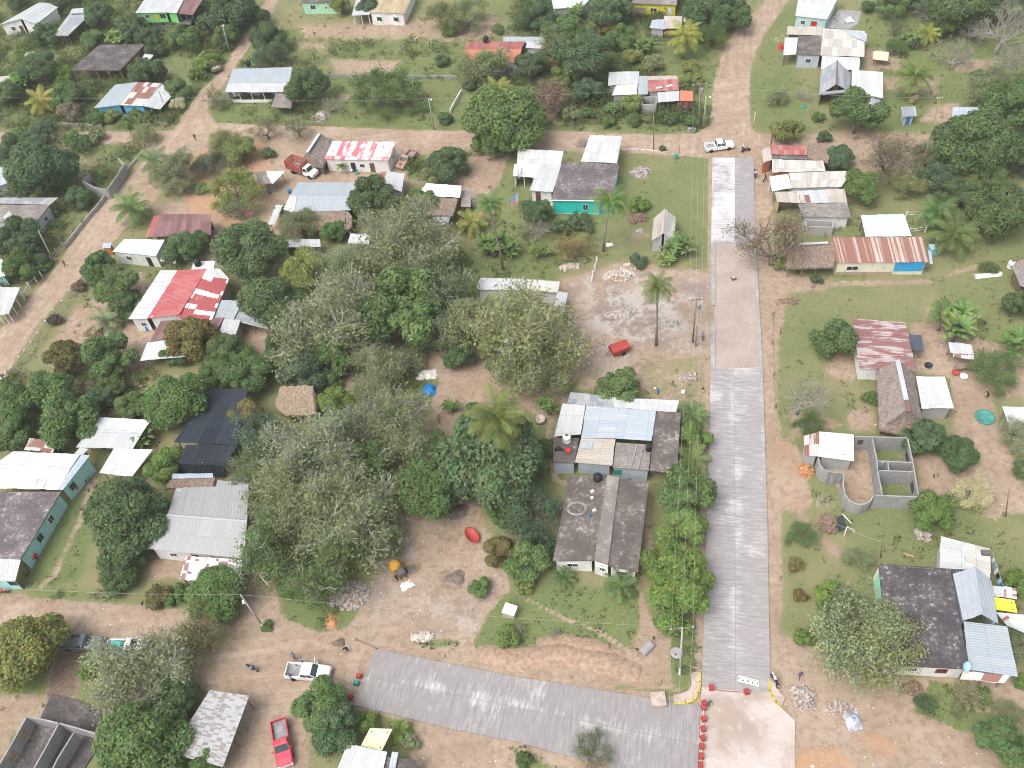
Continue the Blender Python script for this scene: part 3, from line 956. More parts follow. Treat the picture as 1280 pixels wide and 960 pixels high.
def ground_material():
    t = NT('ground_cover')
    p = t.n('NewGeometry').outputs['Position']
    A = {k: t.n('Attribute', attribute_name=k).outputs['Fac'] for k in CH}
    dirt, n2, n3 = dirt_nodes(t, p)
    m1 = t.noise(p, 0.33, 6, 0.7)
    m2 = t.noise(p, 0.07, 4, 0.6)
    m4 = t.noise(p, 2.6, 4, 0.75)
    m5 = t.noise(p, 9.0, 2, 0.7)
    # grass
    lush = t.math('ADD', A['lush'], t.math('MULTIPLY', t.math('SUBTRACT', m2, 0.5), 1.6))
    g = t.mix(t.step(lush, 0.1, 0.85), (0.26, 0.235, 0.13), (0.14, 0.185, 0.07))
    g = t.mix(t.step(m4, 0.44, 0.68, 0, 0.75), g, (0.235, 0.215, 0.12))
    g = t.mix(t.step(m5, 0.55, 0.75, 0, 0.5), g, (0.085, 0.105, 0.045))
    g = t.mix(t.step(m1, 0.5, 0.66, 0, 0.8), g, (0.145, 0.19, 0.07))
    # dirt shows where mask plus noise says so
    k = t.math('ADD', A['dirt'], t.math('MULTIPLY', t.math('SUBTRACT', t.math('ADD', t.math('MULTIPLY', m1, 0.6), t.math('MULTIPLY', m4, 0.4)), 0.5), 2.4))
    fd = t.step(k, 0.34, 0.72)
    base = t.mix(fd, g, dirt)
    o = t.math('ADD', A['orange'], t.math('MULTIPLY', t.math('SUBTRACT', m1, 0.5), 0.9))
    base = t.mix(t.step(t.math('MULTIPLY', o, t.step(A['orange'], 0, 0.15)), 0.35, 0.95, 0, 0.8), base, t.mix(m4, (0.46, 0.235, 0.12), (0.5, 0.31, 0.195)))
    gr = t.math('ADD', A['grey'], t.math('MULTIPLY', t.math('SUBTRACT', t.math('ADD', t.math('MULTIPLY', m1, .5), t.math('MULTIPLY', m4, .5)), 0.5), 1.5))
    base = t.mix(t.step(t.math('MULTIPLY', gr, t.step(A['grey'], 0, 0.15)), 0.35, 0.7, 0, 0.9), base, t.mix(t.step(n3, .4, .7, 0, .4), t.mix(t.step(t.noise(p, .17, 7, .72), .46, .55), (.235, .195, .17), (.45, .41, .385)), (.36, .31, .28)))
    mu = t.math('ADD', A['mud'], t.math('MULTIPLY', t.math('SUBTRACT', t.math('ADD', t.math('MULTIPLY', m1, .6), t.math('MULTIPLY', n2, .4)), 0.5), 1.5))
    base = t.mix(t.step(t.math('MULTIPLY', mu, t.step(A['mud'], 0, 0.15)), 0.35, 0.75, 0, 0.85), base, t.mix(t.step(m4, .35, .65), (0.135, 0.10, 0.078), (0.22, 0.17, 0.135)))
    # pebbles and scraps
    vo = t.n('TexVoronoi')
    t.ln(p, vo.inputs['Vector'])
    vo.inputs['Scale'].default_value = 1.4
    peb = t.math('MULTIPLY', t.step(vo.outputs['Distance'], 0.13, 0.07), t.step(t.white(vo.outputs['Position']), 0.72, 0.74))
    base = t.mix(t.math('MULTIPLY', peb, t.math('ADD', t.math('MULTIPLY', fd, 0.6), 0.12)), base, (0.62, 0.57, 0.53))
    t.bump(t.math('ADD', t.math('MULTIPLY', m4, 0.7), t.math('MULTIPLY', m5, 0.5)), 0.25, 0.6)
    return t.out(base, 0.95, spec=0.1)


go = link('ground', me, None, None, ground_material())
tag(go, 'grass and bare earth of the village yards', None, None, 'structure')


def flat_poly(name, mat, z, outline, label, th=None, kind='structure', cut=1.2, jag=0.0, uvdir=None):
    """a road sheet from surveyed outline points; ragged by jag metres"""
    W = [G(x, y, z) for x, y in outline]
    P = []
    for a, b in zip(W, W[1:] + W[:1]):
        n = max(1, int((b - a).length / cut))
        dd = (b - a).normalized()
        nr = Vector((-dd.y, dd.x, 0))
        for i in range(n):
            p = a.lerp(b, i / n)
            if jag:
                p = p + nr * random.uniform(-jag, jag) * (1 if i else .3)
            P.append(p)
    m = MB()
    if th:
        n = len(P)
        m.poly(P + [Vector((p.x, p.y, z - th)) for p in P], [tuple(range(n))] + [(i, n + i, n + (i + 1) % n, (i + 1) % n) for i in range(n)])
    else:
        m.poly(P, [tuple(range(len(P)))])
    o = m.obj(name, mat)
    bm = bmesh.new()
    bm.from_mesh(o.data)
    bmesh.ops.triangulate(bm, faces=[f for f in bm.faces if len(f.verts) > 4])
    bm.to_mesh(o.data)
    bm.free()
    if kind:
        tag(o, label, None, None, kind)
    return o


def dirt_road_material():
    t = NT('dirt_road')
    p = t.n('NewGeometry').outputs['Position']
    c, n2, n3 = dirt_nodes(t, p)
    # faint wheel wear
    n4 = t.noise(p, 0.5, 5, 0.7)
    c = t.mix(t.step(n4, 0.45, 0.7, 0, 0.35), c, (0.5, 0.415, 0.345))
    n5 = t.noise(p, 0.22, 4, 0.75)
    c = t.mix(t.step(n5, 0.54, 0.7, 0, 0.5), c, (0.26, 0.195, 0.148))
    # wheel ruts run along each road
    dd = G(230, 150) - G(20, 430)
    sp = t.n('SeparateXYZ')
    t.ln(p, sp.inputs[0])
    off = t.math('ABSOLUTE', t.math('SUBTRACT', sp.outputs[1], G(500, 174).y))
    rut = []
    for ang in (0.0, math.atan2(dd.y, dd.x)):
        mp = t.n('Mapping', vector_type='TEXTURE')
        mp.inputs['Rotation'].default_value = (0, 0, ang)
        t.ln(p, mp.inputs['Vector'])
        rut.append(t.noise(t.scl(mp.outputs[0], (0.05, 1.1, 1)), 1.0, 5, 0.7))
    diag = t.math('MULTIPLY', t.step(off, 6, 9), t.step(sp.outputs[1], G(100, 700).y, G(20, 500).y))
    mxr = t.n('Mix', data_type='FLOAT')
    t.ln(diag, mxr.inputs[0])
    t.ln(rut[0], mxr.inputs[2])
    t.ln(rut[1], mxr.inputs[3])
    rr = mxr.outputs[0]
    c = t.mix(t.step(rr, 0.52, 0.66, 0, 0.45), c, (0.25, 0.185, 0.14))
    c = t.mix(t.step(rr, 0.46, 0.34, 0, 0.45), c, (0.47, 0.385, 0.315))
    t.bump(n3, 0.1, 0.7)
    MATS['dirt_road'] = t.out(c, 0.95, spec=0.1)


def concrete_material(name, ang, org, seam_len, pale, base=(0.36, 0.335, 0.325), lane=None):
    """broom-finished slab street: cross bands, cement bloom, joints.
    local x runs across, local y along the street"""
    t = NT(name)
    mp = t.n('Mapping', vector_type='TEXTURE')
    mp.inputs['Location'].default_value = (org[0], org[1], 0)
    mp.inputs['Rotation'].default_value = (0, 0, ang)
    t.ln(t.n('NewGeometry').outputs['Position'], mp.inputs['Vector'])
    p = mp.outputs[0]
    br = t.noise(t.scl(p, (0.45, 3.2, 1)), 1.0, 6, 0.8)
    br2 = t.noise(t.scl(p, (0.7, 8, 1)), 1.0, 4, 0.7)
    bl = t.noise(p, 0.16, 6, 0.68)
    sp = t.n('SeparateXYZ')
    t.ln(p, sp.inputs[0])
    X, Y = sp.outputs[0], sp.outputs[1]
    k = t.math('ADD', t.math('MULTIPLY', br, 0.75), t.math('MULTIPLY', br2, 0.25))
    c = t.mix(t.step(k, 0.36, 0.62), tuple(v * 0.74 for v in base), tuple(v * 1.16 for v in base))
    c = t.mix(t.step(bl, 0.3, 0.7), c, tuple(v * q_ for v, q_ in zip(base, (0.86, 0.84, 0.84))))
    # bloom of pale cement, stronger where the lanes meet and in some bays
    bay = t.n('Combine' + 'XYZ')
    t.ln(t.math('FLOOR', t.math('MULTIPLY', X, 0.28)), bay.inputs[0])
    t.ln(t.math('FLOOR', t.math('MULTIPLY', Y, 1 / 4.2)), bay.inputs[1])
    bw = t.white(bay.outputs[0])
    seam = t.math('SUBTRACT', 1.0, t.step(t.math('ABSOLUTE', X), 0.15, 1.3))
    al = pale if not lane else t.math('ADD', pale, t.math('MULTIPLY', t.step(X, -0.05, 0.05, 1, 0), lane))
    fx = t.math('ADD', t.math('MULTIPLY', t.math('ADD', t.math('MULTIPLY', k, .75), t.math('MULTIPLY', bl, 0.95)), 1.0), t.math('ADD', t.math('MULTIPLY', bw, 0.1), t.math('MULTIPLY', seam, 0.07)))
    fx = t.math('ADD', fx, al)
    c = t.mix(t.step(fx, 0.87, 1.14, 0, 0.8), c, (0.6, 0.59, 0.605))
    jl = t.step(t.math('ABSOLUTE', X), 0.02, 0.06, 1, 0)
    jt = t.step(t.math('ABSOLUTE', t.math('SUBTRACT', t.math('FRACT', t.math('MULTIPLY', Y, 1 / seam_len)), 0.5)), 0.004, 0.012, 1, 0)
    c = t.mix(t.math('MULTIPLY', t.math('MAXIMUM', t.math('MULTIPLY', jl, 0.5), t.math('MULTIPLY', jt, 0.45)), 0.8), c, (0.16, 0.15, 0.14))
    t.bump(br2, 0.03, 0.4)
    MATS[name] = t.out(c, 0.85, spec=0.2)


dirt_road_material()

flat_poly('dirt_road', 'dirt_road', 0.012, W1, 'pale sandy dirt roads crossing at the top of the village', jag=0.35)
W2 = [(-12, 770), (20, 752), (60, 757), (130, 765), (230, 778), (300, 795), (345, 800), (420, 803), (455, 815), (440, 870), (400, 880), (370, 955), (362, 975), (290, 975), (318, 880), (318, 865), (262, 856), (240, 830), (140, 800), (80, 795), (-12, 792)]
flat_poly('dirt_road', 'dirt_road', 0.014, W2, 'sandy dirt road along the bottom left edge', jag=0.35)


def street(name, mat, outline, label, a, b, **k):
    A, B = G(*a), G(*b)
    d = B - A
    ang = math.atan2(d.y, d.x) - PI / 2
    concrete_material(mat, ang, A, 6.0, **k)
    return flat_poly(name, mat, 0.13, outline, label, th=0.3, cut=3.0)


street('concrete_street', 'concrete_far', [(890.5, 197), (942, 197), (944.5, 303), (889, 303)], 'far stretch of the new concrete street with a whitened lane', (918.5, 302), (918.5, 200), pale=-0.1, base=(0.32, 0.306, 0.315), lane=0.26)
street('concrete_street', 'concrete_near', [(888.5, 461), (953.5, 459), (959, 640), (963, 866), (920, 863), (877, 858), (882, 700)], 'near stretch of the broom-finished concrete street', (919.5, 862), (917.5, 462), pale=-0.04, base=(0.335, 0.318, 0.322))
street('concrete_street', 'concrete_side', [(469, 811), (560, 829), (640, 845), (760, 864), (840, 877), (875, 881), (872, 975), (835, 977), (700, 942), (640, 926), (560, 910), (442, 881)], 'grey concrete side street in the foreground', (870, 931), (458, 846), pale=-0.05, base=(0.295, 0.28, 0.28))
t = NT('base_course')
p = t.n('NewGeometry').outputs['Position']
n1, n2 = t.noise(p, 0.25, 6, .7), t.noise(p, 4, 4, .75)
c = t.mix(t.step(n1, .35, .65), (0.33, 0.265, 0.23), (0.385, 0.325, 0.29))
c = t.mix(t.step(n2, .5, .7, 0, .5), c, (0.5, 0.45, 0.42))
c = t.mix(t.step(n2, .42, .3, 0, .5), c, (0.32, 0.25, 0.21))
t.bump(n2, 0.05, .5)
MATS['base_course'] = t.out(c, 0.95)
t = NT('crushed_pad')
p = t.n('NewGeometry').outputs['Position']
n1, n2, n3 = t.noise(p, 0.16, 5, .6), t.noise(p, 3.2, 5, .8), t.noise(p, 1.0, 4, .7)
c = t.mix(t.step(n1, .38, .62), (0.36, 0.29, 0.25), (0.5, 0.45, 0.42))
c = t.mix(t.step(n2, .46, .36, 0, .6), c, (0.36, 0.28, 0.25))
c = t.mix(t.step(n3, .55, .7, 0, .5), c, (0.58, 0.55, 0.53))
t.bump(n2, 0.05, .6)
MATS['crushed_pad'] = t.out(c, 0.95)
flat_poly('unpaved_street', 'base_course', 0.05, [(891, 303), (943, 303), (946, 350), (949, 459), (893, 461), (892, 400), (894, 380)], 'pinkish compacted gravel gap in the street', th=0.2, cut=2)
for nm, pts in (('left', [(889, 303), (894, 303), (894, 381), (889, 381)]), ('low', [(889, 398), (894.5, 405), (894, 461), (888.5, 461)]), ('right', [(942, 303), (945, 303), (953.5, 459), (949, 459)])):
    flat_poly('street_kerb', 'concrete_raw', 0.15, pts, 'grey concrete edge strip of the unfinished street', th=0.3, cut=4)
flat_poly('street_pad', 'crushed_pad', 0.10, [(877, 858), (920, 863), (963, 866), (965, 873), (976, 884), (994, 901), (994, 975), (872, 975), (876, 885)], 'pale crushed stone surface at the street corner', th=0.25, cut=1.5, jag=.05)
plain('kerb_pink', (0.45, 0.38, 0.33), 0.9)
plain('kerb_yellow', (0.55, 0.43, 0.1), 0.8, 0.35)


def corner(outline, yellow, label):
    P = [G(x, y, 0.24) for x, y in outline]
    c = sum(P, Vector()) / len(P)
    c.z = 0
    e = empty('kerb_corner', c, label, 'kerb', 'painted kerb corners of the junction')
    m = MB()
    n = len(P)
    L = [p - c for p in P]
    m.poly(L + [Vector((p.x, p.y, -0.1)) for p in L], [tuple(range(n))] + [(i, n + i, n + (i + 1) % n, (i + 1) % n) for i in range(n)])
    m.obj('pavement', 'kerb_pink', e)
    m = MB()
    Y = [G(x, y, 0.245) - c for x, y in yellow]
    for a, b in zip(Y, Y[1:]):
        d = (b - a)
        mid = (a + b) / 2
        m.box((mid.x, mid.y, 0.12), (d.length + .1, 0.24, 0.28), math.atan2(d.y, d.x))
    m.obj('yellow_edge', 'kerb_yellow', e)


corner([(842, 868), (852, 867), (860, 863), (864.5, 856), (864, 840), (875, 839.5), (876.5, 852), (874, 866), (868, 875), (857, 879.5), (843, 880)], [(843, 879), (857, 878.5), (867, 874.5), (873, 866), (875.6, 852), (874.5, 840)], 'yellow-edged kerb corner beside the power pole')
corner([(961, 850), (974, 852), (974.5, 865.5), (981, 872.5), (976.6, 883), (969, 877), (964.5, 870), (961.5, 864)], [(961.8, 850), (962.3, 863), (965.3, 870), (970, 877), (976, 881.5)], 'smaller yellow-edged kerb corner beside the parked motorcycle')

# ------------------------------------------------------------------ buildings
# --- top left
h = H('gabled_house', 'white house with pale gabled tin roof on the lawn in the top corner')
h.block(q([(49, 3), (61, 4), (25, 24), (-1, 31)], (2.7, 3.7, 3.7, 2.7)), 'sheet_white', 'wall_white', edges='bl', ins=.3).win('b', .45, 1.1, .9).door('b', .85)
h.block(q([(61, 4), (73, 9), (45.5, 30), (25, 24)], (3.7, 2.7, 2.7, 3.7)), 'sheet_white', 'wall_white', edges='tbr', ins=.3).win('b', .6, .8, .8)
h = H('open_shed', 'long open shed with blue-grey tin roof on posts beside the white corner house', 'shed')
h.block(q([(87, 17), (115.5, 16), (84.5, 45), (67, 44)], (2.5, 2.9, 2.9, 2.5)), 'sheet_steel', None, posts='rb', npost=4)
h.block(q([(90, 11), (116, 9), (115.5, 16), (87, 17)], (3.0, 3.0)), 'sheet_white', 'wall_dim', edges='tlr')
h = H('two_storey_house', 'bright green two-storey house with white and maroon tin roof')
h.block(q([(184, -6), (222, -6), (208, 15.5), (169, 16.5)], (5.0, 4.8)), 'sheet_white', 'wall_green', edges='blt', z0=2.3).win('b', .3, 1.0, .9).win('b', .85, 1.3, 1.0, frame='frame_green')
m = MB()
p_, d_, n_, L_ = h.frame_at('b', .62)
m.lathe([(.02, 0), (.55, .0), (.55, .05), (.02, .05)], n=16, M=Matrix.Translation((p_.x + n_.x * .01, p_.y + n_.y * .01, 3.7)) @ Vector((n_.x, n_.y, 0)).to_track_quat('Z', 'Y').to_matrix().to_4x4())
plain('sign_yellow', (0.8, 0.5, 0.04))
m.obj('round_sign', 'sign_yellow', h.root)
h.block(q([(222, -6), (233, -6), (221, 16.5), (208, 15.5)], (5.0, 4.8)), 'sheet_white', 'wall_green', edges='bt', z0=2.3)
h.block(q([(233, -6), (257, -6), (241, 19), (221, 16.5)], (4.9, 4.5)), 'sheet_maroon', None, posts='rb', postm='frame_green')
h.block(q([(184, -6), (231, -6), (219, 26), (172, 27)], (2.3, 2.3)), 'concrete_raw', 'wall_grey', kind='slab', part='floor_slab').win('b', .65, 1.0, .8).win('b', .3, .7, .7)
h.block(q([(231, -6), (252, -4), (238, 31), (219, 29)], (2.3, 2.3)), 'slab_brown', None, kind='slab', part='balcony', posts='b', postm='frame_green')
h = H('slab_house', 'low brick house with wide dark flat slab roof and front porch')
h.block(q([(124, 56), (181, 55.5), (150, 88), (88, 87.5)], (3.0, 3.0)), 'slab_dark', None, kind='slab', posts='b', npost=5, postm='wall_brick', ins=.25)
h.block(q([(124, 56), (180, 56), (158, 79), (98, 78.5)], (2.8, 2.8)), None, 'wall_brick', kind='slab').win('b', .2, 1.2, 1).win('b', .75, 1.2, 1).door('b', .5, mat='door_white')
h.block(q([(181, 67), (192, 69), (186, 76), (176, 75)], (2.4, 2.2)), 'sheet_white', None, posts='r', npost=2, part='awning')
h = H('tin_roof_house', 'sky-blue house with patched white and rusty roof by the dirt road')
h.block(q([(144, 106), (172.5, 102.5), (150, 131.5), (117.5, 135)], (3.1, 2.6)), 'sheet_galv', 'wall_sky', edges='tbl').win('b', .5, .8, .7)
h.block(q([(172.5, 102.5), (202.5, 104), (179, 132.5), (150, 131.5)], (3.1, 2.6)), 'sheet_rusty', 'wall_sky', edges='tbr').door('b', .5, mat='door_blue')
h.block(q([(202.5, 104), (214, 121), (200, 137), (179, 132.5)], (3.0, 2.2, 2.0, 2.6)), 'sheet_white', None, posts='r')
h = H('veranda_house', 'long white-roofed house with balustrade porch at the crossroads')
h.block(q([(291, 86), (365, 84), (362, 103), (285, 104)], (3.5, 3.1)), 'sheet_galv', 'wall_white', ins=.3)
h.block(q([(285, 104), (362, 103), (360, 115), (281, 115.5)], (3.05, 2.6)), 'sheet_white', 'wall_white', edges='l', posts='b', npost=6, postm='post_white', ins=.25)
h.band('b', .05, .95, .1, .75, 'wall_white', 'balustrade', .08)
h.block(q([(345, 117), (366, 117), (364, 135.5), (339, 134)], (2.4, 2.1)), 'slab_grey', None, posts='br', npost=2, part='lean_to', th=.06, kind='sheet')
m = MB()
h = H('mint_house', 'mint-green house front showing white windows at the top edge of the village')
h.block(q([(372, -14), (424, -12), (426, 3), (377, 3)], (3.0, 2.8)), 'slab_brown', 'wall_mint', kind='slab', ins=.2).win('b', .25, 1.3, 1.1).win('b', .6, .6, .8).door('b', .85, mat='door_white')
h = H('gabled_house', 'white house with mustard twin-gabled roof and white porch')
h.block(q([(449, -14), (474, -14), (462, 18.5), (439.5, 19.5)], (2.8, 2.5)), 'sheet_white', None, posts='bl', npost=3, postm='post_white')
for i, (x0, x1, y0, y1, z0, z1) in enumerate(((461.5, 473, 16.5, 15, 2.7, 3.25), (473, 484, 15, 17, 3.25, 2.7), (484, 494, 17, 15.5, 2.7, 3.25), (494, 505, 15.5, 18, 3.25, 2.7))):
    h.block([(x0 + 14, y0 - 31, z0), (x1 + 14, y1 - 31, z1), (x1, y1, z1), (x0, y0, z0)], 'sheet_mustard', 'wall_white', edges={0: 'bl', 3: 'br'}.get(i, 'b'), ins=(.3, .0 if i < 3 else .3, .3, .0 if i else .3))
    if i in (0, 2):
        h.win('b', .9, 1.2, .9, frame='frame_green')
h = H('tiled_house', 'house with orange tiled front slope and maroon back slope beside a black tank')
h.block(q([(583, 52), (657, 51), (652, 61), (581, 62)], (2.8, 3.4)), 'sheet_salmon', 'wall_tan', edges='tlr')
h.block(q([(581, 62), (652, 61), (648, 78), (574, 77)], (3.4, 2.7)), 'sheet_orange', 'wall_white', edges='blr').win('b', .5, 1, .9)
h.block(q([(629, 46), (684, 46), (680, 54), (629, 53)], (3.0, 2.8)), 'sheet_galv', 'wall_grey', part='rear_roof')
h.block(q([(659, 52), (680.5, 52), (679, 61), (657, 60)], (3.1, 2.9)), 'sheet_white', 'wall_grey', edges='br', part='side_roof')
h = H('patched_house', 'patched cluster of white, brown and tin roofs with two skylights by the road')
h.block(q([(761, 90), (799, 89), (798, 104), (760, 107)], (2.7, 2.4)), 'sheet_white', 'wall_grey')
h.block(q([(770, 107), (797, 104.5), (796, 118), (765, 119)], (2.4, 2.2)), 'sheet_streaky', 'wall_block')
h.block(q([(799, 95), (810, 95), (810, 118), (797, 118)], (2.8, 2.3)), 'sheet_galv', 'wall_block', edges='tb')
h.block(q([(810, 95), (846, 94.5), (847.5, 99), (810, 100)], (2.9, 3.2)), 'sheet_tan', 'wall_block', edges='tr', part='rear_roof')
h.block(q([(810, 100), (847.5, 99), (849, 112.5), (810, 115)], (3.2, 2.7)), 'sheet_salmon', 'wall_block', edges='blr')
for x, y in ((824, 109.5), (837, 107)):
    m = MB()
    c_ = G(x, y, 3.0) - h.root.location
    m.box(c_, (1.1, .45, .08), .03)
    m.obj('skylight', 'plastic_white', h.root)
h.block(q([(822, 115.5), (849, 113.5), (849, 126), (822, 128)], (2.6, 2.2)), 'sheet_white', None, posts='b', npost=3)
h.block(q([(802, 121), (821, 119), (821, 130), (802, 131)], (2.0, 2.0)), None, 'wall_block', ins=.05)
h.block(q([(849.5, 113), (866, 114), (866.5, 126), (849.5, 126)], (2.5, 2.2)), 'sheet_orange', 'wall_orange', edges='trb')
h = H('tin_roof_house', 'aqua-tinted metal roof at the top edge among bananas')
h.block(q([(688, -6), (741, -5), (728, 9), (692, 11)], (2.9, 2.5)), 'sheet_teal', 'wall_grey')
h = H('slab_house', 'mustard-yellow house with grey slab roof under big trees')
h.block(q([(783, -10), (848, -10), (846, 6), (783, 4)], (3.0, 2.9)), 'slab_grey', 'wall_yellow', kind='slab', ins=.25).win('b', .55, 1.5, .9).door('b', .88, mat='door_white')
h.block(q([(784, 8), (808, 11), (806, 17), (783, 15)], (2.4, 2.2)), 'slab_dark', None, kind='sheet', posts='b', part='lean_to', npost=2)
h = H('tin_shed', 'small blue tin shed in front of the mustard-yellow house', 'shed')
h.block(q([(815, 25), (830, 24), (831, 37), (812, 35)], (2.4, 2.2)), 'sheet_blue', 'wall_block')
h = H('tin_shed', 'tan-roofed outbuilding between yellow palm and mustard house', 'shed')
h.block(q([(830, 20), (853, 20), (852, 35), (831, 36)], (2.6, 2.3)), 'sheet_tan', 'wall_wood')
h.block(q([(855, 21), (872, 21), (870, 28), (854, 27)], (2.4, 2.2)), 'sheet_pale', 'wall_wood', edges='rb')
# --- top right
h = H('tin_roof_house', 'pale turquoise house under a big plain white roof at the top edge')
h.block(q([(999, -8), (1050, -8), (1034, 24.5), (994, 20)], (3.2, 2.8)), 'sheet_bright', 'wall_aqua', ins=.25).win('b', .62, 1.2, 1, frame='frame_red', pane='plastic_red').win('b', .25, .9, .9).door('r', .4, mat='door_white')
h = H('tin_roof_house', 'rambling house of joined grey and white sheet roofs beside the grass verge')
h.block(q([(984, 33), (1028, 33.5), (1028, 44.5), (984, 43)], (2.9, 2.7)), 'sheet_tan', 'wall_grey', edges='tl')
h.block(q([(997.5, 44.5), (1027, 45.5), (1025.5, 69), (997.5, 68)], (2.8, 2.8)), 'slab_brown', 'wall_bluegrey', kind='slab', edges='bl', ins=.12).win('b', .5, 1.1, .9)
h.block(q([(981, 47), (997.5, 47), (995, 68), (979, 69)], (2.8, 2.4)), 'sheet_bright', None, posts='lb', npost=2, part='porch_roof')
h.block(q([(1029, 35.5), (1081, 39), (1080.5, 71), (1025, 69.5)], (3.0, 2.7)), 'sheet_pale', 'wall_grey', edges='tr')
h.block(q([(1053, 36), (1084, 42), (1083, 52), (1065, 46)], (3.15, 3.05)), 'sheet_blue', None, part='loose_sheet')
h.block(q([(1027.5, 70), (1075, 72), (1074, 88), (1026, 86)], (2.7, 2.4)), 'sheet_bright', 'wall_grey', edges='lb')
h = H('gabled_house', 'grey house with steep gabled tin roof and open front gable')
h.block([(1026, 88, 2.3), (1046.7, 75.8, 4.2), (1045.8, 105, 4.2), (1024, 119, 2.3)], 'sheet_steel', 'wall_wood', edges='tl', posts='b', npost=2, ins=.25)
h.block([(1046.7, 75.8, 4.2), (1064, 92.5, 2.3), (1061.7, 115, 2.3), (1045.8, 105, 4.2)], 'sheet_steel', 'wall_wood', edges='tr', posts='b', npost=2, ins=.25)
h.bar((1046.7, 75.8, 4.26), (1045.8, 105, 4.26), .14, 'sheet_maroon', 'ridge_cap')
h.bar((1028, 117, 2.6), (1060, 114, 2.6), .35, 'sheet_steel', 'gable_sheet')
h = H('tin_roof_house', 'large white sheet roof beside the steep grey gable')
h.block(q([(1065, 87.5), (1103.5, 90), (1104, 123), (1064, 115)], (2.9, 2.6)), 'sheet_bright', 'wall_grey', edges='trb')
h = H('open_shed', 'blue-grey lean-to roof half hidden behind a round tree', 'shed')
h.block(q([(1076, 117), (1101.5, 127), (1102, 142.5), (1082, 138)], (2.5, 2.1)), 'sheet_steel', None, posts='b')
h = H('animal_pen_roof', 'low yellow tarp roof on sticks in a dirt pen', 'pen')
h.block(q([(1092, 64), (1111, 65), (1110, 76), (1091, 74)], (1.7, 1.5)), 'tarp_cream', None, posts='tb', npost=2)
h = H('outhouse', 'little blue outhouse with a grey tin roof on the lawn', 'outhouse')
h.block(q([(1126, 133.5), (1144, 132.5), (1146, 145), (1128, 146)], (2.3, 2.0)), 'sheet_steel', 'wall_bluegrey', ins=(.2, .5, .3, .5)).door('b', .5, .7, 1.7, 'door_blue')
h = H('tin_roof_house', 'blue-white roof peeping out behind the big dark mango in the right trees')
h.block(q([(1191, 134), (1224, 134), (1224, 146), (1190, 146)], (2.8, 2.5)), 'sheet_blue', 'wall_grey')
h.block(q([(1236, 135), (1250, 142), (1248, 150), (1233, 146)], (2.6, 2.4)), 'sheet_steel', None, posts='b')
h = H('row_house', 'street-corner house with a red roof strip and pale sheets')
h.block(q([(963, 181), (1009, 182.5), (1009, 194), (964, 193)], (3.0, 2.7)), 'sheet_salmon', 'wall_brick', edges='tl')
h.block(q([(964, 193.3), (1009, 194.2), (1009, 199.5), (965, 198.5)], (2.55, 2.5)), 'slab_dark', None, kind='slab', part='gutter_slab')
h.block(q([(1011, 179), (1036, 179), (1036, 203), (1010, 198)], (3.0, 2.6)), 'thatch', 'wall_wood', kind='thatch', edges='tr')
h.block(q([(965, 199), (1029, 201), (1032, 214), (965, 215.5)], (2.7, 2.4)), 'sheet_pale', 'wall_orange', edges='lb')
h.block(q([(953, 186.5), (963, 183), (965, 200), (953.5, 203.5)], (2.6, 2.5)), 'sheet_tan', 'wall_orange', edges='bl', ins=.2, part='porch_roof')
h = H('row_house', 'long pale-roofed house with a white porch roof facing the street')
h.block(q([(961, 221), (985, 217), (990, 235), (965, 239)], (2.7, 2.4)), 'sheet_bright', None, posts='lb', npost=2, part='porch_roof', postm='post_white')
h.block(q([(986, 216), (1065, 213.5), (1052, 233.5), (990, 235)], (2.8, 2.5)), 'sheet_pale', 'wall_white')
h = H('row_house', 'house of tan, rusty and dark patches above a walled yard')
h.block(q([(968, 240), (996, 239), (998, 254), (972, 252.5)], (2.7, 2.6)), 'sheet_tan', 'wall_tan', edges='tl')
h.block(q([(996, 239), (1010, 238), (1014, 254), (998, 254)], (2.7, 2.6)), 'sheet_rusty', None)
h.block(q([(1010, 238), (1032, 237), (1037, 253), (1014, 254)], (2.7, 2.6)), 'sheet_white', None)
h.block(q([(1032, 237), (1056, 236), (1059, 253), (1037, 253)], (2.7, 2.6)), 'sheet_tan', 'wall_white', edges='tr')
h.block(q([(997, 255), (1059, 253.5), (1064, 272), (1004, 271)], (2.6, 2.3)), 'slab_grey', 'wall_white', kind='sheet', edges='rb', th=.08)
h.block(q([(1006, 274), (1042, 276), (1042, 284), (1008, 283)], (1.8, 1.8)), None, 'wall_block', ins=.02)
h = H('open_shed', 'white flat tin shelter on poles behind the rust-striped house', 'shed')
h.block(q([(1076, 269), (1130, 267.5), (1139.6, 295), (1082, 296)], (2.9, 2.6)), 'sheet_teal', None, posts='tblr', npost=3)
h = H('striped_house', 'long house with rust-striped roof, cream and bright blue walls')
h.block(q([(1038, 297), (1152.5, 296), (1161, 327.6), (1046, 328.5)], (3.7, 2.7)), 'sheet_rust_white', 'wall_cream', ins=(.3, .3, .25, .3))
h.band('b', .66, .995, .62, 2.62, 'wall_blue').win('b', .18, 1.8, .9, .9).band('b', .0, .65, -.1, .55, 'wall_tan', 'plinth')
h.block(q([(1160, 313), (1164, 314), (1166, 330), (1162, 329)], (2.6, 2.3)), 'sheet_blue', None, part='side_awning')
h = H('thatched_kitchen', 'open thatched kitchen joined to the rust-striped house', 'hut')
h.block(q([(985, 304), (1043, 302.5), (1043, 333.6), (983, 335)], (3.7, 2.3)), 'thatch', None, kind='thatch', posts='tb', npost=4, ins=.4)
h.bar((999, 305, 3.85), (1035, 303.5, 3.85), .22, 'sheet_white', 'ridge_cap')
h = H('thatched_hut', 'grey thatched hut cut by the right edge of the photo', 'hut')
h.block(q([(1278, 322), (1310, 318), (1312, 350), (1265, 333)], (3.6, 3.6, 2.4, 2.4)), 'thatch_grey', 'wall_wood', kind='thatch', edges='bl')
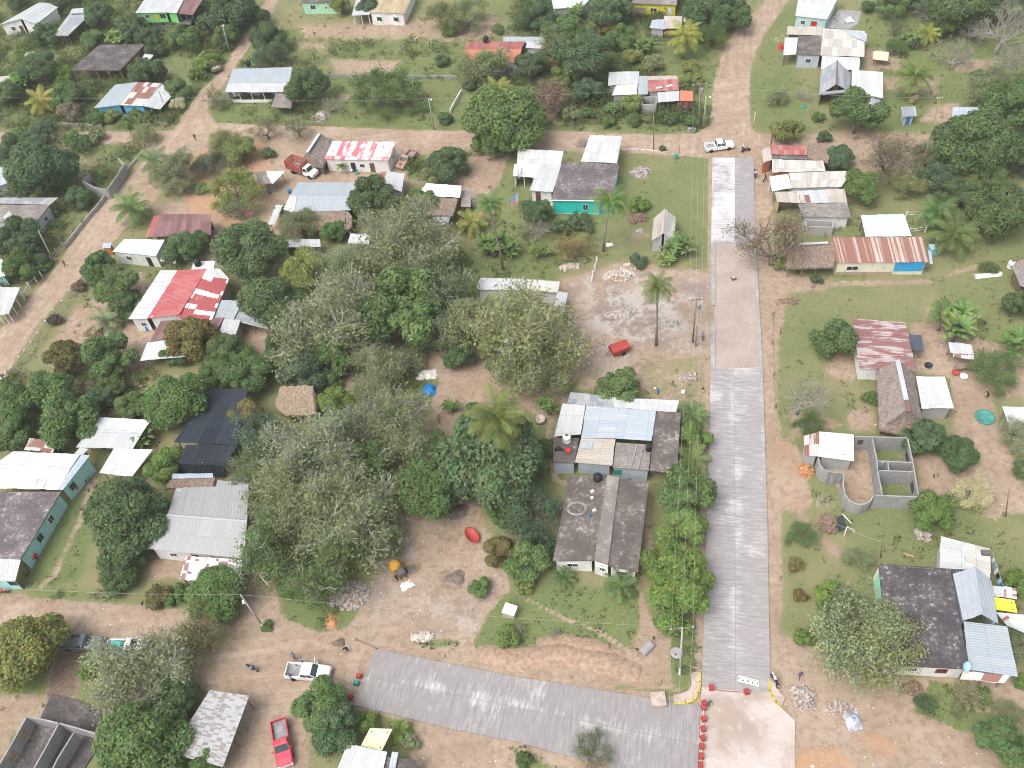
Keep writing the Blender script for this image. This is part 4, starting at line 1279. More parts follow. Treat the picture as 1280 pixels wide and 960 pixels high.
h.block(q([(1265, 333), (1312, 350), (1300, 365), (1275, 357)], (2.6, 2.6, 2.0, 2.0)), 'slab_grey', 'wall_wood', kind='sheet', edges='l')
# --- right middle
h = H('tin_roof_house', 'house with broad maroon and white worn roof beside the thatched ridge')
h.block(q([(1065.5, 398), (1132, 403), (1145, 463), (1074, 461)], (3.1, 2.6)), 'sheet_maroon_worn', 'wall_white', turn=True).win('l', .7, .8, .8)
h = H('open_shed', 'small navy tarp roof beside the maroon-striped house', 'canopy')
h.block(q([(1136, 418), (1152, 419), (1155, 439.5), (1139, 437)], (2.2, 2.0)), 'tarp_navy', None, posts='r', npost=2)
h = H('outdoor_kitchen', 'tiny kitchen stall with white and rust roof under the banana clump', 'stall')
h.block(q([(1185, 427), (1214, 431), (1217, 443), (1188, 441)], (2.3, 2.1)), 'sheet_white', None, posts='tb', npost=2)
h.block(q([(1192, 441), (1217, 443.5), (1217.5, 449.5), (1191, 446)], (2.1, 1.9)), 'sheet_rusty', None, part='awning')
m = MB()
c_ = G(1202, 462, 0) - h.root.location
m.box(c_ + Vector((0, 0, .75)), (2.0, .9, .06))
for a in (-.9, .9):
    for b in (-.4, .4):
        m.box(c_ + Vector((a, b, .37)), (.07, .07, .74))
m.obj('counter', 'post_wood', h.root)
h = H('thatched_house', 'big thatched house with a white and rusty ridge strip')
zs = 4.8
h.block([(1096, 463, 2.3), (1121, 450, zs), (1133, 513, zs), (1100, 537, 2.2)], 'thatch_grey', 'wall_wood', kind='thatch', edges='tl', ins=.5, turn=True)
h.block([(1121, 450, zs), (1144, 470, 2.3), (1154, 526, 2.2), (1133, 513, zs)], 'thatch_grey', 'wall_wood', kind='thatch', edges='tr', ins=.5, turn=True)
h.block([(1133, 513, zs - .1), (1154, 526, 2.3), (1128, 544, 2.0), (1100, 537, 2.2)], 'thatch', None, kind='thatch', part='hip_end')
h.block([(1119, 450, zs + .12), (1125, 450, zs + .12), (1136, 500, zs + .12), (1130, 500, zs + .12)], 'sheet_white', None, part='ridge_cap')
h.block([(1130, 500, zs + .12), (1136, 500, zs + .12), (1139, 514, zs), (1133, 514, zs)], 'sheet_maroon', None, part='ridge_cap')
h = H('open_shed', 'plain white flat roof leaning on the big thatched house', 'shed')
h.block(q([(1145, 470.5), (1181, 471), (1192.5, 510.5), (1152, 510.5)], (2.9, 2.6)), 'sheet_bright', 'wall_block', edges='b', posts='r')
h = H('open_shed', 'white tarp canopy on poles by the right edge near the teal net', 'canopy')
h.block(q([(1252.5, 508), (1290, 509), (1290, 537), (1262, 535)], (2.7, 2.4)), 'sheet_bright', None, posts='lt', npost=2)


def ring_walls(name, label, runs, hgt, mat='concrete_raw', cat='unfinished house', extra=None):
    """roofless masonry: each run is a line of wall-top pixels"""
    P0 = [G(x, y, 0) for x, y in runs[0][0]]
    org = sum(P0, Vector()) / len(P0)
    org.z = 0
    e = empty(name, org, label, cat)
    for pts, hh in runs:
        P = [G(x, y, hh) - org for x, y in pts]
        m = MB()
        n = len(P)
        tdir = [(P[min(i + 1, n - 1)] - P[max(i - 1, 0)]).normalized() for i in range(n)]
        tdir = [Vector((d.x, d.y, 0)).normalized() for d in tdir]
        N = [Vector((-d.y, d.x, 0)) * .08 for d in tdir]
        for i in range(n - 1):
            a, b, c, d = P[i] + N[i], P[i + 1] + N[i + 1], P[i + 1] - N[i + 1], P[i] - N[i]
            vs_ = [(p.x, p.y, -.15) for p in (a, b, c, d)] + [(p.x, p.y, hh + random.uniform(-.004, .004)) for p in (a, b, c, d)]
            m.poly(vs_, [(4, 5, 6, 7), (0, 1, 5, 4), (1, 2, 6, 5), (2, 3, 7, 6), (3, 0, 4, 7)])
        m.obj('wall', mat, e)
    return e, org


E1, O1 = ring_walls('unfinished_house', 'roofless grey block house with curved bay walls and empty rooms', [
    ([(1069, 545.5), (1134, 547)], 2.8), ([(1134.6, 548), (1141, 577), (1148, 619)], 2.8), ([(1090.5, 547.5), (1096.5, 577), (1097, 587)], 2.8),
    ([(1097, 588), (1103, 619)], 2.8), ([(1098, 576), (1140, 578)], 2.8), ([(1099, 588), (1142, 589.5)], 2.8), ([(1110, 577), (1111, 588)], 2.8), ([(1094, 619), (1147, 621)], 2.8),
    ([(1023, 571), (1024.5, 580), (1029, 586), (1036, 589.5), (1044, 590.5), (1053.5, 591)], 2.4),
    ([(1055, 592), (1054, 605), (1056, 617), (1061, 625), (1069, 629.5), (1078, 630.5), (1087, 627), (1091.5, 620)], 2.2)], 2.8)
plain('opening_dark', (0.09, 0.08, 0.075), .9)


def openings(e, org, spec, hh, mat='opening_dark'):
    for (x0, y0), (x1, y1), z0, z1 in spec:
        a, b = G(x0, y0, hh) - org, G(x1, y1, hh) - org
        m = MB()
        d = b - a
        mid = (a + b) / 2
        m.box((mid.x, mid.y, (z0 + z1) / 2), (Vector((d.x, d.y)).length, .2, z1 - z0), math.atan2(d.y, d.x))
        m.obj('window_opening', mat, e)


openings(E1, O1, [((1136.8, 558), (1139.5, 571), .9, 2.0), ((1143.6, 596), (1146, 608), .9, 2.0), ((1074, 545.6), (1081, 545.8), 1.2, 2.2)], 2.8)
for a, b in (((1104, 577.5), (1104.2, 577.5)), ((1123, 620.2), (1123.4, 620.2)), ((1112, 546.4), (1112.4, 546.4)), ((1036, 589.4), (1036.4, 589.5)), ((1046, 590.6), (1046.4, 590.6))):
    p_ = G(*a, 2.8) - O1
    m = MB()
    m.box((p_.x, p_.y, 1.35), (.2, .2, 2.9), .05)
    m.obj('pillar', 'concrete_raw', E1)
plain('room_earth', (0.28, 0.235, 0.19), 1)
h = H('open_shed', 'whitish rust-streaked tin roof over the corner of the unfinished house', 'shed')
h.block(q([(1004.5, 545), (1024, 539.5), (1024, 571), (1006, 569.5)], (2.9, 2.7)), 'sheet_rusty', 'wall_block', edges='lb')
h.block(q([(1024, 539.5), (1067, 543), (1068, 576.5), (1024, 571)], (2.9, 2.7)), 'sheet_streaky', 'wall_block', edges='trb', turn=True)
h = H('slab_house', 'house with big charcoal slab roof and dish above a white front')
h.block(q([(1098, 704), (1188, 711), (1211.5, 836.5), (1111, 831)], (3.1, 3.1)), 'slab_charcoal', 'wall_white', kind='slab', ins=(.2, .2, .35, .1)).win('b', .73, 1.2, 1, frame='frame_red').win('b', .35, 1, .9)
h.band('l', .05, .95, .2, 2.8, 'wall_mint')
m = MB()
m.tube([G(1101, 706, 3.2) - h.root.location, G(1186, 712.5, 3.2) - h.root.location], .09, 4)
m.tube([G(1143, 709, 3.14) - h.root.location, G(1148, 750, 3.14) - h.root.location, G(1196, 754, 3.14) - h.root.location], .06, 4)
m.obj('roof_joint', 'slab_dark', h.root)
m = MB()
c_ = G(1208, 833, 3.4) - h.root.location
m.lathe([(.02, -.14), (.3, -.08), (.5, .02), (.55, .1), (.5, .06), (.3, -.03), (.02, -.1)], n=16, M=Matrix.Translation(c_) @ Matrix.Rotation(.7, 4, 'X') @ Matrix.Rotation(.3, 4, 'Y'))
m.tube([c_, c_ + Vector((0, .1, -.4))], .04, 5)
plain('dish_blue', (0.35, 0.62, 0.78), .4)
m.obj('satellite_dish', 'dish_blue', h.root, smooth=True)
h.block(q([(1204, 838), (1262, 845), (1255, 854), (1200, 849)], (2.3, 2.0)), 'sheet_rusty', None, posts='b', part='porch_roof')
h = H('gabled_house', 'blue metal gable printed with red marks beside the charcoal slab')
h.block([(1191, 717.5, 3.2), (1219, 708, 4.5), (1228, 767.5, 4.5), (1204, 776, 3.2)], 'sheet_print', 'wall_bluegrey', edges='tl', ins=.2)
h.block([(1219, 708, 4.5), (1239, 726, 3.2), (1248, 780, 3.2), (1228, 767.5, 4.5)], 'sheet_blue', 'wall_bluegrey', edges='tr', ins=.2)
h = H('tin_roof_house', 'long whitish tin roof below the blue gable')
h.block(q([(1204, 776.5), (1259, 783), (1273, 846), (1212, 837)], (2.9, 2.4)), 'sheet_galv', 'wall_grey', turn=True)
h = H('tin_roof_house', 'pale sheet roof with a grey box on it behind the blue gable')
h.block(q([(1176, 670), (1206, 678), (1208, 712), (1174.5, 710)], (2.9, 2.7)), 'sheet_white', 'wall_grey', edges='lb', turn=True)
h.block(q([(1206, 678), (1237.5, 686), (1238, 727), (1208, 712)], (2.9, 2.7)), 'sheet_pale', 'wall_grey', edges='rt', turn=True)
m = MB()
m.box(G(1232, 691, 3.1) - h.root.location, (.9, .6, .35), -.2)
m.obj('roof_box', 'iron', h.root)
h = H('open_shed', 'low white and striped sheet shelter by the laundry bushes', 'shed')
h.block(q([(1238, 732), (1255, 734), (1255, 746), (1241, 745)], (2.3, 2.1)), 'sheet_bright', None, posts='t', npost=2)
h.block(q([(1255, 733), (1270, 736), (1271, 749), (1255, 747)], (2.3, 2.1)), 'sheet_stripe', None, posts='r', npost=2)
h = H('tarp_canopy', 'bright yellow tarp stretched between white roofs', 'tarp')
h.block(q([(1242, 746), (1268, 750), (1272, 766), (1244, 762)], (2.4, 2.3)), 'tarp_yellow', None, kind='cloth', posts='r', npost=2)
h = H('tarp_canopy', 'white tarp with a red mark at the right edge', 'tarp')
h.block(q([(1245, 765), (1288, 769), (1290, 795), (1259, 782)], (2.3, 2.2)), 'sheet_bright', None, kind='cloth', posts='r', npost=2)
m = MB()
m.box(G(1257, 773, 2.2) - h.root.location, (.9, .3, .03), .4)
m.obj('red_mark', 'sheet_salmon', h.root)

# --- centre
h = H('joined_house', 'sprawling house of joined white, blue and tan tin roofs with a dark slab corner')
h.block(q([(713, 490), (765, 496), (768, 509.5), (709, 504)], (2.7, 2.9)), 'sheet_steel', 'wall_block', edges='tl')
h.block(q([(765, 496), (849, 501), (845, 515), (768, 509.5)], (2.7, 2.9)), 'sheet_bright', 'wall_block', edges='tr')
h.block(q([(703, 504.5), (732, 506.5), (726, 542.5), (692.5, 546)], (3.0, 2.8)), 'sheet_bright', 'wall_grey', edges='tl')
h.block(q([(732.5, 506.5), (773, 510), (768, 548), (727, 548)], (3.15, 2.95)), 'sheet_blue', None, turn=True)
h.block(q([(773, 510), (820, 513.5), (815, 551), (768, 548)], (3.15, 2.95)), 'sheet_blue', None, turn=True)
h.block(q([(727, 548.2), (769, 549), (765, 582), (718.5, 578)], (3.0, 2.8)), 'sheet_tan', 'wall_bluegrey', edges='b', turn=True)
h.block(q([(726, 552), (741, 553), (740, 561), (725, 560)], (3.1, 3.02)), 'sheet_blue', None, part='skylight')
h.block(q([(692, 547), (724, 547.5), (718, 578.5), (691, 578)], (2.7, 2.7)), 'slab_brown', 'wall_bluegrey', kind='slab', ins=.15)
h.block(q([(820, 513.5), (851, 516), (846, 592), (812, 588)], (2.9, 2.9)), 'slab_brown', 'wall_grey', kind='slab', edges='tr', ins=.2)
h.block(q([(770, 553), (814, 556), (811, 588), (766, 584.5)], (2.7, 2.7)), 'slab_grey', 'wall_bluegrey', kind='slab', ins=.15).win('b', .12, 1.0, 1.1, frame='frame_green', pane='plastic_green')
for a, b in (((796, 556), (789, 584)), ((803, 560), (798, 586))):
    h.bar((*a, 2.78), (*b, 2.78), .09, 'concrete_raw', 'roof_beam')
for a, b in (((835, 584), (841, 591)), ((842, 584), (834, 591))):
    h.bar((*a, 3.1), (*b, 3.1), .06, 'post_white', 'roof_prop')
h = H('slab_house', 'house with long brown-grey low-pitched slab roof and white windowed front')
h.block(q([(711, 596), (759, 595), (743, 700.5), (691, 701)], (2.9, 3.3, 3.3, 2.9)), 'slab_brown', 'wall_white', kind='slab', edges='tbl').win('b', .45, 1.4, .8, frame='frame_white')
h.block(q([(774, 599), (811, 602.5), (797.5, 715), (760, 707)], (3.3, 2.9, 2.9, 3.3)), 'slab_brown', 'wall_white', kind='slab', edges='tbr').win('b', .45, 1.4, .8)
h.block(q([(759, 593.5), (774, 597), (760, 706), (743, 700.5)], (3.5, 3.5)), 'slab_grey', 'wall_white', kind='slab', edges='b', ins=(.1, .02, .2, .02)).win('b', .5, 1.0, .8, 1.2).door('b', .2, .6, 2.0, 'door_white')
h.bar((744, 701, 3.2), (760, 706.5, 3.2), .18, 'wall_white', 'door_canopy')
h = H('slab_house', 'turquoise house with a dark grey slab roof on the lawn')
h.block(q([(702, 203), (774, 205), (766, 251), (689, 250)], (3.2, 3.2)), 'slab_violet', 'wall_turquoise', kind='slab', ins=(.2, .2, .3, .3)).win('b', .55, .9, 1.3, .9).door('b', .84, 1.1, 2.1, 'door_blue').band('b', 0, 1, .0, .22, 'wall_cyan', 'plinth')
h.bar((689, 250.5, 3.15), (766, 251.5, 3.15), .1, 'wall_white', 'eave_trim')
h = H('open_shed', 'tall plain white roof behind the turquoise house by the dirt road', 'shed')
h.block(q([(737.5, 169), (777.5, 170), (771, 204), (726, 202)], (3.6, 3.4)), 'sheet_bright', 'wall_white', edges='tr', posts='l', postm='post_white')
h = H('tin_roof_house', 'white and grey roofed house with open porch joined to the turquoise house')
h.block(q([(647.5, 186), (704.5, 189), (701, 205), (646, 205)], (3.3, 3.0)), 'sheet_bright', 'wall_white', edges='tl')
h.block(q([(643, 205), (674, 205), (668, 222), (641, 220)], (3.0, 2.5)), 'sheet_streaky', 'wall_white', edges='l', posts='b', postm='post_white')
h.block(q([(674, 205), (702, 205), (691, 240), (662, 238)], (3.0, 2.5)), 'sheet_white', 'wall_white', edges='b', posts='l', postm='post_white', npost=2).door('b', .3)
h = H('gabled_shed', 'small grey gabled shed standing alone on the lawn by the street', 'shed')
h.block([(817, 273, 2.4), (831, 261, 3.8), (829, 292, 3.8), (814.5, 301, 2.4)], 'sheet_tan', 'wall_grey', edges='tbl', ins=.18)
h.block([(831, 261, 3.8), (845, 272, 2.4), (842.5, 300, 2.4), (829, 292, 3.8)], 'sheet_pale', 'wall_grey', edges='trb', ins=.18)
h = H('tin_roof_house', 'white building mostly hidden behind the big spreading olive-green tree', 'outbuilding')
h.block(q([(600, 347), (660, 349), (658, 363), (595, 362)], (3.0, 2.7)), 'sheet_white', 'wall_white')
h.block(q([(660, 349), (700, 352), (697, 366), (658, 363)], (3.0, 2.7)), 'sheet_pale', 'wall_white')
h.block(q([(697, 364), (710, 366), (705, 386), (692, 383)], (2.5, 2.3)), 'sheet_white', 'wall_white', part='side_roof')
# --- left of centre
h = H('pink_roof_house', 'white house with flaking pink and red roof beside the stake truck')
h.block(q([(416, 176), (495, 177.5), (485.5, 201), (405, 199)], (3.5, 2.8)), 'sheet_pink', 'wall_white', ins=.25).door('b', .42, mat='tank_black').win('b', .57, 1.0, .8).door('b', .73).win('r', .4, .9, .9, 1.2)
h = H('thatched_hut', 'steep thatched hut with a white ridge against the pink-roofed house', 'hut')
h.block([(399, 167, 4.2), (417, 175, 2.6), (404, 208, 2.4), (383, 190, 4.2)], 'thatch_grey', 'wall_wood', kind='thatch', edges='br', turn=True)
h.block([(396, 170, 4.2), (399, 167, 4.2), (383, 190, 4.2), (378, 200, 2.2)], 'thatch', 'wall_wood', kind='thatch', edges='l')
h.block([(397.5, 166.5, 4.4), (400.5, 167.5, 4.4), (385, 191, 4.4), (382, 190, 4.4)], 'sheet_white', None, part='ridge_cap')
h.block([(383, 190, 4.2), (404, 208, 2.4), (390, 207, 1.6), (377, 202, 1.8)], 'thatch', None, kind='thatch', part='hip_end')
h = H('tin_roof_house', 'large pale tin roof with a thatched skirt beside the red stake truck')
h.block(q([(373, 228), (452, 228), (446, 245), (362, 245)], (3.4, 3.9)), 'sheet_galv', 'wall_wood', edges='tlr')
h.block(q([(362, 245), (446, 245), (438, 263), (368, 264.5)], (3.9, 3.0)), 'sheet_galv', None)
h.block(q([(362, 245), (371, 245), (368, 266), (354, 262)], (3.95, 3.0)), 'sheet_white', None)
h.block([(368, 265, 3.0), (432, 263, 3.0), (432, 287, 2.0), (372, 288, 2.0)], 'thatch', 'wall_wood', kind='thatch', edges='bl', ins=.5)
h.block([(432, 263, 3.0), (440, 270, 2.8), (440, 284, 2.0), (432, 287, 2.0)], 'thatch', 'wall_wood', kind='thatch', edges='r', ins=.5)
h = H('tin_shed', 'low white-roofed wooden shed behind the yellow-green tree and thatched skirt', 'shed')
h.block(q([(356, 299), (400, 299), (401, 309), (355, 309)], (2.3, 2.0)), 'sheet_white', 'wall_wood')
h = H('open_shed', 'small white canopy half under the bare grey treetops', 'canopy')
h.block(q([(438, 292), (462, 293), (461, 305), (435, 304)], (2.4, 2.2)), 'sheet_bright', None, posts='lr', npost=2)
h = H('open_shed', 'narrow white sheet leaning beside the big tin and thatch house', 'shed')
h.block(q([(345, 256), (354, 256), (343, 281), (335, 281)], (1.9, 1.7)), 'sheet_white', None, posts='l', npost=2)
h = H('tin_roof_house', 'aqua-white tin roof with thatch slope and a hanging grey awning')
h.block(q([(533, 229), (577, 232), (575, 247), (521, 245)], (3.3, 2.9)), 'sheet_teal', 'wall_wood', edges='tlr')
h.block(q([(518, 246), (573, 248), (566, 270), (531, 269)], (2.9, 2.1)), 'thatch', 'wall_wood', kind='thatch', edges='lb', ins=.5)
h.block(q([(541, 271), (563, 271), (560, 281), (540, 281)], (2.0, 1.8)), 'sheet_steel', None, posts='b', npost=2, part='awning')
h = H('tin_shed', 'white tin shed with a small red end behind the dark green tree', 'shed')
h.block(q([(484, 214), (506, 217), (502, 240), (478, 231)], (2.6, 2.3)), 'sheet_white', 'wall_grey')
h.block(q([(476, 215), (483.5, 214), (478, 226), (470, 225)], (2.3, 2.1)), 'sheet_salmon', 'wall_grey', edges='lb')
h = H('open_shed', 'grey weathered plank lean-to beside the aqua roof', 'shed')
h.block(q([(577, 238), (590, 238), (588, 259), (576, 258)], (2.2, 2.0)), 'slab_grey', None, posts='rb', npost=2, kind='sheet')
h = H('open_shed', 'grey rustic shelter with a torn white sheet by the stake truck', 'shed')
h.block(q([(318, 216), (333, 213), (339, 230), (323, 229)], (2.4, 2.2)), 'slab_grey', None, posts='bl', npost=2, kind='sheet')
h.block(q([(333, 214), (356, 214), (341, 230), (336, 226)], (2.4, 2.2)), 'sheet_streaky', None, posts='r', npost=2)
h = H('maroon_house', 'long maroon-roofed shack with a red end panel by the tall palm')
h.block(q([(201, 267.5), (264, 268), (264, 294), (191, 296)], (3.1, 2.5)), 'sheet_maroon', 'wall_wood', edges='tlb')
h.block(q([(192, 270), (201, 270), (191, 296), (182, 296)], (2.9, 2.4)), 'sheet_salmon', None, posts='l', npost=2)
h = H('tin_roof_house', 'small off-white house with flat aqua-white roof above the red roof')
h.block(q([(155, 299), (206, 299.5), (195, 320), (140, 315)], (3.0, 2.7)), 'sheet_teal', 'wall_white', ins=.2).door('b', .78, mat='tank_black').win('b', .3)
h = H('tin_shed', 'tiny grey tin porch beside the off-white house', 'shed')
h.block(q([(203, 318), (221, 322), (219, 330), (200, 326)], (2.2, 2.0)), 'sheet_pale', None, posts='b', npost=2)
h = H('tin_shed', 'pale little tin hut at the edge of the dirt road', 'shed')
h.block(q([(129, 304), (140, 303), (138, 310), (128, 310)], (1.9, 1.7)), 'sheet_blue', 'wall_orange', ins=.15)
h = H('patchwork_house', 'big house with red and white patchwork roof, maroon lower roof and black tank')
h.block(q([(201, 338), (222, 338), (184, 398.5), (160, 399)], (3.6, 3.0)), 'sheet_bright', 'wall_white', edges='tbl', turn=True).win('b', .6, .8, .9)
h.block(q([(222, 338), (259, 336), (224, 393), (184, 398.5)], (3.6, 3.8, 3.8, 3.0)), 'sheet_red', 'wall_white', edges='b', turn=True)
h.block(q([(259, 336), (286, 350), (265, 400), (220, 396)], (3.8, 3.2, 2.9, 3.6)), 'sheet_patch', 'wall_block', edges='rb')
h.block(q([(258, 335), (275, 336), (287, 349), (262, 346)], (3.86, 3.8, 3.35, 3.7)), 'sheet_bright', None)
h.block(q([(242, 327), (269, 326), (267, 337), (239, 337)], (2.9, 2.9)), 'sheet_bright', 'wall_white', kind='slab')
h.block(q([(277, 375), (304, 376), (292, 399), (266, 397)], (2.9, 2.6)), 'sheet_galv', None)
h.block(q([(201, 401), (280, 397), (272, 412), (187.5, 427.5)], (2.8, 2.6)), 'sheet_maroon', 'wall_white', edges='tl')
h.block(q([(184, 428), (240, 421), (234, 446), (175, 451)], (2.5, 2.3)), 'sheet_bright', None, posts='b')
h.block(q([(280, 399), (301, 400), (291, 429), (268, 430)], (2.7, 2.4)), 'sheet_white', 'wall_block', edges='rb')
h = H('open_shed', 'grey corrugated lean-to at the end of the patchwork roof', 'shed')
h.block(q([(304, 376), (319, 377), (336, 412), (293, 401)], (2.6, 2.4)), 'sheet_steel', None, posts='b', npost=3, turn=True)
h = H('slab_house', 'grey slab-roofed house with a tin back strip on the far side of the road')
h.block(q([(-8, 247), (73, 247), (62, 256), (-8, 254)], (3.0, 2.8)), 'sheet_steel', None, posts='r', npost=2)
h.block(q([(-12, 256), (62, 256), (44, 279), (-12, 277)], (2.8, 2.8)), 'slab_grey', 'wall_grey', kind='slab', ins=.15).win('r', .45, 1.0, .9)
h.block(q([(4, 272), (11, 264), (23, 274), (14, 277)], (2.95, 2.9)), 'sheet_white', None, part='loose_sheet')
h = H('tin_roof_house', 'pale blue roof at the left edge below the top trees')
h.block(q([(-14, 209), (13, 209), (17, 227), (-14, 236)], (2.8, 2.5)), 'sheet_blue', 'wall_grey')
h = H('tin_roof_house', 'aqua roof corner at the left edge behind the roadside fence')
h.block(q([(-16, 322), (3, 324), (7, 345), (-16, 350)], (2.8, 2.5)), 'sheet_teal', 'wall_aqua')
h = H('carport', 'white carport on concrete posts at the left edge of the road', 'carport')
h.block(q([(-12, 358), (25, 359.5), (11, 392), (-12, 396)], (2.6, 2.4)), 'sheet_white', None, posts='rb', npost=4, postm='post_white')
h = H('tin_roof_house', 'grey roof edge in the upper left scrub')
h.block(q([(-12, 97), (16, 94), (12, 101), (-12, 105)], (2.6, 2.4)), 'sheet_tan', 'wall_grey')
E2, O2 = ring_walls('ruined_house', 'roofless grey block ruin with plants growing inside by the left wall', [
    ([(147, 197), (155, 205)], 2.2), ([(155, 205.5), (145, 221), (134, 237)], 2.2), ([(133, 237), (118, 234), (103, 226)], 2.2), ([(103, 225), (112, 217)], 2.0)], 2.2, 'concrete_raw', 'ruin')
openings(E2, O2, [((146.5, 218.5), (143.5, 223), .8, 1.6)], 2.2)
# --- bottom left
h = H('long_house', 'long turquoise house with white metal and blotchy slab roofs')
h.block(q([(17, 564), (100, 568), (86, 589), (-14, 585)], (3.5, 3.2)), 'sheet_bright', 'wall_cyan', edges='t')
h.block(q([(-14, 585), (86, 589), (72, 612), (-14, 610)], (3.2, 2.9)), 'sheet_streaky', None)
h.block(q([(100, 568), (112.5, 569), (78, 613), (70, 612)], (3.3, 3.3, 2.9, 2.9)), 'sheet_blue', 'wall_cyan', edges='r', ins=.3).win('r', .75, 1.0, 1.2, frame='frame_green')
h.block(q([(-14, 615), (76, 614.5), (26, 699), (-14, 697)], (3.0, 3.0)), 'slab_violet', 'wall_cyan', kind='slab', edges='r', ins=.25).win('r', .33, 1.0, 1.2).win('r', .62, 1.0, 1.2, frame='frame_green')
h.block(q([(-14, 697), (26, 700), (19, 727), (-14, 727)], (2.9, 2.6)), 'sheet_white', 'wall_cyan', edges='b', posts='r', npost=2).win('b', .8, 1.2, 1.2, frame='frame_green')
h = H('tin_shed', 'low rusty-streaked shed against the back of the long turquoise house', 'shed')
h.block(q([(37, 548), (74, 550), (66, 566), (30, 562)], (2.6, 2.3)), 'sheet_rusty', 'wall_wood')
h = H('open_shed', 'wide white open shed beside the shade net', 'shed')
h.block(q([(121, 521), (189, 525), (178, 541), (110, 539)], (2.9, 2.8)), 'sheet_bright', None, posts='t')
h.block(q([(110, 539), (178, 541), (166, 561), (95, 559)], (2.8, 2.6)), 'sheet_white', None, posts='lb')
h.block(q([(100, 559), (111, 561), (101, 571), (93, 567)], (2.6, 2.8)), 'sheet_bright', None, part='link_roof')
h = H('open_shed', 'square white roof over posts next to the big dark mango', 'shed')
h.block(q([(142.5, 560), (191, 562), (165, 596), (124, 591)], (2.7, 2.4)), 'sheet_bright', None, posts='bl', npost=3)
h = H('shade_net', 'large black shade net stretched over posts', 'shade net')
h.block(q([(265, 485), (310, 487), (297, 556), (217, 553)], (3.4, 3.4)), 'net_black', None, kind='cloth', posts='lr', npost=4)
h.block(q([(232, 556), (297, 556), (281, 582), (222, 580)], (3.3, 2.5)), 'net_black', None, kind='cloth', posts='b', npost=3)
h.block(q([(224, 581), (281, 583), (279, 596), (222, 594)], (2.3, .4)), 'net_black', None, kind='cloth', part='net_side')
h = H('thatched_hut', 'brown thatched strip hut between the shade net and grey corrugated roof', 'hut')
h.block(q([(214, 598), (268, 597), (267, 613), (206, 611)], (2.8, 2.2)), 'thatch', None, kind='thatch', posts='t')
h.block(q([(216, 592.5), (266, 591.5), (266.5, 597), (215, 598.5)], (2.9, 2.95)), 'sheet_blue', None, part='ridge_cap')
h = H('gabled_house', 'house under one broad light-grey corrugated gable roof')
h.block(q([(220, 610), (311, 606), (309, 652), (209, 644)], (3.1, 4.2)), 'sheet_grey', 'wall_white', edges='tlr')
h.block(q([(209, 644), (309, 652), (304, 698), (184, 686)], (4.2, 3.0)), 'sheet_grey', 'wall_white', edges='blr').win('b', .2, 1, .9).door('b', .45)
h.block(q([(272, 600), (311, 604), (311, 613), (269, 611)], (2.7, 2.9)), 'sheet_grey', None, part='rear_sheet')
h.bar((209, 644, 4.25), (309, 652, 4.25), .16, 'sheet_white', 'ridge_cap')
h = H('open_shed', 'front awning of red, white and clear sheets below the grey gable', 'awning')
h.block(q([(233, 694), (250, 696), (243, 726), (224, 724)], (2.7, 2.3)), 'sheet_stripe', None, posts='b', npost=2)
h.block(q([(250, 696), (260, 697), (254, 727), (243, 726)], (2.7, 2.3)), 'sheet_bright', None)
h.block(q([(260, 697), (303, 700), (302, 724), (254, 727)], (2.7, 2.3)), 'sheet_stripe', None, posts='b', npost=2)
h = H('thatched_hut', 'tan thatched hut among the grey-green trees', 'hut')
h.block(q([(350, 483), (390, 482), (395, 518), (356, 519)], (4.2, 2.3)), 'thatch_tan', 'wall_wood', kind='thatch', edges='b', ins=.5)
h.block(q([(350, 483), (352, 483), (356, 519), (344, 508)], (4.2, 4.2, 2.3, 2.3)), 'thatch_tan', 'wall_wood', kind='thatch', edges='l', ins=.3)
h.block(q([(389, 482), (391, 482), (398, 508), (395, 518)], (4.2, 4.2, 2.3, 2.3)), 'thatch_tan', 'wall_wood', kind='thatch', edges='r', ins=.3)
E3, O3 = ring_walls('ruined_house', 'roofless dark grey concrete frame with empty window holes in the bottom corner', [
    ([(33, 896), (54, 899.5), (72.5, 904)], 2.4), ([(32.5, 897), (17, 925), (-8, 968)], 2.4), ([(73, 905), (55, 938), (38, 968)], 2.4), ([(74, 904), (96, 910), (120, 917)], 2.4), ([(92, 916), (72, 948), (62, 968)], 2.4)], 2.4, 'concrete_raw', 'ruin')
openings(E3, O3, [((27, 906.5), (19.5, 920.5), .6, 1.8), ((12, 933.5), (4, 947.5), .6, 1.8)], 2.4, 'earth')
flat_poly('concrete_floor', 'slab_dark', 0.16, [(42, 915), (64, 868), (88, 873), (125, 885), (128, 925), (90, 985), (0, 985), (12, 960)], 'dark weathered floor slab of the corner ruin', th=.35, cut=3)
h = H('scaled_shed', 'shed roof of overlapping silvery sheets with dark scale-like dashes', 'shed')
h.block(q([(262, 863), (312, 869), (279, 958), (212, 942)], (3.3, 3.0)), 'sheet_scaled', None, posts='rb', npost=4)
h = H('open_shed', 'white corrugated roof cut by the bottom edge beside a cream cloth', 'shed')
h.block(q([(434, 930), (484, 940), (476, 975), (418, 970)], (2.9, 2.6)), 'sheet_white', None, posts='tr')
h.block(q([(484, 946), (520, 950), (522, 975), (476, 972)], (2.6, 2.4)), 'slab_dark', 'wall_block', kind='sheet', part='dark_roof')
h.block(q([(490, 940), (498, 941), (492, 972), (484, 970)], (2.85, 2.75)), 'sheet_blue', None, part='gutter_sheet')
h = H('tarp_canopy', 'cream cloth canopy sagging beside the bottom white roof', 'tarp')
h.block(q([(462.5, 910), (490.5, 911), (477, 939), (451, 932)], (2.8, 2.5)), 'tarp_cream', None, kind='cloth', posts='tr', npost=2)

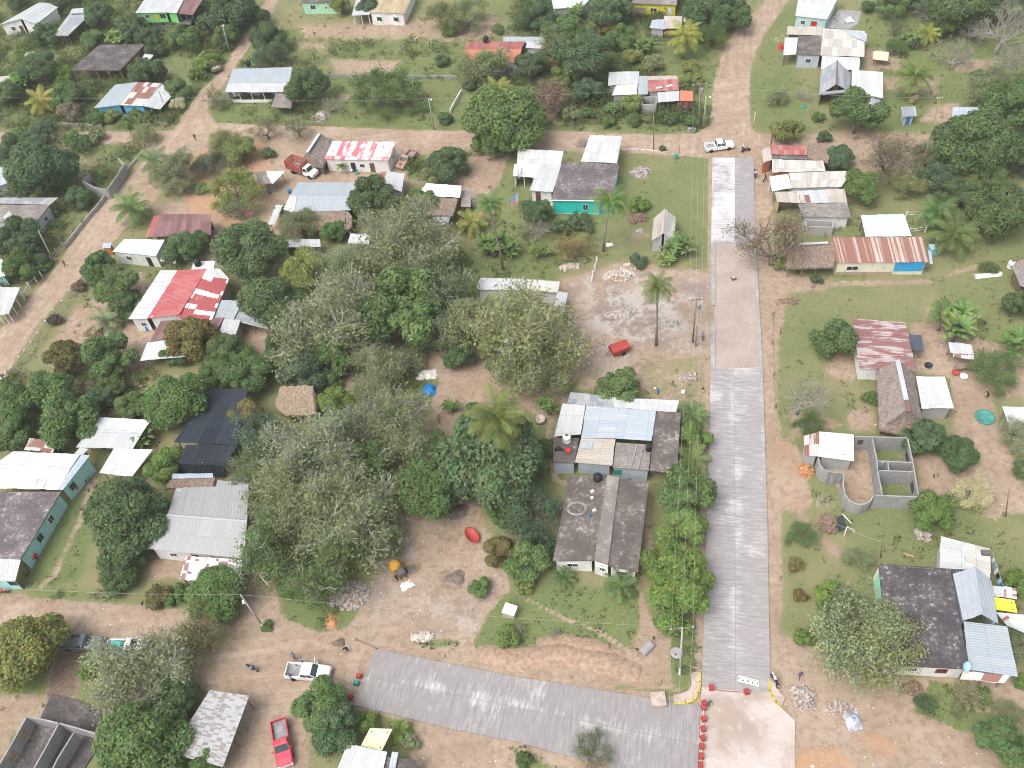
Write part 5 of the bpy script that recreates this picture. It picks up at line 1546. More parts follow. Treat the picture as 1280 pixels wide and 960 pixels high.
# ------------------------------------------------------------------ vegetation
def leafmat(name, hue_var=0.04, transl=0.48, clump=2.2, lo=0.78, hi=1.34):
    """leaf colour comes from the plant (object colour), varied per leaf and per clump"""
    t = NT(name)
    oi = t.n('ObjectInfo')
    g = t.n('NewGeometry')
    rnd = g.outputs['Random Per Island']
    nz = t.noise(t.seed_co(), clump, 3, 0.6)
    v = t.math('ADD', t.math('MULTIPLY', rnd, 0.55), t.math('MULTIPLY', t.step(nz, 0.3, 0.7), 0.45))
    val = t.step(v, 0.1, 0.9, lo, hi)
    h = t.n('HueSaturation')
    t.ln(oi.outputs['Color'], h.inputs['Color'])
    t.ln(val, h.inputs['Value'])
    r2 = t.noise(t.seed_co(), clump * 1.7, 2)
    t.ln(t.step(r2, 0.25, 0.75, 0.5 + hue_var * .6, 0.5 - hue_var), h.inputs['Hue'])
    t.ln(t.step(rnd, 0, 1, 0.8, 1.1), h.inputs['Saturation'])
    t.out(h.outputs[0], 0.6, spec=0.25)
    tr = t.n('BsdfTranslucent')
    t.ln(h.outputs[0], tr.inputs['Color'])
    mx = t.n('MixShader')
    mx.inputs[0].default_value = transl
    t.ln(t.b.outputs[0], mx.inputs[1])
    t.ln(tr.outputs[0], mx.inputs[2])
    t.ln(mx.outputs[0], t.t.nodes['Material Output'].inputs['Surface'])
    MATS[name] = t.m
    return t.m


leafmat('leaves')
leafmat('leaves_big', 0.04, 0.4, 1.0, 0.6, 1.3)
plain('bark', (0.2, 0.165, 0.135), 0.9, 0.3, 3)
plain('bark_pale', (0.50, 0.475, 0.43), 0.9, 0.25, 3)
plain('bark_grey', (.36, .33, .3), .9, .25, 3)
plain('bark_palm', (0.3, 0.26, 0.22), 0.9, 0.3, 5)


def quad_mesh(name, V, mat, extra=None):
    """V (n,4,3) leaf quads -> mesh; extra = MB with branches (second material)"""
    n = len(V)
    me = bpy.data.meshes.new(name)
    ev, ef = (extra.v, extra.f) if extra else ([], [])
    me.from_pydata([tuple(p) for p in V.reshape(-1, 3)] + list(ev), [], [tuple(range(4 * i, 4 * i + 4)) for i in range(n)] + [tuple(4 * n + k for k in f) for f in ef])
    me.materials.append(MATS[mat])
    return me


def unit(a):
    return a / (np.linalg.norm(a, axis=1, keepdims=True) + 1e-9)


def leaf_quads(P, N, size, r, aspect=0.6):
    n = len(P)
    T = unit(np.cross(N, unit(r.normal(size=(n, 3)))))
    B = np.cross(N, T)
    s = size * r.uniform(0.6, 1.35, (n, 1))
    a, b = T * s, B * s * aspect
    # pointed leaf sprays: slightly kite shaped
    return np.stack([P - a, P + b * .9 - a * .1, P + a, P - b * .9 - a * .1], 1)


def lobed_crown(seed, n, leaf, nl=16, lr=(.26, .42), zs=.8, core=.5, spread=.62, low=-.45):
    r = np.random.default_rng(seed)
    d = unit(r.normal(size=(nl * 3, 3)))
    d = d[d[:, 2] > low][:nl]
    C = d * r.uniform(spread * .8, spread * 1.12, (len(d), 1)) * (1, 1, zs)
    R = r.uniform(*lr, len(d))
    C = np.vstack([C, [[0, 0, 0]]])
    R = np.append(R, core)
    w_ = R ** 2
    k = r.choice(len(R), n * 3, p=w_ / w_.sum())
    e = unit(r.normal(size=(n * 3, 3)))
    e = unit(e + (0, 0, .25))
    rad = r.uniform(.72, 1.08, (n * 3, 1))
    P = C[k] + e * rad * R[k][:, None] * (1, 1, .85)
    # drop leaves buried inside another lobe
    dd = np.linalg.norm((P[:, None, :] - C[None]) / (R[None, :, None] * (1, 1, .85)), axis=2)
    dd[np.arange(len(P)), k] = 9
    keep = dd.min(1) > r.uniform(.55, .95, len(P))
    P, e = P[keep][:n], e[keep][:n]
    P = P / np.percentile(np.hypot(P[:, 0], P[:, 1]), 93) * (1, 1, 1)
    N = unit(e * .75 + r.normal(size=e.shape) * .5 + (0, 0, .3))
    return leaf_quads(P, N, leaf, r), r


def grow(m, r, p, d, L, rad, lev, tips, bend=.35, kids=(3, 4), shrink=.66, up=.12, n=4):
    """recursive limbs"""
    pts = [p]
    q = p
    for i in range(3):
        d = (d + Vector(r.normal(size=3)) * bend * .35 + Vector((0, 0, up * .3))).normalized()
        q = q + d * (L / 3)
        pts.append(q)
    m.tube(pts, [rad, rad * .85, rad * .7, rad * .55], n if lev > 1 else 3, cap=False)
    if lev == 0:
        tips.append(q)
        tips.append(pts[2])
        return
    for i in range(int(r.integers(kids[0], kids[1] + 1))):
        a = Vector(r.normal(size=3))
        nd = (d + a * .62 + Vector((0, 0, up))).normalized()
        s = pts[3] if i else pts[2]
        grow(m, r, s, nd, L * shrink * r.uniform(.8, 1.2), rad * .55, lev - 1, tips, bend, kids, shrink, up, n)


def branchy(seed, n_leaf, leaf, k, levels=3, limbs=6, rad=.05, spread=.3, flat=.8, reach=.5, bias=-.05, thin=1.0):
    """airy crown: limbs reach the surface, leaves gather around the twigs. k = trunk height in crown radii"""
    r = np.random.default_rng(seed)
    m = MB()
    tips = []
    base = Vector((0, 0, -k * .55))
    m.tube([(0, 0, -k - .05), (.03, .02, -k * .75), base], [rad * 2.1, rad * 1.7, rad * 1.5], 7)
    for i in range(limbs):
        a = 2 * PI * (i + r.uniform(-.3, .3)) / limbs
        tilt = r.uniform(.25, 1.05)
        d = Vector((math.cos(a) * tilt, math.sin(a) * tilt, r.uniform(.5, .9))).normalized()
        grow(m, r, base + d * .02, d, reach * r.uniform(.85, 1.2), rad * 1.05, levels, tips)
    T = np.array([tuple(t) for t in tips])
    # fit into the unit crown
    s = np.percentile(np.linalg.norm(T[:, :2], axis=1), 80)
    zc = np.percentile(T[:, 2], 97)
    sx, sz = 1 / s, flat / max(zc, .1)
    m.v = [(x * sx, y * sx, z * (sz if z > 0 else 1)) for x, y, z in m.v]
    T = T * (sx, sx, 1)
    T[:, 2] = np.where(T[:, 2] > 0, T[:, 2] * sz, T[:, 2])
    T = T[T[:, 2] > -.55]
    c = T[r.integers(0, len(T), n_leaf)]
    off = r.normal(size=(n_leaf, 3)) * spread * .33 * (1, 1, .7) + (0, 0, bias)
    P = c + off
    N = unit(unit(off) * .4 + r.normal(size=P.shape) * .6 + (0, 0, .5))
    return leaf_quads(P, N, leaf, r) if n_leaf else None, m


def palm(seed, k, fr=20, droop=1.0, rad=.05, L=1.0, lw=.045):
    r = np.random.default_rng(seed)
    V = []
    for i in range(fr):
        a = 2.39996 * i + r.uniform(-.25, .25)
        el = math.radians(68 - 85 * (i / fr) ** .9)
        p = np.zeros(3)
        ln_ = 1.3 * L * r.uniform(.85, 1.1)
        ns = 11
        side = np.array([-math.sin(a), math.cos(a), 0])
        pts = []
        for j in range(ns + 1):
            pts.append(p.copy())
            e = el - droop * (j / ns) ** 1.4 * 1.25
            p = p + np.array([math.cos(a) * math.cos(e), math.sin(a) * math.cos(e), math.sin(e)]) * ln_ / ns
        for j in range(1, ns):
            f = j / ns
            w_ = .34 * math.sin(PI * min(1, f * .85 + .12)) ** .7 * L
            fwd = unit((pts[j + 1] - pts[j])[None])[0]
            for sgn in (-1, 1):
                for h in (0, .5):
                    q = pts[j] + (pts[j + 1] - pts[j]) * h
                    tip = q + (side * sgn * .8 + fwd * .55) * w_ + np.array([0, 0, -.38 * w_ - r.uniform(0, .12) * w_])
                    b = fwd * lw * .5 * L
                    V.append([q - b, q + b, tip + b * .5, tip - b * .5])
        for j in range(ns):
            b = side * .012 * L * (1.4 - j / ns)
            V.append([pts[j] - b, pts[j] + b, pts[j + 1] + b, pts[j + 1] - b])
    m = MB()
    m.tube([(0, 0, -k - .05), (r.uniform(-.06, .06), r.uniform(-.06, .06), -k * .5), (0, 0, .02)], [rad * 1.35, rad, rad * .85], 7)
    return np.array(V), m


def banana(seed, stems=5, k=.7):
    r = np.random.default_rng(seed)
    V = []
    m = MB()
    for s in range(stems):
        a0 = r.uniform(0, 2 * PI)
        b = np.array([math.cos(a0), math.sin(a0), 0]) * (r.uniform(.12, .5) if stems > 1 else 0)
        top = b * 1.25 + np.array([0, 0, r.uniform(-.15, .15)])
        m.tube([(b[0], b[1], -k - .05), tuple(top)], [.07, .045], 6)
        for i in range(9):
            a = 2.39996 * i + r.uniform(-.3, .3)
            el = math.radians(r.uniform(20, 75))
            p = top.copy()
            ln_ = r.uniform(.5, .8)
            side = np.array([-math.sin(a), math.cos(a), 0])
            pts, ns = [], 6
            for j in range(ns + 1):
                pts.append(p.copy())
                e = el - (j / ns) ** 1.3 * 1.5
                p = p + np.array([math.cos(a) * math.cos(e), math.sin(a) * math.cos(e), math.sin(e)]) * ln_ / ns
            ww = [.012, .08, .115, .12, .105, .07, .01]
            sag = np.array([0, 0, -.45])
            for j in range(ns):
                for sg in (-1, 1):
                    V.append([pts[j], pts[j] + (side * sg + sag) * ww[j], pts[j + 1] + (side * sg + sag) * ww[j + 1], pts[j + 1]][::sg])
    return np.array(V), m


TPL = {}


def tpl(key, V, m, lm='leaves', bm_='bark'):
    crown = quad_mesh(key + '_crown', V, lm) if V is not None else None
    trunk = m.mesh(key + '_trunk', [bm_], True) if m is not None else None
    TPL.setdefault(key[0], []).append((crown, trunk))


def stick(k, r_=.07, seed=0, forks=4):
    r = np.random.default_rng(seed)
    m = MB()
    m.tube([(0, 0, -k - .05), (.03, -.02, -k * .6), (0, 0, -.25)], [r_ * 1.3, r_, r_ * .8], 7)
    for i in range(forks):
        a = 2 * PI * i / forks + r.uniform(-.4, .4)
        m.tube([(0, 0, -.3), (math.cos(a) * .25, math.sin(a) * .25, .0), (math.cos(a) * .55, math.sin(a) * .55, .25)], [r_ * .6, r_ * .4, r_ * .2], 5)
    return m


KH = dict(M=1.05, D=1.1, L=1.0, B=.55, O=1.25, F=1.0, X=1.3, S=1.25, P=2.0, Q=.75, N=.75, C=2.2)
for i in range(3):
    V, r_ = lobed_crown(11 + i, 12000, .05, 30, (.22, .36), .82, .62, .66)
    tpl('M%d' % i, V, stick(1.05, .07, i))
    V, r_ = lobed_crown(31 + i, 9000, .056, 26, (.15, .42), .8, .42, .74)
    tpl('D%d' % i, V, stick(1.1, .06, i))
    V, r_ = lobed_crown(51 + i, 7000, .062, 22, (.14, .42), .82, .38, .76)
    tpl('L%d' % i, V, stick(1.0, .06, i))
    V, r_ = lobed_crown(71 + i, 2200, .1, 15, (.16, .46), .7, .4, .72, -.2)
    tpl('B%d' % i, V, stick(.55, .05, i, 3))
    V, m_ = branchy(91 + i, 11500, .038, 1.25, 4, 7, .05, .36, .8, .44, -.10)
    tpl('O%d' % i, V, m_, 'leaves', 'bark_pale')
    V, m_ = branchy(111 + i, 8000, .042, 1.0, 3, 7, .04, .36, .8, .5, -.03)
    tpl('F%d' % i, V, m_, 'leaves', 'bark')
    V, m_ = branchy(131 + i, 300, .045, 1.3, 4, 7, .03, .3, .8, .46, -.02)
    tpl('X%d' % i, V, m_, 'leaves', 'bark_grey')
    V, m_ = branchy(151 + i, 2000, .036, 1.25, 4, 6, .04, .34, .8, .46, -.02)
    tpl('S%d' % i, V, m_, 'leaves', 'bark')
    V, m_ = palm(171 + i, 2.0, 22)
    tpl('P%d' % i, V, m_, 'leaves_big', 'bark_palm')
    V, m_ = palm(181 + i, .75, 18, .85)
    tpl('Q%d' % i, V, m_, 'leaves_big', 'bark_palm')
    V, m_ = banana(191 + i, 5 + i)
    tpl('N%d' % i, V, m_, 'leaves_big', 'bark_palm')

TONE = dict(d=(.135, .215, .097), g=(.165, .265, .095), b=(.14, .215, .125), o=(.285, .335, .16), y=(.27, .325, .105), l=(.2, .315, .085), k=(.2, .32, .075), s=(.3, .36, .2), t=(.27, .225, .15),
            r=(.25, .225, .085), p=(.3, .13, .16), w=(0.574, 0.585, 0.348), a=(.42, .34, .08), v=(0.191, 0.147, 0.131), n=(0.173, 0.291, 0.086), c=(0.191, 0.263, 0.078), e=(.37, .38, .09))
KIND = dict(M=('mango_tree', 'tree'), D=('leafy_tree', 'tree'), L=('leafy_tree', 'tree'), B=('shrub', 'shrub'), O=('spreading_tree', 'tree'), F=('feathery_tree', 'tree'), X=('bare_tree', 'tree'), S=('sparse_tree', 'tree'),
            P=('coconut_palm', 'palm'), Q=('low_palm', 'palm'), N=('banana_plant', 'banana plant'))
NT_ = [0]


def tree(kind, tone, x, y, r, label, top=None, k=None, base=None):
    """crown centre pixel and pixel radius; palms may give the trunk base instead of k"""
    K = KH[kind] if k is None else k
    R = r * 128 / FPX
    if base is not None:
        # trunk base pixel known: height from where the crown sits above it
        B0 = G(*base, -0.05)
        best = min((abs((G(x, y, hh) - B0).xy.length), hh) for hh in np.arange(1, 16, .25))
        hh = best[1]
        Pc = G(x, y, hh)
        R = r * depth(Pc) / FPX
        K = hh / R
        P0 = B0
    else:
        for _ in range(3):
            Pc = G(x, y, K * R)
            R = r * depth(Pc) / FPX
        P0 = Vector((Pc.x, Pc.y, 0))
    i = NT_[0]
    NT_[0] += 1
    crown, trunk = TPL[kind][i % 3]
    nm, cat = KIND[kind]
    e = empty(nm, P0, label, cat, None, random.uniform(0, 6.28) if base is None else 0.0, (R, R, R))
    c0 = TONE[tone]
    if crown:
        c = link('foliage' if kind in 'BN' else 'crown', crown, e, (0, 0, K) if base is None else ((Pc.x - P0.x) / R, (Pc.y - P0.y) / R, K))
        f = random.uniform(.88, 1.12)
        c.color = (c0[0] * f * random.uniform(.93, 1.07), c0[1] * f, c0[2] * f * random.uniform(.9, 1.1), 1)
    if base is not None:
        m = MB()
        q_ = Vector(((Pc.x - P0.x) / R, (Pc.y - P0.y) / R, K))
        rb = .2 / R
        m.tube([(0, 0, -.1 / R), q_ * .35 + Vector((-q_.x * .12, -q_.y * .12, 0)), q_ * .7, q_], [rb * 1.3, rb * .85, rb * .75, rb * .7], 7)
        m.obj('trunk', 'bark_palm', e, smooth=True)
    elif trunk:
        link('stem' if kind in 'BN' else 'trunk', trunk, e, (0, 0, K))
    return e


TREES = '''
M d 312 318 43 | large round dark green mango beside the red patchwork roof
M d 340 382 38 | dark mango with drooping side below the round mango of the patchwork house
L y 382 338 30 k.9 | yellow-green tree crown in front of the low wooden white-roofed shed
O s 410 396 58 k1.1 | wide grey-green tree whose pale bare limbs fan over its crown
O s 505 300 48 k1.2 | tall grey tree with white bare branches right of the thatched skirt
O s 432 326 30 k1 | smaller grey-green tree left of the tall white-branched tree
D g 500 385 52 k1 | dense mid-green tree in the middle of the central grove
O g 545 365 40 k1 | dull green spreading tree at the right end of the central grove
O o 478 448 34 k.9 | olive tree leaning over the low end of the central grove
O o 655 408 58 k1.1 | big spreading olive-green tree hiding the white outbuilding
F o 595 402 34 k1 | airy leafy tree left of the big spreading olive-green tree
D d 573 446 19 k.9 | small dark tree between grove and brown clearing
O o 655 462 40 k.8 | olive lower crown just below the big spreading olive-green tree
L o 622 440 24 k.8 | small olive tree overlapping the spreading olive-green tree
D b 378 466 30 k.8 | bluish-green tree above the tan thatched hut
B g 415 470 18 | green shrub mass right of the bluish tree
L r 240 424 30 k.9 | yellow-brown mango in flower against the maroon lower roof
D g 276 438 24 k.8 | darker green tree beside the flowering yellow-brown mango
D g 308 466 30 k.8 | mixed green tree below the corrugated lean-to yard
B d 345 432 15 | round bush alone in the bare yard by the lean-to
B g 333 456 16 | bush just below the round yard bush
L g 220 440 20 k.7 | dull tree below the white porch of the patchwork house
D g 125 335 23 k.8 | dark tree closest to the tiny pale road hut
L g 150 362 30 k.8 | bright mid-green tree left of the red patchwork house
L g 160 383 22 k.7 | light lower crown leaning on the patchwork house tree
Q o 132 400 20 k.6 | low grey-green palm in the bare yard by the road
D r 80 446 25 k.8 | tree with rusty orange leaves near the roadside post fence
L g 137 446 33 k.8 | pale green tree right of the rusty-leaved tree
D d 230 310 24 k.8 | dark tree between maroon shack and red roof
D d 248 304 16 k.8 | dark small tree hugging the maroon shack corner
D d 22 298 28 k.9 | dark tree on the left edge below the grey slab house
D d 40 322 18 k.7 | dark bush-like tree by the leaning left roadside poles
L g 26 336 22 k.7 | light green tree hanging over the left fence
B l 55 333 9 | little yellowish bush by the left fence
B v 69 400 9 | purple-leaved shrub at the white fence posts
B t 99 358 9 | pinkish-brown shrub further up the white fence posts
P n 163 259 22 k1 | grey-green coconut palm standing in the dirt road verge above the off-white house
Q g 192 200 19 k1.1 | round-headed palm at the road fork
F s 218 212 23 k.8 | feathery grey tree below the road fork
F s 222 232 16 k.7 | lower feathery grey tree beside the maroon shack
M d 52 212 40 k.9 | large dark tree mass left of the grey ruin
D d 98 246 17 k.7 | dark round tree under the grey ruin
D d 20 190 24 k.8 | dark tree at the left edge just under the cross road
B g 27 168 11 | bush at the left end of the cross road
D b 53 165 17 k.7 | bluish bush tree on the cross road edge
B l 88 172 11 | bright green shrub on the lower cross road edge
B d 102 180 12 | dark shrub next to the bright cross road shrub
F o 180 170 14 k.7 | thin olive bush by the wooden pole at the fork
B o 120 170 12 | low olive shrub on the upper cross road edge
D d 50 84 24 k.9 | dark tree left of the brick slab house
N n 25 100 17 | banana plants at the left edge near the dark tree
D d 10 118 18 k.7 | dark bush tree at the left edge beside yellow palm
L k 80 96 13 k.7 | bright yellow-green bush tree at the brick house corner
P e 52 126 18 k.8 | yellowing coconut palm in the upper left scrub
D g 85 120 20 k.7 | green tree in front of the brick slab house porch
B t 88 141 15 | brownish shrub left of the sky-blue house
B g 106 118 11 | low green shrub behind the sky-blue house fence
B g 120 149 11 | green shrub at the sky-blue house front left
B y 140 146 10 | yellowish shrub under the sky-blue wall
B l 172 141 8 | small bright shrub against the sky-blue wall
B y 182 149 10 | yellow-green shrub at the blue house corner
B w 222 131 10 | white-flecked shrub by the blue house road corner
B p 213 146 6 | magenta flowering bush beside the sky-blue house
B g 160 153 9 | low roadside shrub below the sky-blue house
D d 124 18 18 k1 | tall dark tree beside the blue-grey open shed
D d 165 34 20 k.8 | dark tree left of the green two-storey house
D d 184 46 15 k.7 | dark tree under the green house front
N l 146 48 17 | row of pale bananas behind the brick slab house
L g 117 50 14 k.7 | light green tree right of the open shed
D d 55 45 16 k.8 | dark tree in front of the top corner white house
D d 182 90 22 k.8 | dark spreading tree in the front yard of the brick house
D g 222 112 16 k.7 | green tree right of the sky-blue house roof
D d 192 62 13 k.7 | dark bush tree at the brick house far corner
D g 228 48 20 k.8 | green tree in front of the green house porch
L g 282 46 16 k.8 | pale tree beside the upper diagonal road
D d 292 14 30 k.8 | dark tree mass along the upper diagonal road
D d 262 30 16 k.8 | dark smaller tree behind the green house
D d 318 22 18 k.7 | dark tree close to the top of the diagonal road
D d 70 -4 20 k.8 | dark tree top above the open shed at the photo edge
D d 20 -4 17 k.8 | dark tree top at the very top left corner
B l 256 80 15 | leafy hedge bush at the bend of the diagonal road
B l 264 70 11 | upper hedge bush by the diagonal road
B l 246 92 10 | lower hedge bush by the diagonal road
S o 266 121 13 k1 | thin young tree at the crossroads corner by the veranda house
S o 276 128 10 k1 | second thin young tree at the crossroads corner
F o 283 182 22 k.7 | olive tree on the orange mound at the crossroads
L y 302 190 20 k.7 | yellow-olive tree right of the olive mound tree
F b 262 205 18 k.6 | bluish scrub tree on the orange mound
S t 275 214 17 k.6 | brown half-dead shrub on the orange mound
F y 296 240 27 k.7 | wide yellow-olive tree below the orange mound
S s 292 262 18 k.7 | greyish dry tree above the dark round mango
B g 253 236 9 | small green bush on the orange slope
B d 335 192 9 | dark green clipped bush beside a thin tree
S o 331 160 16 k1 | thin olive tree on the lower edge of the cross road
S o 371 157 15 k1.1 | thin tree right in front of the thatched hut ridge
D d 335 47 21 k.9 | dark tree at the top bend of the diagonal road
F b 337 70 19 k.7 | feathery bluish tree behind the veranda house
D d 386 106 27 k.9 | dark green tree at the end of the veranda house
F g 470 116 26 k.8 | green airy tree alone in the upper meadow
F g 504 116 24 k.8 | airy tree joined to the right side of the meadow tree
D d 492 108 20 k.7 | darker middle crown of the meadow trees
X o 412 131 13 k.8 | small bare tree beside the gravel heap
B g 556 148 10 | dark green bush by the roadside lamp pole
F o 557 24 20 k.8 | light olive tree in the ploughed field at the top
F o 585 18 20 k.9 | leaning olive tree near the ploughed field end
D d 553 76 9 k.6 | dark bush in the green end of the meadow
B g 562 40 9 | grey-green bush by the ploughed field
B g 622 37 8 | little bush behind the tiled house
D b 460 8 14 k1 | dark tree top behind the twin-gabled house
L y 425 6 12 k1 | yellow-green crown between the mint house and the twin gables
F o 606 85 26 k.8 | dusty olive tree covering the orange roof front
D d 588 107 9 k.6 | dark bush at the end of the short white wall
P e 622 114 18 k.8 | yellow palm behind the large roadside tree
M g 632 152 48 k.8 | huge leafy tree standing in the cross road at the lane corner
L g 612 175 24 k.7 | lower left crown of the huge roadside tree
D d 560 205 25 k.8 | round dense green tree between the lane and aqua roof
L o 538 222 15 k.7 | olive bush tree left of the round dense tree
D d 465 249 30 k.8 | dark bushy tree between the pale tin roof and the red-ended shed
L g 530 256 20 k.8 | green tree left of the aqua roof thatch slope
F s 487 262 18 k.7 | twiggy grey tree below the dark bushy tree
D g 416 290 16 k.8 | green tree over the small white canopy
F o 376 282 22 k.8 | olive airy tree hanging over the thatched skirt
Q g 422 188 7 k1.4 | tiny papaya tree in front of the flaking pink roof
Q g 427 207 7 k1.4 | tiny papaya tree at the pink house door
Q l 352 262 9 k.8 | small yellow-green palm beside the leaning white sheet
D d 671 20 22 k.9 | dark tree left of the aqua top roof
N n 716 15 16 | banana clump before the aqua top roof
D d 762 15 30 k.8 | dark green tree mass left of the mustard house
L g 705 42 25 k.8 | mid-green tree among the upper trees behind the tiled house
F s 690 56 20 k.7 | grey twiggy tree behind the tiled house
D d 731 70 36 k.9 | big dark tree above the patched cluster roofs
L r 760 34 15 k.8 | tree with reddish leaves in the upper grove
D g 776 48 18 k.8 | green tree right of the reddish-leaved tree
D d 664 82 21 k.8 | dark tree against the orange roof end
B r 690 80 11 | orange-flowering bush below the tiled house trees
L g 708 92 18 k.7 | pale tree between the grove and patched roofs
D b 734 113 19 k.9 | blue-green conical tree left of the patched roofs
F t 686 126 23 k.7 | dusty brown tree on the bare upper verge
B o 714 142 12 | dull shrub on the bank above the cross road
B g 735 142 9 | dark shrub on the bank above the cross road
N n 700 116 9 | lone banana by the dusty brown tree
N n 806 55 17 | banana clump left of the yellow palm
B y 790 72 13 | yellowish bush below the mustard house bananas
B o 815 80 14 | brownish olive bush on the upper lawn edge
B g 774 82 9 | small green bush in front of the patched roofs
P e 855 44 20 s853,73 | bright yellow coconut palm on the upper lawn
D d 885 15 28 k.8 | dark tree by the upper curving road
D d 912 18 26 k.8 | dark tree nearest the curve of the upper road
F g 888 46 17 k.7 | airy bush right of the yellow coconut palm
B y 864 84 11 | yellow-leaved bush on the lawn edge
B y 868 99 12 | yellow-leaved bush by the utility poles
B y 790 131 16 | yellowish bush at the foot of the patched roofs
N n 765 136 11 | small banana at the foot of the patched roofs
B p 855 133 10 | pinkish bougainvillea at the orange wall
B g 760 152 9 | roadside bush left end of the bank
B g 792 150 10 | roadside bush middle of the bank
B d 838 149 9 | roadside bush close to the bougainvillea
B g 865 152 9 | roadside bush under the utility poles
X t 730 178 8 k.9 | leafless little tree left of the tall white roof
B d 828 186 5 | tiny bush by the stone kerb of the lawn
D d 1085 8 9 k.8 | small dark tree beside the white yard pen
D g 1117 5 20 k.8 | round green tree in the top right yard
S g 1121 32 12 k1.1 | slim dark tree on the top right lawn
M d 1200 12 34 k.9 | large dark tree in the top right wood
D d 1155 -2 22 k.8 | dark tree left of the top right wood
D d 1250 2 30 k.9 | dark tree in the corner of the top right wood
X s 1163 16 14 k.9 | grey leafless bush before the top right wood
X s 1216 36 17 k.9 | leafless spreading tree on the right lawn
X s 1258 32 32 k1.2 | tall bare white-limbed tree at the right edge
X s 1195 66 22 k.8 | low bare tree with forked limbs in the right clearing
X s 1266 74 24 k.9 | bare twiggy tree beside the right edge below the tall one
N n 1140 48 16 | banana clump right of the pen
P e 1160 42 14 k.9 | yellow-green palm above the banana clump
L k 1178 37 16 k.7 | yellow-topped leafy tree beside the palm
P c 1144 94 22 s1142,123 | tall coconut palm in the right lawn above the blue outhouse
B d 1226 98 13 | dark bush left of the lower bare tree
L g 1073 142 31 k.9 | round fresh-green tree covering the blue-grey lean-to
L y 985 162 19 k.8 | yellow-green tree shading the red roof strip
F s 972 122 12 k.7 | grey dusty bush on the wide right lawn
X s 1005 120 10 k.7 | leafless shrub on the wide right lawn
B g 1022 146 8 | yellow-flowered bush by the lawn hedge
B d 1030 172 9 | small dark tree left of the round fresh-green tree
D b 1050 196 18 k.8 | bluish-green tree over the dark thatch end
S t 1112 195 36 k.9 | big brown half-bare tree right of the bluish one
M g 1214 178 43 k.9 | huge dark mango with a wide crown at the right
D g 1265 132 34 k.9 | green tree at the right edge behind the huge mango
D d 1272 190 34 k.8 | dark tree right of the huge mango
D b 1172 222 22 k.8 | bluish bushy tree below the huge mango
L g 1077 234 24 k.8 | fresh green tree at the end of the pale long roof
L y 1208 216 17 k.7 | yellowish tree under the huge mango
F g 1240 224 20 k.7 | loose green tree at the right under the dark trees
F o 1135 232 18 k.7 | olive bush tree between fresh green and bluish trees
S t 968 300 40 k1 | brown feathery half-bare tree leaning over the street edge
B y 975 330 10 | yellow-green bush at the foot of the brown street tree
P n 1172 264 22 k1 | palm behind the white flat tin shelter
P c 1193 293 27 k.9 | broad green palm right of the rust-striped house
M d 1253 262 38 k.9 | dark dense tree at the right edge below the mangos
D d 1190 240 20 k.8 | dark tree behind the palms
D d 1215 246 20 k.8 | dark tree between palms and dense right tree
L g 1043 425 27 k.8 | rounded green tree left of the maroon-striped roof
N n 1196 402 36 k.65 | large banana clump behind the tiny kitchen stall
N n 1274 428 26 k.65 | banana clump at the right edge
D d 1272 380 20 k.8 | dark bush tree at the right edge above the bananas
F g 1242 465 25 k.6 | round grey-green bush tree right of the kitchen stall
F g 1237 335 10 k.6 | little tree over a white thing by the footpath
B d 1021 349 8 | dark bush under the thatched kitchen
X s 1003 492 30 k1.7 | white bare tree standing by the dirt verge
F g 1013 532 15 k.6 | grey-green bush above the rusty-streaked roof
B g 1088 498 10 | green bush against the big thatched house
D d 1153 547 26 k.8 | dark rounded tree below the thatched hip
M d 1196 568 24 k.8 | dark rounded tree in the bare yard right of the unfinished house
L l 1165 640 25 k.8 | bright green tree at the unfinished house corner
F w 1217 618 20 k.7 | bush tree covered in white blossom
B l 1192 624 11 | bright shrub left of the white blossom
F s 1270 546 20 k.7 | grey-green tree covering the white canopy corner
B d 1278 588 13 | dark shrub on the right edge below the canopy
F g 1003 668 15 k.6 | loose green bush on the east verge
F s 1072 698 15 k.6 | grey-green bush on the lawn left of the charcoal slab
B r 994 706 10 | red and white flowering shrub on the east verge
B k 1040 745 22 k.5 | round lime-green bush on the lawn
B k 1004 798 12 | small lime-yellow shrub at the edge of the bare earth
B r 1000 745 9 | red-leaved shrub left of the lime-green bush
F s 1072 795 48 k.8 | broad feathery olive tree in front of the charcoal slab house
F o 1105 808 45 k.8 | right half crown of the broad feathery olive trees
F o 1068 765 22 k.9 | twiggy upper branches of the broad feathery olive trees
B d 1157 880 12 | dark round shrub on the bottom right lawn
S w 1211 870 16 k.7 | pale thin shrub on the bottom right lawn
L g 1258 932 33 k.7 | green tree in the bottom right corner
F s 1276 808 16 k.8 | grey-green tree at the right edge near the white tarp
L l 1272 728 17 k.8 | light green tree at the right edge above the yellow tarp
B l 1277 854 10 | light shrub at the right edge below the white roof
F s 1262 890 14 k.5 | dry shrub above the corner tree
P c 822 358 19 s820,432 | coconut palm in the grey rubble yard
P n 762 252 21 s754,314 | coconut palm on the lawn before the turquoise house
B l 797 256 13 | leafy bush over dead stalks on the lawn
D b 797 326 11 k.7 | neat dark blue-green round tree by the rubble
N n 846 308 22 k.65 | banana clump beside the grey gabled shed
N l 836 325 14 k.6 | smaller banana in front of the grey gabled shed
D d 671 266 20 k.7 | dark grey-green tree left of the turquoise house
X s 668 288 18 k.6 | grey leafless tangle under the dark tree
S a 715 310 21 k.7 | sparse tree with large yellow leaves
N l 677 312 15 k.7 | yellow-green banana plant right of the grey tangle
N n 616 304 22 k.65 | big banana clump around the leaning palm trunk
N n 640 308 18 k.6 | banana plants right of the leaning palm trunk
P e 590 277 17 k.8 | yellow palm by the aqua roof
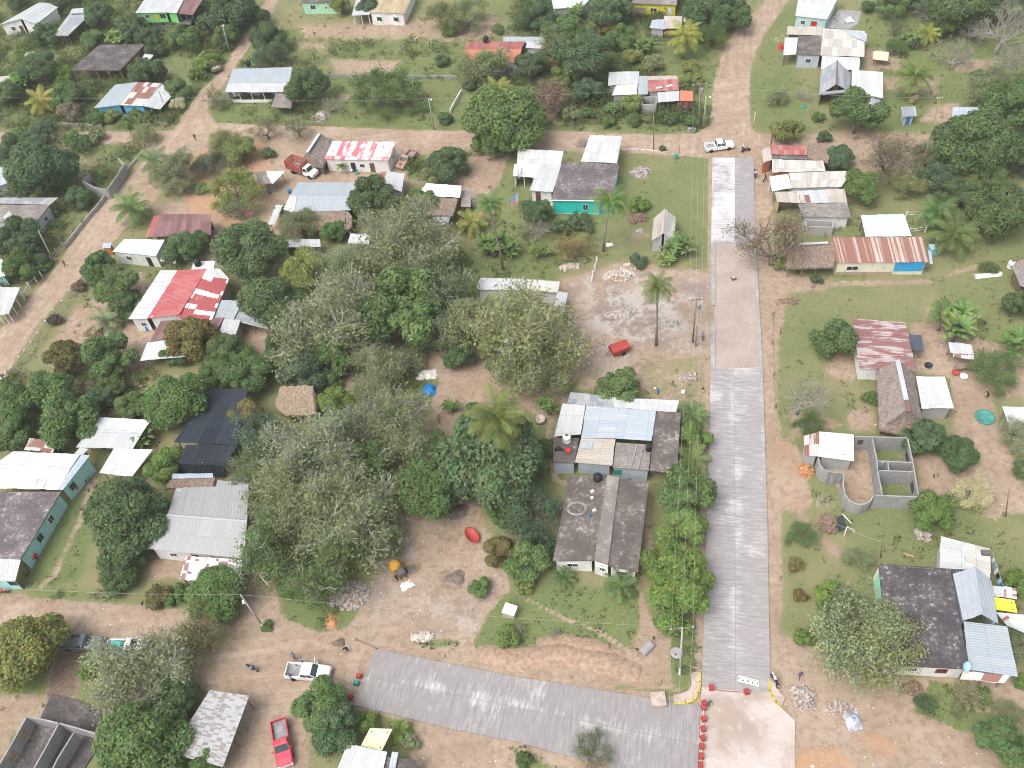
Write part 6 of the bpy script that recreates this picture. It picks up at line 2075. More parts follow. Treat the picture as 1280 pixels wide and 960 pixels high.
P n 611 255 17 s629,337 | leaning palm with a long pale trunk and hanging dead fronds
B d 722 276 14 | dark shrub under the turquoise wall
B d 700 285 12 | dark shrub left of the coconut palm on the lawn
B d 735 285 8 | low shrub beside the coconut palm foot
L g 773 483 28 k.7 | round green tree behind the joined tin roofs
Q g 866 520 19 k.7 | dark areca palm at the slab corner by the street
L l 868 547 20 k.7 | leafy bush tree between the street palms
Q c 865 574 22 k.7 | lighter areca palm by the street
D g 856 619 37 k.75 | dense round green tree beside the street
L l 852 662 29 k.7 | first bright green street tree below the dense round one
L l 840 700 34 k.7 | second bright green street tree
L l 860 722 30 k.7 | third bright green street tree close to the kerb
L l 845 757 38 k.7 | last and largest green street tree by the lower corner
F b 665 645 35 k.7 | bluish twiggy tree against the grey-roofed house
L g 660 702 28 k.6 | olive-green bush tree at the lower left of the grey-roofed house
L r 622 690 20 k.6 | orange-flecked bushy tree by the red tub
L g 628 640 20 k.6 | green bush tree above the red tub
Q g 706 722 14 k.6 | small palm at the grey-roofed house front left
Q g 776 732 20 k.6 | dusty palm at the grey-roofed house front
B y 655 732 13 | yellowish shrub on the lawn edge
M d 612 570 64 k.75 | giant dense dark mango under the tall coconut palm
P c 621 521 34 k3.8 | tall yellow-green coconut palm rising over the giant mango
N n 686 505 17 | banana plant left of the joined tin roofs
N n 566 506 14 | banana plant right of the blue bundle
D d 668 585 20 k.7 | dark tree right of the giant mango
O s 502 532 42 k1 | pale-branched tree left of the blue bundle
O s 388 570 50 k1 | pale-branched tree below the tan thatched hut
O o 350 625 46 k1 | grey-green tree overhanging the corrugated gable
M g 535 610 42 k.8 | rounded mid-green tree above the muddy yard
O o 435 645 56 k1 | largest olive tree with forked pale limbs in the lower grove
O g 345 690 42 k.9 | dull green tree right of the front awning
D g 455 582 30 k.9 | green inner crown of the lower grove
L l 420 502 22 k.9 | light green crown right of the tan thatched hut
O g 405 702 44 k.9 | broad lower crown of the lower grove beside the rubble heap
O o 468 668 28 k.8 | small olive crown at the muddy yard edge
D g 375 728 24 k.7 | green bush tree at the grove foot
M g 222 500 38 k.85 | tall fresh-green tree left of the shade net
L l 206 578 24 k.8 | bright lime tree before the shade net
M d 160 648 50 k.8 | large dark mango on the lawn of the long turquoise house
D d 152 706 28 k.7 | darker lower crown below the large lawn mango
N n 181 542 20 k.75 | banana plant between the two white sheds
L g 88 526 35 k.8 | fresh-green tree behind the rusty-streaked shed
L g 38 500 34 k.8 | fresh-green tree above the left edge roofs
L g 14 540 25 k.8 | fresh-green tree at the left edge by the white roof
L g 70 492 26 k.8 | light tree in the left thicket
D b 122 500 18 k.7 | bluish bush in the left thicket
D g 166 508 20 k.7 | dark tree behind the wide white open shed
D g 140 482 20 k.7 | dark bush tree at the top of the left thicket
L r 308 520 21 k.9 | mango in orange flower beside the shade net
F b 326 546 28 k.9 | smooth bluish tree below the orange-flowering mango
M y 36 812 46 k.8 | big yellow-green tree over the dark pickup
B r 200 746 17 k.4 | red-flecked hedge bush on the lower verge
B g 222 744 15 k.4 | hedge bush next to the red-flecked one
M g 270 741 36 k.75 | round tree by the street lamp pole
B d 150 730 18 | dark shrub under the lawn mango
B l 110 838 13 | bright weeds clump beside the dark pickup
S y 240 800 34 k.9 | sparse yellow-green tree above the scaled roof
O s 170 850 52 k.9 | wide silvery-green tree over the corner ruin
D d 215 878 32 k.7 | dark leafy crown beneath the silvery-green tree
M g 180 932 54 k.8 | large rounded olive tree at the bottom edge
L g 252 950 24 k.8 | small crown beside the scaled roof at the bottom edge
D g 402 882 32 k.8 | dark green tree between the two pickups
D d 420 908 32 k.8 | lower dark crown of the tree between the pickups
L l 460 903 14 k.6 | light bush at the end of the side street
Q k 500 914 14 k.5 | yellow-green low palm behind the cream canopy
B s 514 928 11 | grey-green weeds bush right of the low palm
S g 738 938 24 k.7 | loose green sapling at the side street edge
B d 655 950 11 | dark shrub on the bottom verge
B l 636 796 15 k.4 | light bush on the front lawn
B g 334 783 8 k.3 | grass mound bush at the foot of the lamp pole
X s 690 790 8 k.8 | bare white sapling on the front lawn
X s 648 790 9 k.8 | second bare sapling near the light bush
O s 455 520 34 k1 | grey-green middle tree between the two pale-branched trees
D g 545 560 22 k.8 | small green tree filling the gap left of the giant mango
O g 320 580 26 k1 | dull tree between the smooth bluish tree and the corrugated gable
D g 430 430 34 k.9 | dark green lower crown of the central grove
O o 545 415 30 k.9 | olive crown between the central grove and the big olive-green tree
F s 1236 108 24 k.8 | grey-green dry tree between the lone bush and the right edge
F s 1268 104 20 k.8 | dusty tree at the right edge above the round green one
F o 1160 196 18 k.7 | dusty olive bush at the foot of the tall leaning pole
B g 600 735 14 | leafy bush between red tub and the crate
F g 1120 60 12 k.7 | slight tree behind the tarp-roofed pen
S o 255 800 24 k1.1 | thin outer branches right of the sparse yellow-green tree
N l 124 218 9 k.5 | banana plants growing inside the grey ruin
O s 470 478 30 k.9 | grey-green tree on the near fringe of the central grove
L g 592 520 17 k.7 | leafy bush tree between the clearing and the coconut palm
D g 690 560 14 k.6 | small bush tree at the left wall of the joined house
L g 270 470 22 k.8 | mid-green tree behind the shade net top
F g 300 445 18 k.7 | loose green tree at the edge of the lean-to yard

'''
for line in TREES.strip().splitlines():
    if line.strip():
        a, lab = line.split('|')
        a = a.split()
        kw = {}
        for ex in a[5:]:
            if ex[0] == 'k':
                kw['k'] = float(ex[1:])
            else:
                kw['base'] = tuple(float(v) for v in ex[1:].split(','))
        tree(a[0], a[1], float(a[2]), float(a[3]), float(a[4]), lab.strip(), **kw)

# ------------------------------------------------------------------ undergrowth, litter


def scatter(name, n, ch, thr, lo, hi, cols, kind_label, leaves=(5, 9), lf=.42, flat=.5):
    w_ = CH[ch].copy()
    inside = (PP[:, 0] > -60) & (PP[:, 0] < 1340) & (PP[:, 1] > -60) & (PP[:, 1] < 1010)
    clump = .5 + .5 * np.sin(PV[:, 0] * .55 + 2 * np.sin(PV[:, 1] * .31)) * np.sin(PV[:, 1] * .47 + 2 * np.sin(PV[:, 0] * .27))
    w_ = np.where(inside, np.clip(w_ - thr, 0, 1) * (.15 + clump ** 2) * (1 - CH['dirt'] * .5), 0)
    w_ = w_ / w_.sum()
    I = rng.choice(len(w_), n, p=w_)
    V = []
    for i in I:
        c = PV[i] + np.array([rng.uniform(-.3, .3), rng.uniform(-.3, .3), 0])
        s = rng.uniform(lo, hi) * (1.6 if rng.random() < .12 else 1)
        kk = rng.integers(*leaves)
        P = c + rng.normal(size=(kk, 3)) * s * (.55, .55, .3) + (0, 0, s * flat)
        N = unit(rng.normal(size=(kk, 3)) * .6 + (0, 0, .7))
        V.append(leaf_quads(P, N, s * lf, rng))
    o = link(name, quad_mesh(name, np.concatenate(V), 'leaves'))
    o.color = (*cols, 1)
    tag(o, kind_label, None, None, 'stuff')


scatter('undergrowth', 8000, 'weed', .15, .2, .5, (.08, .12, .045), 'weeds and low green growth between the houses', (8, 14), .3)
scatter('thicket', 3400, 'weed', .45, .6, 1.2, (.12, .19, .06), 'head-high green scrub filling the lots', (34, 56), .19, .8)
scatter('thicket', 1500, 'weed', .4, .5, 1.0, (.2, .2, .1), 'dry olive scrub filling the lots', (34, 56), .19, .8)
scatter('grass_tufts', 14000, 'lush', .3, .12, .28, (.12, .18, .06), 'tufts of short grass on the lawns', (3, 6), .42, .35)
scatter('weeds', 3500, 'weed', .1, .2, .5, (.17, .16, .07), 'dry yellowish weeds in the yards')
scatter('ground_creeper', 2500, 'weed', .3, .2, .5, (.10, .17, .05), 'bright green creeping plants in the lots', (8, 14), .3)
# broken stones strewn over the rubble lots
ok = np.nonzero((CH['grey'] > .25) & (PP[:, 0] > 0) & (PP[:, 0] < 1300) & (PP[:, 1] > 300) & (PP[:, 1] < 1000))[0]
m = MB()
for i in rng.choice(ok, 800):
    d = rng.uniform(.06, .2) * (1.8 if rng.random() < .06 else 1)
    m.box((PV[i, 0] + rng.uniform(-.3, .3), PV[i, 1] + rng.uniform(-.3, .3), d * .1), (d, d * rng.uniform(.5, 1), d * .6), rng.uniform(0, 3), taper=.7, rx=rng.uniform(-.4, .4))
o = m.obj('rubble', 'stone')
tag(o, 'small broken stones strewn over the rubble lots', None, None, 'stuff')
# scraps and small stones lying about
V = []
ok = np.nonzero(~((PP[:, 0] > 870) & (PP[:, 0] < 995) & (PP[:, 1] > 190)) & (PP[:, 0] > -20) & (PP[:, 0] < 1300) & (PP[:, 1] > -20) & (PP[:, 1] < 980) & (CH['dirt'] > .35))[0]
for i in rng.choice(ok, 900):
    c = PV[i] + np.array([rng.uniform(-.3, .3), rng.uniform(-.3, .3), .03])
    s = rng.uniform(.05, .14) * (2.0 if rng.random() < .05 else 1)
    a = rng.uniform(0, 6.28)
    u_, v_ = np.array([math.cos(a), math.sin(a), rng.uniform(-.2, .2)]) * s, np.array([-math.sin(a), math.cos(a), rng.uniform(-.2, .2)]) * s * .7
    V.append([c - u_, c + v_, c + u_, c - v_])
plain('scrap', (0.72, 0.70, 0.67), .8, .4, .6)
o = link('litter', quad_mesh('litter', np.array(V), 'scrap'))
tag(o, 'pale scraps of litter scattered on the bare earth', None, None, 'stuff')

# ------------------------------------------------------------------ people
def _skin(name, J, E_, mats, seg_mat):
    """J joints (xyz, radius), E_ bones -> one continuous body; faces take the colour of the nearest bone"""
    m_ = bpy.data.meshes.new(name)
    m_.from_pydata([j[0] for j in J], E_, [])
    o = bpy.data.objects.new('tmp', m_)
    COL.objects.link(o)
    md = o.modifiers.new('s', 'SKIN')
    sv = m_.skin_vertices[0].data
    for i, j in enumerate(J):
        r = j[1]
        sv[i].radius = r if isinstance(r, tuple) else (r, r)
        sv[i].use_root = (i == 0)
    o.modifiers.new('u', 'SUBSURF').levels = 1
    o.modifiers['u'].render_levels = 1
    dg = bpy.context.evaluated_depsgraph_get()
    me_ = bpy.data.meshes.new_from_object(o.evaluated_get(dg))
    bpy.data.objects.remove(o)
    for mm in mats:
        me_.materials.append(MATS[mm])
    A = np.array([J[a][0] for a, b in E_])
    B = np.array([J[b][0] for a, b in E_])
    for p in me_.polygons:
        c = np.array(p.center)
        t = np.clip(((c - A) * (B - A)).sum(1) / ((B - A) ** 2).sum(1).clip(1e-9), 0, 1)
        d = np.linalg.norm(c - A - t[:, None] * (B - A), axis=1)
        k = seg_mat[int(d.argmin())]
        if k == 'head':
            top = J[4][0]
            k = 3 if (c[2] > top[2] - .06 or (c[1] < top[1] - .035 and c[2] > top[2] - .2)) else 2
        p.material_index = k
        p.use_smooth = True
    me_.name = name
    return me_


def person(x, y, rz, label, shirt, pants, pose='stand', skin_c=(0.28, 0.16, 0.10), hair=(0.02, 0.018, 0.016), z=-0.02, hat=None, h=1.66, group=None, short=False):
    """pose: stand, walk, bend, squat; faces local +y"""
    s = h / 1.7
    lean = dict(stand=0.02, walk=0.08, bend=.75, squat=.4, sit=.05)[pose]
    hipz = dict(stand=.90, walk=.89, bend=.86, squat=.36, sit=.45)[pose]

    def up(l, side=0.0, f=0.0):
        return (side, math.sin(lean) * l + f, hipz + math.cos(lean) * l)
    J = [((0, 0, hipz), (.155, .11)), (up(.22), (.14, .105)), (up(.45), (.17, .11)), (up(.57), (.065, .06)), (up(.80, 0, .02), (.085, .10)), (up(.67, 0, .01), (.075, .085))]
    E_ = [(0, 1), (1, 2), (2, 3), (3, 5), (5, 4)]
    M_ = [0, 0, 0, 'head', 'head']
    for sd in (-1, 1):
        sw = dict(stand=.03, walk=.26 * sd, bend=.05, squat=.0, sit=.0)[pose]
        i = len(J)
        hip = (sd * .095, 0, hipz - .04)
        if pose in ('squat', 'sit'):
            knee, ank, toe = (sd * .17, .36, hipz + .06), (sd * .14, .12 if pose == 'squat' else .38, .08), (sd * .15, .30 if pose == 'squat' else .56, .04)
        else:
            knee, ank, toe = (sd * .1, sw * .55 + .04, .48), (sd * .1, sw - .02, .08), (sd * .12, sw + .17, .035)
        J += [(hip, .09), (knee, .06), (ank, .042), (toe, (.045, .03))]
        E_ += [(0, i), (i, i + 1), (i + 1, i + 2), (i + 2, i + 3)]
        M_ += [1, 1, 2 if short else 1, 4]
        sh = up(.50, sd * .17)
        i = len(J)
        aw = dict(stand=.06, walk=-.2 * sd, bend=.28, squat=.25, sit=.2)[pose]
        el = (sh[0] + sd * .08, sh[1] + aw * .4 - .02, sh[2] - .27)
        wr = (sh[0] + sd * .07, sh[1] + aw + .06, sh[2] - .50)
        hd = (wr[0], wr[1] + .03, wr[2] - .08)
        J += [(sh, .058), (el, .042), (wr, .03), (hd, (.038, .02))]
        E_ += [(2, i), (i, i + 1), (i + 1, i + 2), (i + 2, i + 3)]
        M_ += [0, 0, 2, 2]
        for f in range(5):
            k = len(J)
            if f < 4:
                b = (hd[0] + (f - 1.5) * .018, hd[1] + .012, hd[2] - .045 - .006 * (1 - abs(f - 1.5)))
                t_ = (b[0], b[1] + .022, b[2] - .035)
            else:
                b = (hd[0] - sd * .035, hd[1] + .03, hd[2] - .0)
                t_ = (b[0] - sd * .008, b[1] + .02, b[2] - .03)
            J += [(b, .009), (t_, .007)]
            E_ += [(i + 3, k), (k, k + 1)]
            M_ += [2, 2]
    J = [((p[0] * s, p[1] * s, p[2] * s), tuple(q_ * s for q_ in r) if isinstance(r, tuple) else r * s) for p, r in J]
    ms = []
    for nm, c in (('cloth', shirt), ('cloth', pants), ('skin', skin_c), ('hair', hair), ('shoe', (.05, .045, .04))):
        key = nm + '_%02d%02d%02d' % tuple(int(v * 99) for v in c)
        plain(key, c, .8, .12, 4)
        ms.append(key)
    me_ = _skin('person', J, E_, ms, M_)
    e = empty('person', G(x, y, z), label, 'person', group, rz)
    link('body', me_, e)
    hd = J[4][0]
    # face: nose, eyes, ears
    m = MB()
    m.tube([(hd[0], hd[1] + .085 * s, hd[2] - .09 * s), (hd[0], hd[1] + .115 * s, hd[2] - .115 * s)], [.008 * s, .015 * s], 5)
    for sd in (-1, 1):
        m.box((sd * .085 * s, hd[1], hd[2] - .1 * s), (.02 * s, .03 * s, .055 * s))
    m.obj('nose_and_ears', ms[2], e)
    m = MB()
    for sd in (-1, 1):
        m.box((sd * .033 * s, hd[1] + .088 * s, hd[2] - .075 * s), (.024 * s, .012 * s, .012 * s))
    m.box((0, hd[1] + .085 * s, hd[2] - .15 * s), (.045 * s, .012 * s, .012 * s))
    m.obj('eyes_and_mouth', ms[3], e)
    if hat:
        plain('hat_%02d%02d%02d' % tuple(int(v * 99) for v in hat), hat, .8)
        m = MB()
        m.lathe([(.2, -.01), (.2, .0), (.11, .015), (.10, .09), (.06, .12), (.01, .122)], (hd[0], hd[1], hd[2] - .005), 12)
        m.obj('hat', 'hat_%02d%02d%02d' % tuple(int(v * 99) for v in hat), e, smooth=True)
    return e


R_ = math.radians
person(245, 176, R_(200), 'person in dark clothes standing at the orange bank of the crossroads', (.06, .055, .06), (.09, .08, .08))
person(83, 334, R_(-40), 'person in black walking along the left dirt road', (.03, .03, .035), (.12, .09, .08), 'walk')
person(435, 813, R_(150), 'worker in dark clothes standing at the wet sand heap', (.05, .06, .1), (.06, .06, .07), 'bend')
person(886, 882, R_(190), 'person in grey walking beside the column of red blocks', (.12, .15, .16), (.03, .03, .035), 'walk')
person(999, 847, R_(180), 'person in purple walking across the bare earth', (.12, .08, .32), (.1, .08, .12), 'walk')
person(975, 726, R_(20), 'child in pink on the earth verge of the street', (.62, .2, .28), (.55, .3, .3), h=1.2)
person(878.5, 425, R_(160), 'person in blue shirt standing next to the double power pole', (.2, .3, .45), (.08, .09, .12))
person(974.5, 418, R_(240), 'person in red shirt at the edge of the right lawn', (.5, .06, .07), (.3, .08, .08), h=1.5)
person(823, 492, R_(100), 'person in blue clothes and white hat bending over the ground', (.02, .26, .6), (.02, .24, .58), 'bend', hat=(.8, .74, .72))
person(878, 491, R_(170), 'child in maroon top and white trousers near the street', (.26, .05, .06), (.7, .66, .64), h=1.35)
person(952.5, 212, R_(180), 'person in pale pink by the tan porch roof', (.55, .42, .44), (.4, .34, .36))
person(369.5, 824, R_(170), 'man in grey cap at the far side of the crew pickup bed', (.3, .33, .38), (.1, .12, .18), hat=(.16, .2, .25))
person(380, 829, R_(150), 'man in light blue shirt by the open door of the crew pickup', (.3, .46, .66), (.08, .1, .16))
person(367.5, 852, R_(30), 'man in navy leaning on the near side of the crew pickup bed', (.05, .08, .17), (.04, .05, .09), 'bend')
person(1234, 497, R_(90), 'person in black working above the teal round net', (.03, .035, .03), (.05, .05, .05), 'bend')
person(338, 243, R_(30), 'child in blue under the grey rustic shelter', (.03, .08, .35), (.04, .06, .2), 'squat')


# ------------------------------------------------------------------ vehicles
def car_paint(name, c, rough=.3):
    t = NT(name)
    o = t.seed_co()
    f = t.noise(o, 1.3, 4)
    col = t.mix(t.step(f, .5, .8, 0, .35), c, (.42, .35, .28))
    t.b.inputs['Coat Weight'].default_value = .4
    MATS[name] = t.out(col, rough, spec=.5)
    return name


car_paint('paint_white', (.8, .81, .82))
car_paint('paint_red', (.55, .03, .07))
car_paint('paint_slate', (.13, .15, .18))
car_paint('paint_rust_red', (.42, .2, .17))
car_paint('paint_teal', (.03, .3, .36))
plain('lamp_glass', (.8, .8, .76), .2, spec=.6)
plain('tail_red', (.5, .02, .02), .3)
plain('bed_metal', (.28, .28, .28), .7, .3)
plain('chrome', (.55, .56, .58), .25, metal=.8)
plain('window_tint', (.035, .06, .065), .12, spec=.6)


def wheel(e, x, y, r=.36, w=.24):
    M = Matrix.Translation((x, y, r)) @ Matrix.Rotation(PI / 2, 4, 'Y')
    m = MB()
    m.lathe([(r * .6, -w / 2), (r * .93, -w / 2), (r, -w * .3), (r, w * .3), (r * .93, w / 2), (r * .6, w / 2)], n=18, M=M)
    t_ = m.obj('wheel', 'rubber', e, smooth=True)
    m = MB()
    m.lathe([(.02, -w * .46), (r * .3, -w * .44), (r * .6, -w * .5), (r * .6, w * .5), (r * .3, w * .44), (.02, w * .46)], n=12, M=M)
    m.obj('rim', 'rim', t_)


def loft(m, secs, close=True, mi=0):
    """secs: list of equal-length rings"""
    i0 = len(m.v)
    n = len(secs[0])
    for s_ in secs:
        m.v += [tuple(p) for p in s_]
    for i in range(len(secs) - 1):
        for k in range(n):
            a, b = i0 + i * n + k, i0 + i * n + (k + 1) % n
            m.f.append((a, b, b + n, a + n))
            m.uv.append(None)
            m.mi.append(mi)
    for base in (i0, i0 + (len(secs) - 1) * n):
        m.f.append(tuple(range(base, base + n)))
        m.uv.append(None)
        m.mi.append(mi)


def ringx(y, hw, zb, zt, ch=.1, cb=.06):
    return [(-hw + cb, y, zb), (hw - cb, y, zb), (hw, y, zb + cb), (hw, y, zt - ch), (hw - ch, y, zt), (-hw + ch, y, zt), (-hw, y, zt - ch), (-hw, y, zb + cb)]


def pickup(x, y, rz, label, pm, crew=True, bed=True, name='pickup_truck', load=None):
    """nose towards local +y, 5.3 m long"""
    e = empty(name, G(x, y, .015), label, 'pickup truck', None, rz)
    W_ = .9
    m = MB()
    # nose and cab lower body
    yb = -.75 if crew else -.25
    loft(m, [ringx(2.62, W_ - .16, .42, .86, .14), ringx(2.52, W_ - .04, .38, .98, .14), ringx(1.9, W_, .36, 1.06, .12), ringx(1.15, W_, .36, 1.12, .1), ringx(.95, W_, .36, 1.1, .04), ringx(yb, W_, .36, 1.1, .04)])
    m.obj('body', pm, e, smooth=False)
    m = MB()
    fr = 1.2
    secs = [[(-W_ + .04, fr, 1.08), (W_ - .04, fr, 1.08), (W_ - .04, yb + .02, 1.08), (-W_ + .04, yb + .02, 1.08)],
            [(-W_ + .14, fr - .62, 1.66), (W_ - .14, fr - .62, 1.66), (W_ - .12, yb + .2, 1.68), (-W_ + .12, yb + .2, 1.68)],
            [(-W_ + .24, fr - .78, 1.74), (W_ - .24, fr - .78, 1.74), (W_ - .22, yb + .32, 1.75), (-W_ + .22, yb + .32, 1.75)]]
    loft(m, secs)
    m.obj('cab', pm, e)

    def pane(nm, q4, off):
        m = MB()
        c = sum((Vector(p) for p in q4), Vector()) / 4
        q4 = [c + (Vector(p) - c) * .88 + Vector(off) for p in q4]
        q5 = [p - Vector(off) * 1.6 for p in q4]
        m.poly(q4 + q5, [(0, 1, 2, 3), (0, 4, 5, 1), (1, 5, 6, 2), (2, 6, 7, 3), (3, 7, 4, 0)])
        m.obj(nm, 'window_tint', e)
    A, B = secs[0], secs[1]
    pane('windshield', [A[0], A[1], B[1], B[0]], (0, .012, .012))
    pane('rear_window', [A[3], A[2], B[2], B[3]], (0, -.014, .006))
    for sd, i, j in ((-1, 0, 3), (1, 1, 2)):
        a, b, c, d = Vector(A[i]), Vector(A[j]), Vector(B[j]), Vector(B[i])
        n_ = 2 if crew else 1
        for k in range(n_):
            f0, f1 = k / n_, (k + 1) / n_
            pane('side_window', [a.lerp(b, f0), a.lerp(b, f1), d.lerp(c, f1), d.lerp(c, f0)], (sd * .013, 0, .004))
    m = MB()
    y0, y1 = -2.62, yb - .03
    for sx in (-1, 1):
        m.box((sx * (W_ - .06), (y0 + y1) / 2, .74), (.12, y1 - y0, .68))
    m.box((0, y0 + .04, .76), (W_ * 2 - .26, .08, .62))
    m.box((0, y1 - .04, .8), (W_ * 2 - .26, .08, .6))
    m.obj('bed_wall', pm, e)
    m = MB()
    m.box((0, (y0 + y1) / 2, .6), (W_ * 2 - .26, y1 - y0 - .18, .08))
    m.obj('bed_floor', 'bed_metal', e)
    for sx in (-1, 1):
        for wy in (1.62, -1.62):
            wheel(e, sx * (W_ - .1), wy)
        m = MB()
        m.box((sx * (W_ - .26), 2.6, .76), (.34, .06, .16))
        m.obj('headlight', 'lamp_glass', e)
        m = MB()
        m.box((sx * (W_ - .07), y0 - .012, .84), (.1, .04, .26))
        m.obj('tail_light', 'tail_red', e)
        m = MB()
        m.box((sx * (W_ + .1), .95, 1.16), (.18, .1, .15))
        m.obj('mirror', pm if pm != 'paint_slate' else 'iron', e)
    m = MB()
    m.box((0, 2.66, .5), (1.62, .14, .18))
    m.box((0, 2.63, .76), (.82, .06, .16))
    m.obj('bumper', 'chrome', e)
    m = MB()
    m.box((0, y0 - .08, .48), (1.6, .12, .14))
    m.obj('rear_bumper', 'chrome', e)
    return e


pickup(898.5, 186, R_(-88), 'clean white crew-cab pickup parked where the concrete street begins', 'paint_white')
e = pickup(387, 843, R_(-101), 'white crew pickup with one door open and men around its bed', 'paint_white')
m = MB()
m.box((-1.3, .55, .85), (.75, .06, .7), .25)
m.obj('open_door', 'paint_white', e)
e = pickup(354.5, 931, R_(-166), 'bright red pickup with an empty dark bed at the bottom edge', 'paint_red', crew=False)
e = pickup(106, 806.5, R_(-100), 'dark slate pickup half under the yellow-green tree', 'paint_slate', crew=False)
m = MB()
m.box((-.35, 1.8, 1.125), (.3, 1.2, .012))
m.obj('hood_stripe', 'bed_metal', e)
e = pickup(163, 812, R_(-97), 'white pickup with turquoise cargo in its bed, nose under the silvery-green tree', 'paint_white', crew=False)
m = MB()
m.box((0, -1.4, .95), (1.3, 1.5, .5), .1, taper=.8)
m.obj('cargo', plain('cargo_turquoise', (.03, .5, .5)), e)
e = pickup(509, 203, R_(148), 'old rusty red pickup between the pink-roofed house and the hedge', 'paint_rust_red', crew=False)
e = pickup(600, 135, R_(10), 'old teal-cab pickup with an open grey bed on the grass behind the huge roadside tree', 'paint_teal', crew=False)


def stake_truck(x, y, rz, label):
    e = empty('stake_truck', G(x, y, .0), label, 'truck', None, rz)
    m = MB()
    loft(m, [ringx(2.9, .85, .5, 1.0, .14), ringx(2.8, .98, .45, 1.15, .14), ringx(1.9, 1.0, .45, 1.28, .1), ringx(1.7, 1.0, .45, 1.25, .04), ringx(.55, 1.0, .45, 1.25, .04)])
    m.obj('body', 'paint_white', e)
    m = MB()
    secs = [[(-.95, 1.85, 1.22), (.95, 1.85, 1.22), (.95, .6, 1.22), (-.95, .6, 1.22)], [(-.82, 1.4, 1.98), (.82, 1.4, 1.98), (.82, .68, 2.0), (-.82, .68, 2.0)]]
    loft(m, secs)
    m.obj('cab', 'paint_white', e)
    A, B = secs
    for nm, ids, off in (('windshield', (0, 1, 1, 0), (0, .014, .01)), ('side_window', (1, 2, 2, 1), (.014, 0, .004)), ('side_window', (3, 0, 0, 3), (-.014, 0, .004))):
        q4 = [Vector(A[ids[0]]), Vector(A[ids[1]]), Vector(B[ids[2]]), Vector(B[ids[3]])]
        c = sum(q4, Vector()) / 4
        q4 = [c + (p - c) * .85 + Vector(off) for p in q4]
        m = MB()
        m.poly(q4 + [p - Vector(off) * 1.5 for p in q4], [(0, 1, 2, 3), (0, 4, 5, 1), (1, 5, 6, 2), (2, 6, 7, 3), (3, 7, 4, 0)])
        m.obj(nm, 'window_tint', e)
    m = MB()
    m.box((0, -1.4, .95), (2.3, 3.7, .12))
    m.obj('bed_floor', 'bed_metal', e)
    for sd in (-1, 1):
        m = MB()
        for k in range(5):
            m.box((sd * 1.13, -1.4, 1.2 + k * .34), (.05, 3.66, .2))
        for k in range(5):
            m.box((sd * 1.17, -3.2 + k * .9, 1.75), (.07, .1, 1.6))
        m.obj('stake_side', 'truck_red', e)
    for yy in (.44, -3.24):
        m = MB()
        for k in range(5):
            m.box((0, yy, 1.2 + k * .34), (2.2, .05, .2))
        for k in range(3):
            m.box((-.8 + k * .8, yy - .05, 1.75), (.1, .06, 1.6))
        m.obj('stake_end', 'truck_red', e)
    for sd in (-1, 1):
        wheel(e, sd * .92, 2.0, .42, .28)
        wheel(e, sd * .92, -2.0, .42, .3)
        m = MB()
        m.box((sd * .62, 2.88, .85), (.3, .06, .2))
        m.obj('headlight', 'lamp_glass', e)
    m = MB()
    m.box((0, 2.95, .6), (1.8, .12, .2))
    m.obj('bumper', 'chrome', e)


plain('truck_red', (.4, .07, .055), .6)
stake_truck(381, 217, R_(-125), 'white-cab stake truck with tall red slatted sides in the dirt yard')


def motorcycle(x, y, rz, label, c, z=0.0, lean=.12):
    e = empty('motorcycle', G(x, y, z), label, 'motorcycle', None, rz)
    e.rotation_euler = (0, lean, rz)
    for wy in (-.62, .66):
        M = Matrix.Translation((0, wy, .3)) @ Matrix.Rotation(PI / 2, 4, 'Y')
        m = MB()
        m.lathe([(.23, -.045), (.29, -.04), (.31, 0), (.29, .04), (.23, .045), (.215, 0)], n=16, M=M)
        w_ = m.obj('wheel', 'rubber', e, smooth=True)
        m = MB()
        m.lathe([(.02, -.05), (.05, -.05), (.05, .05), (.02, .05)], n=8, M=M)
        for k in range(4):
            a = k * PI / 4
            m.tube([(0, wy + math.cos(a) * .22, .3 + math.sin(a) * .22), (0, wy - math.cos(a) * .22, .3 - math.sin(a) * .22)], .008, 4)
        m.obj('rim', 'rim', w_)
    m = MB()
    m.tube([(0, -.62, .3), (0, -.1, .42), (0, .3, .75), (0, .66, .3)], .035, 6)
    m.box((0, .02, .42), (.26, .42, .3))
    m.obj('frame', 'iron', e)
    key = plain('moto_%02d%02d%02d' % tuple(int(v * 99) for v in c), c, .35, spec=.5)
    m = MB()
    loft(m, [[(-.1, .38, .72), (.1, .38, .72), (.07, .38, .86), (-.07, .38, .86)], [(-.14, .15, .68), (.14, .15, .68), (.1, .15, .88), (-.1, .15, .88)], [(-.1, -.08, .68), (.1, -.08, .68), (.07, -.08, .8), (-.07, -.08, .8)]])
    m.obj('fuel_tank', key, e)
    m = MB()
    m.box((0, -.38, .76), (.24, .66, .09), taper=.8)
    m.obj('seat', 'rubber', e)
    m = MB()
    m.tube([(-.36, .36, 1.0), (-.12, .46, .98), (.12, .46, .98), (.36, .36, 1.0)], .018, 5)
    m.obj('handlebar', 'iron', e)
    m = MB()
    m.lathe([(.03, -.08), (.09, .0), (.09, .06), (.02, .07)], (0, .55, .86), 10, M=Matrix.Rotation(-PI / 2, 4, 'X'))
    m.obj('headlight', 'lamp_glass', e)
    m = MB()
    m.box((0, -.72, .55), (.14, .3, .03))
    m.box((0, .66, .63), (.12, .4, .03))
    m.obj('mudguard', key, e)
    return e


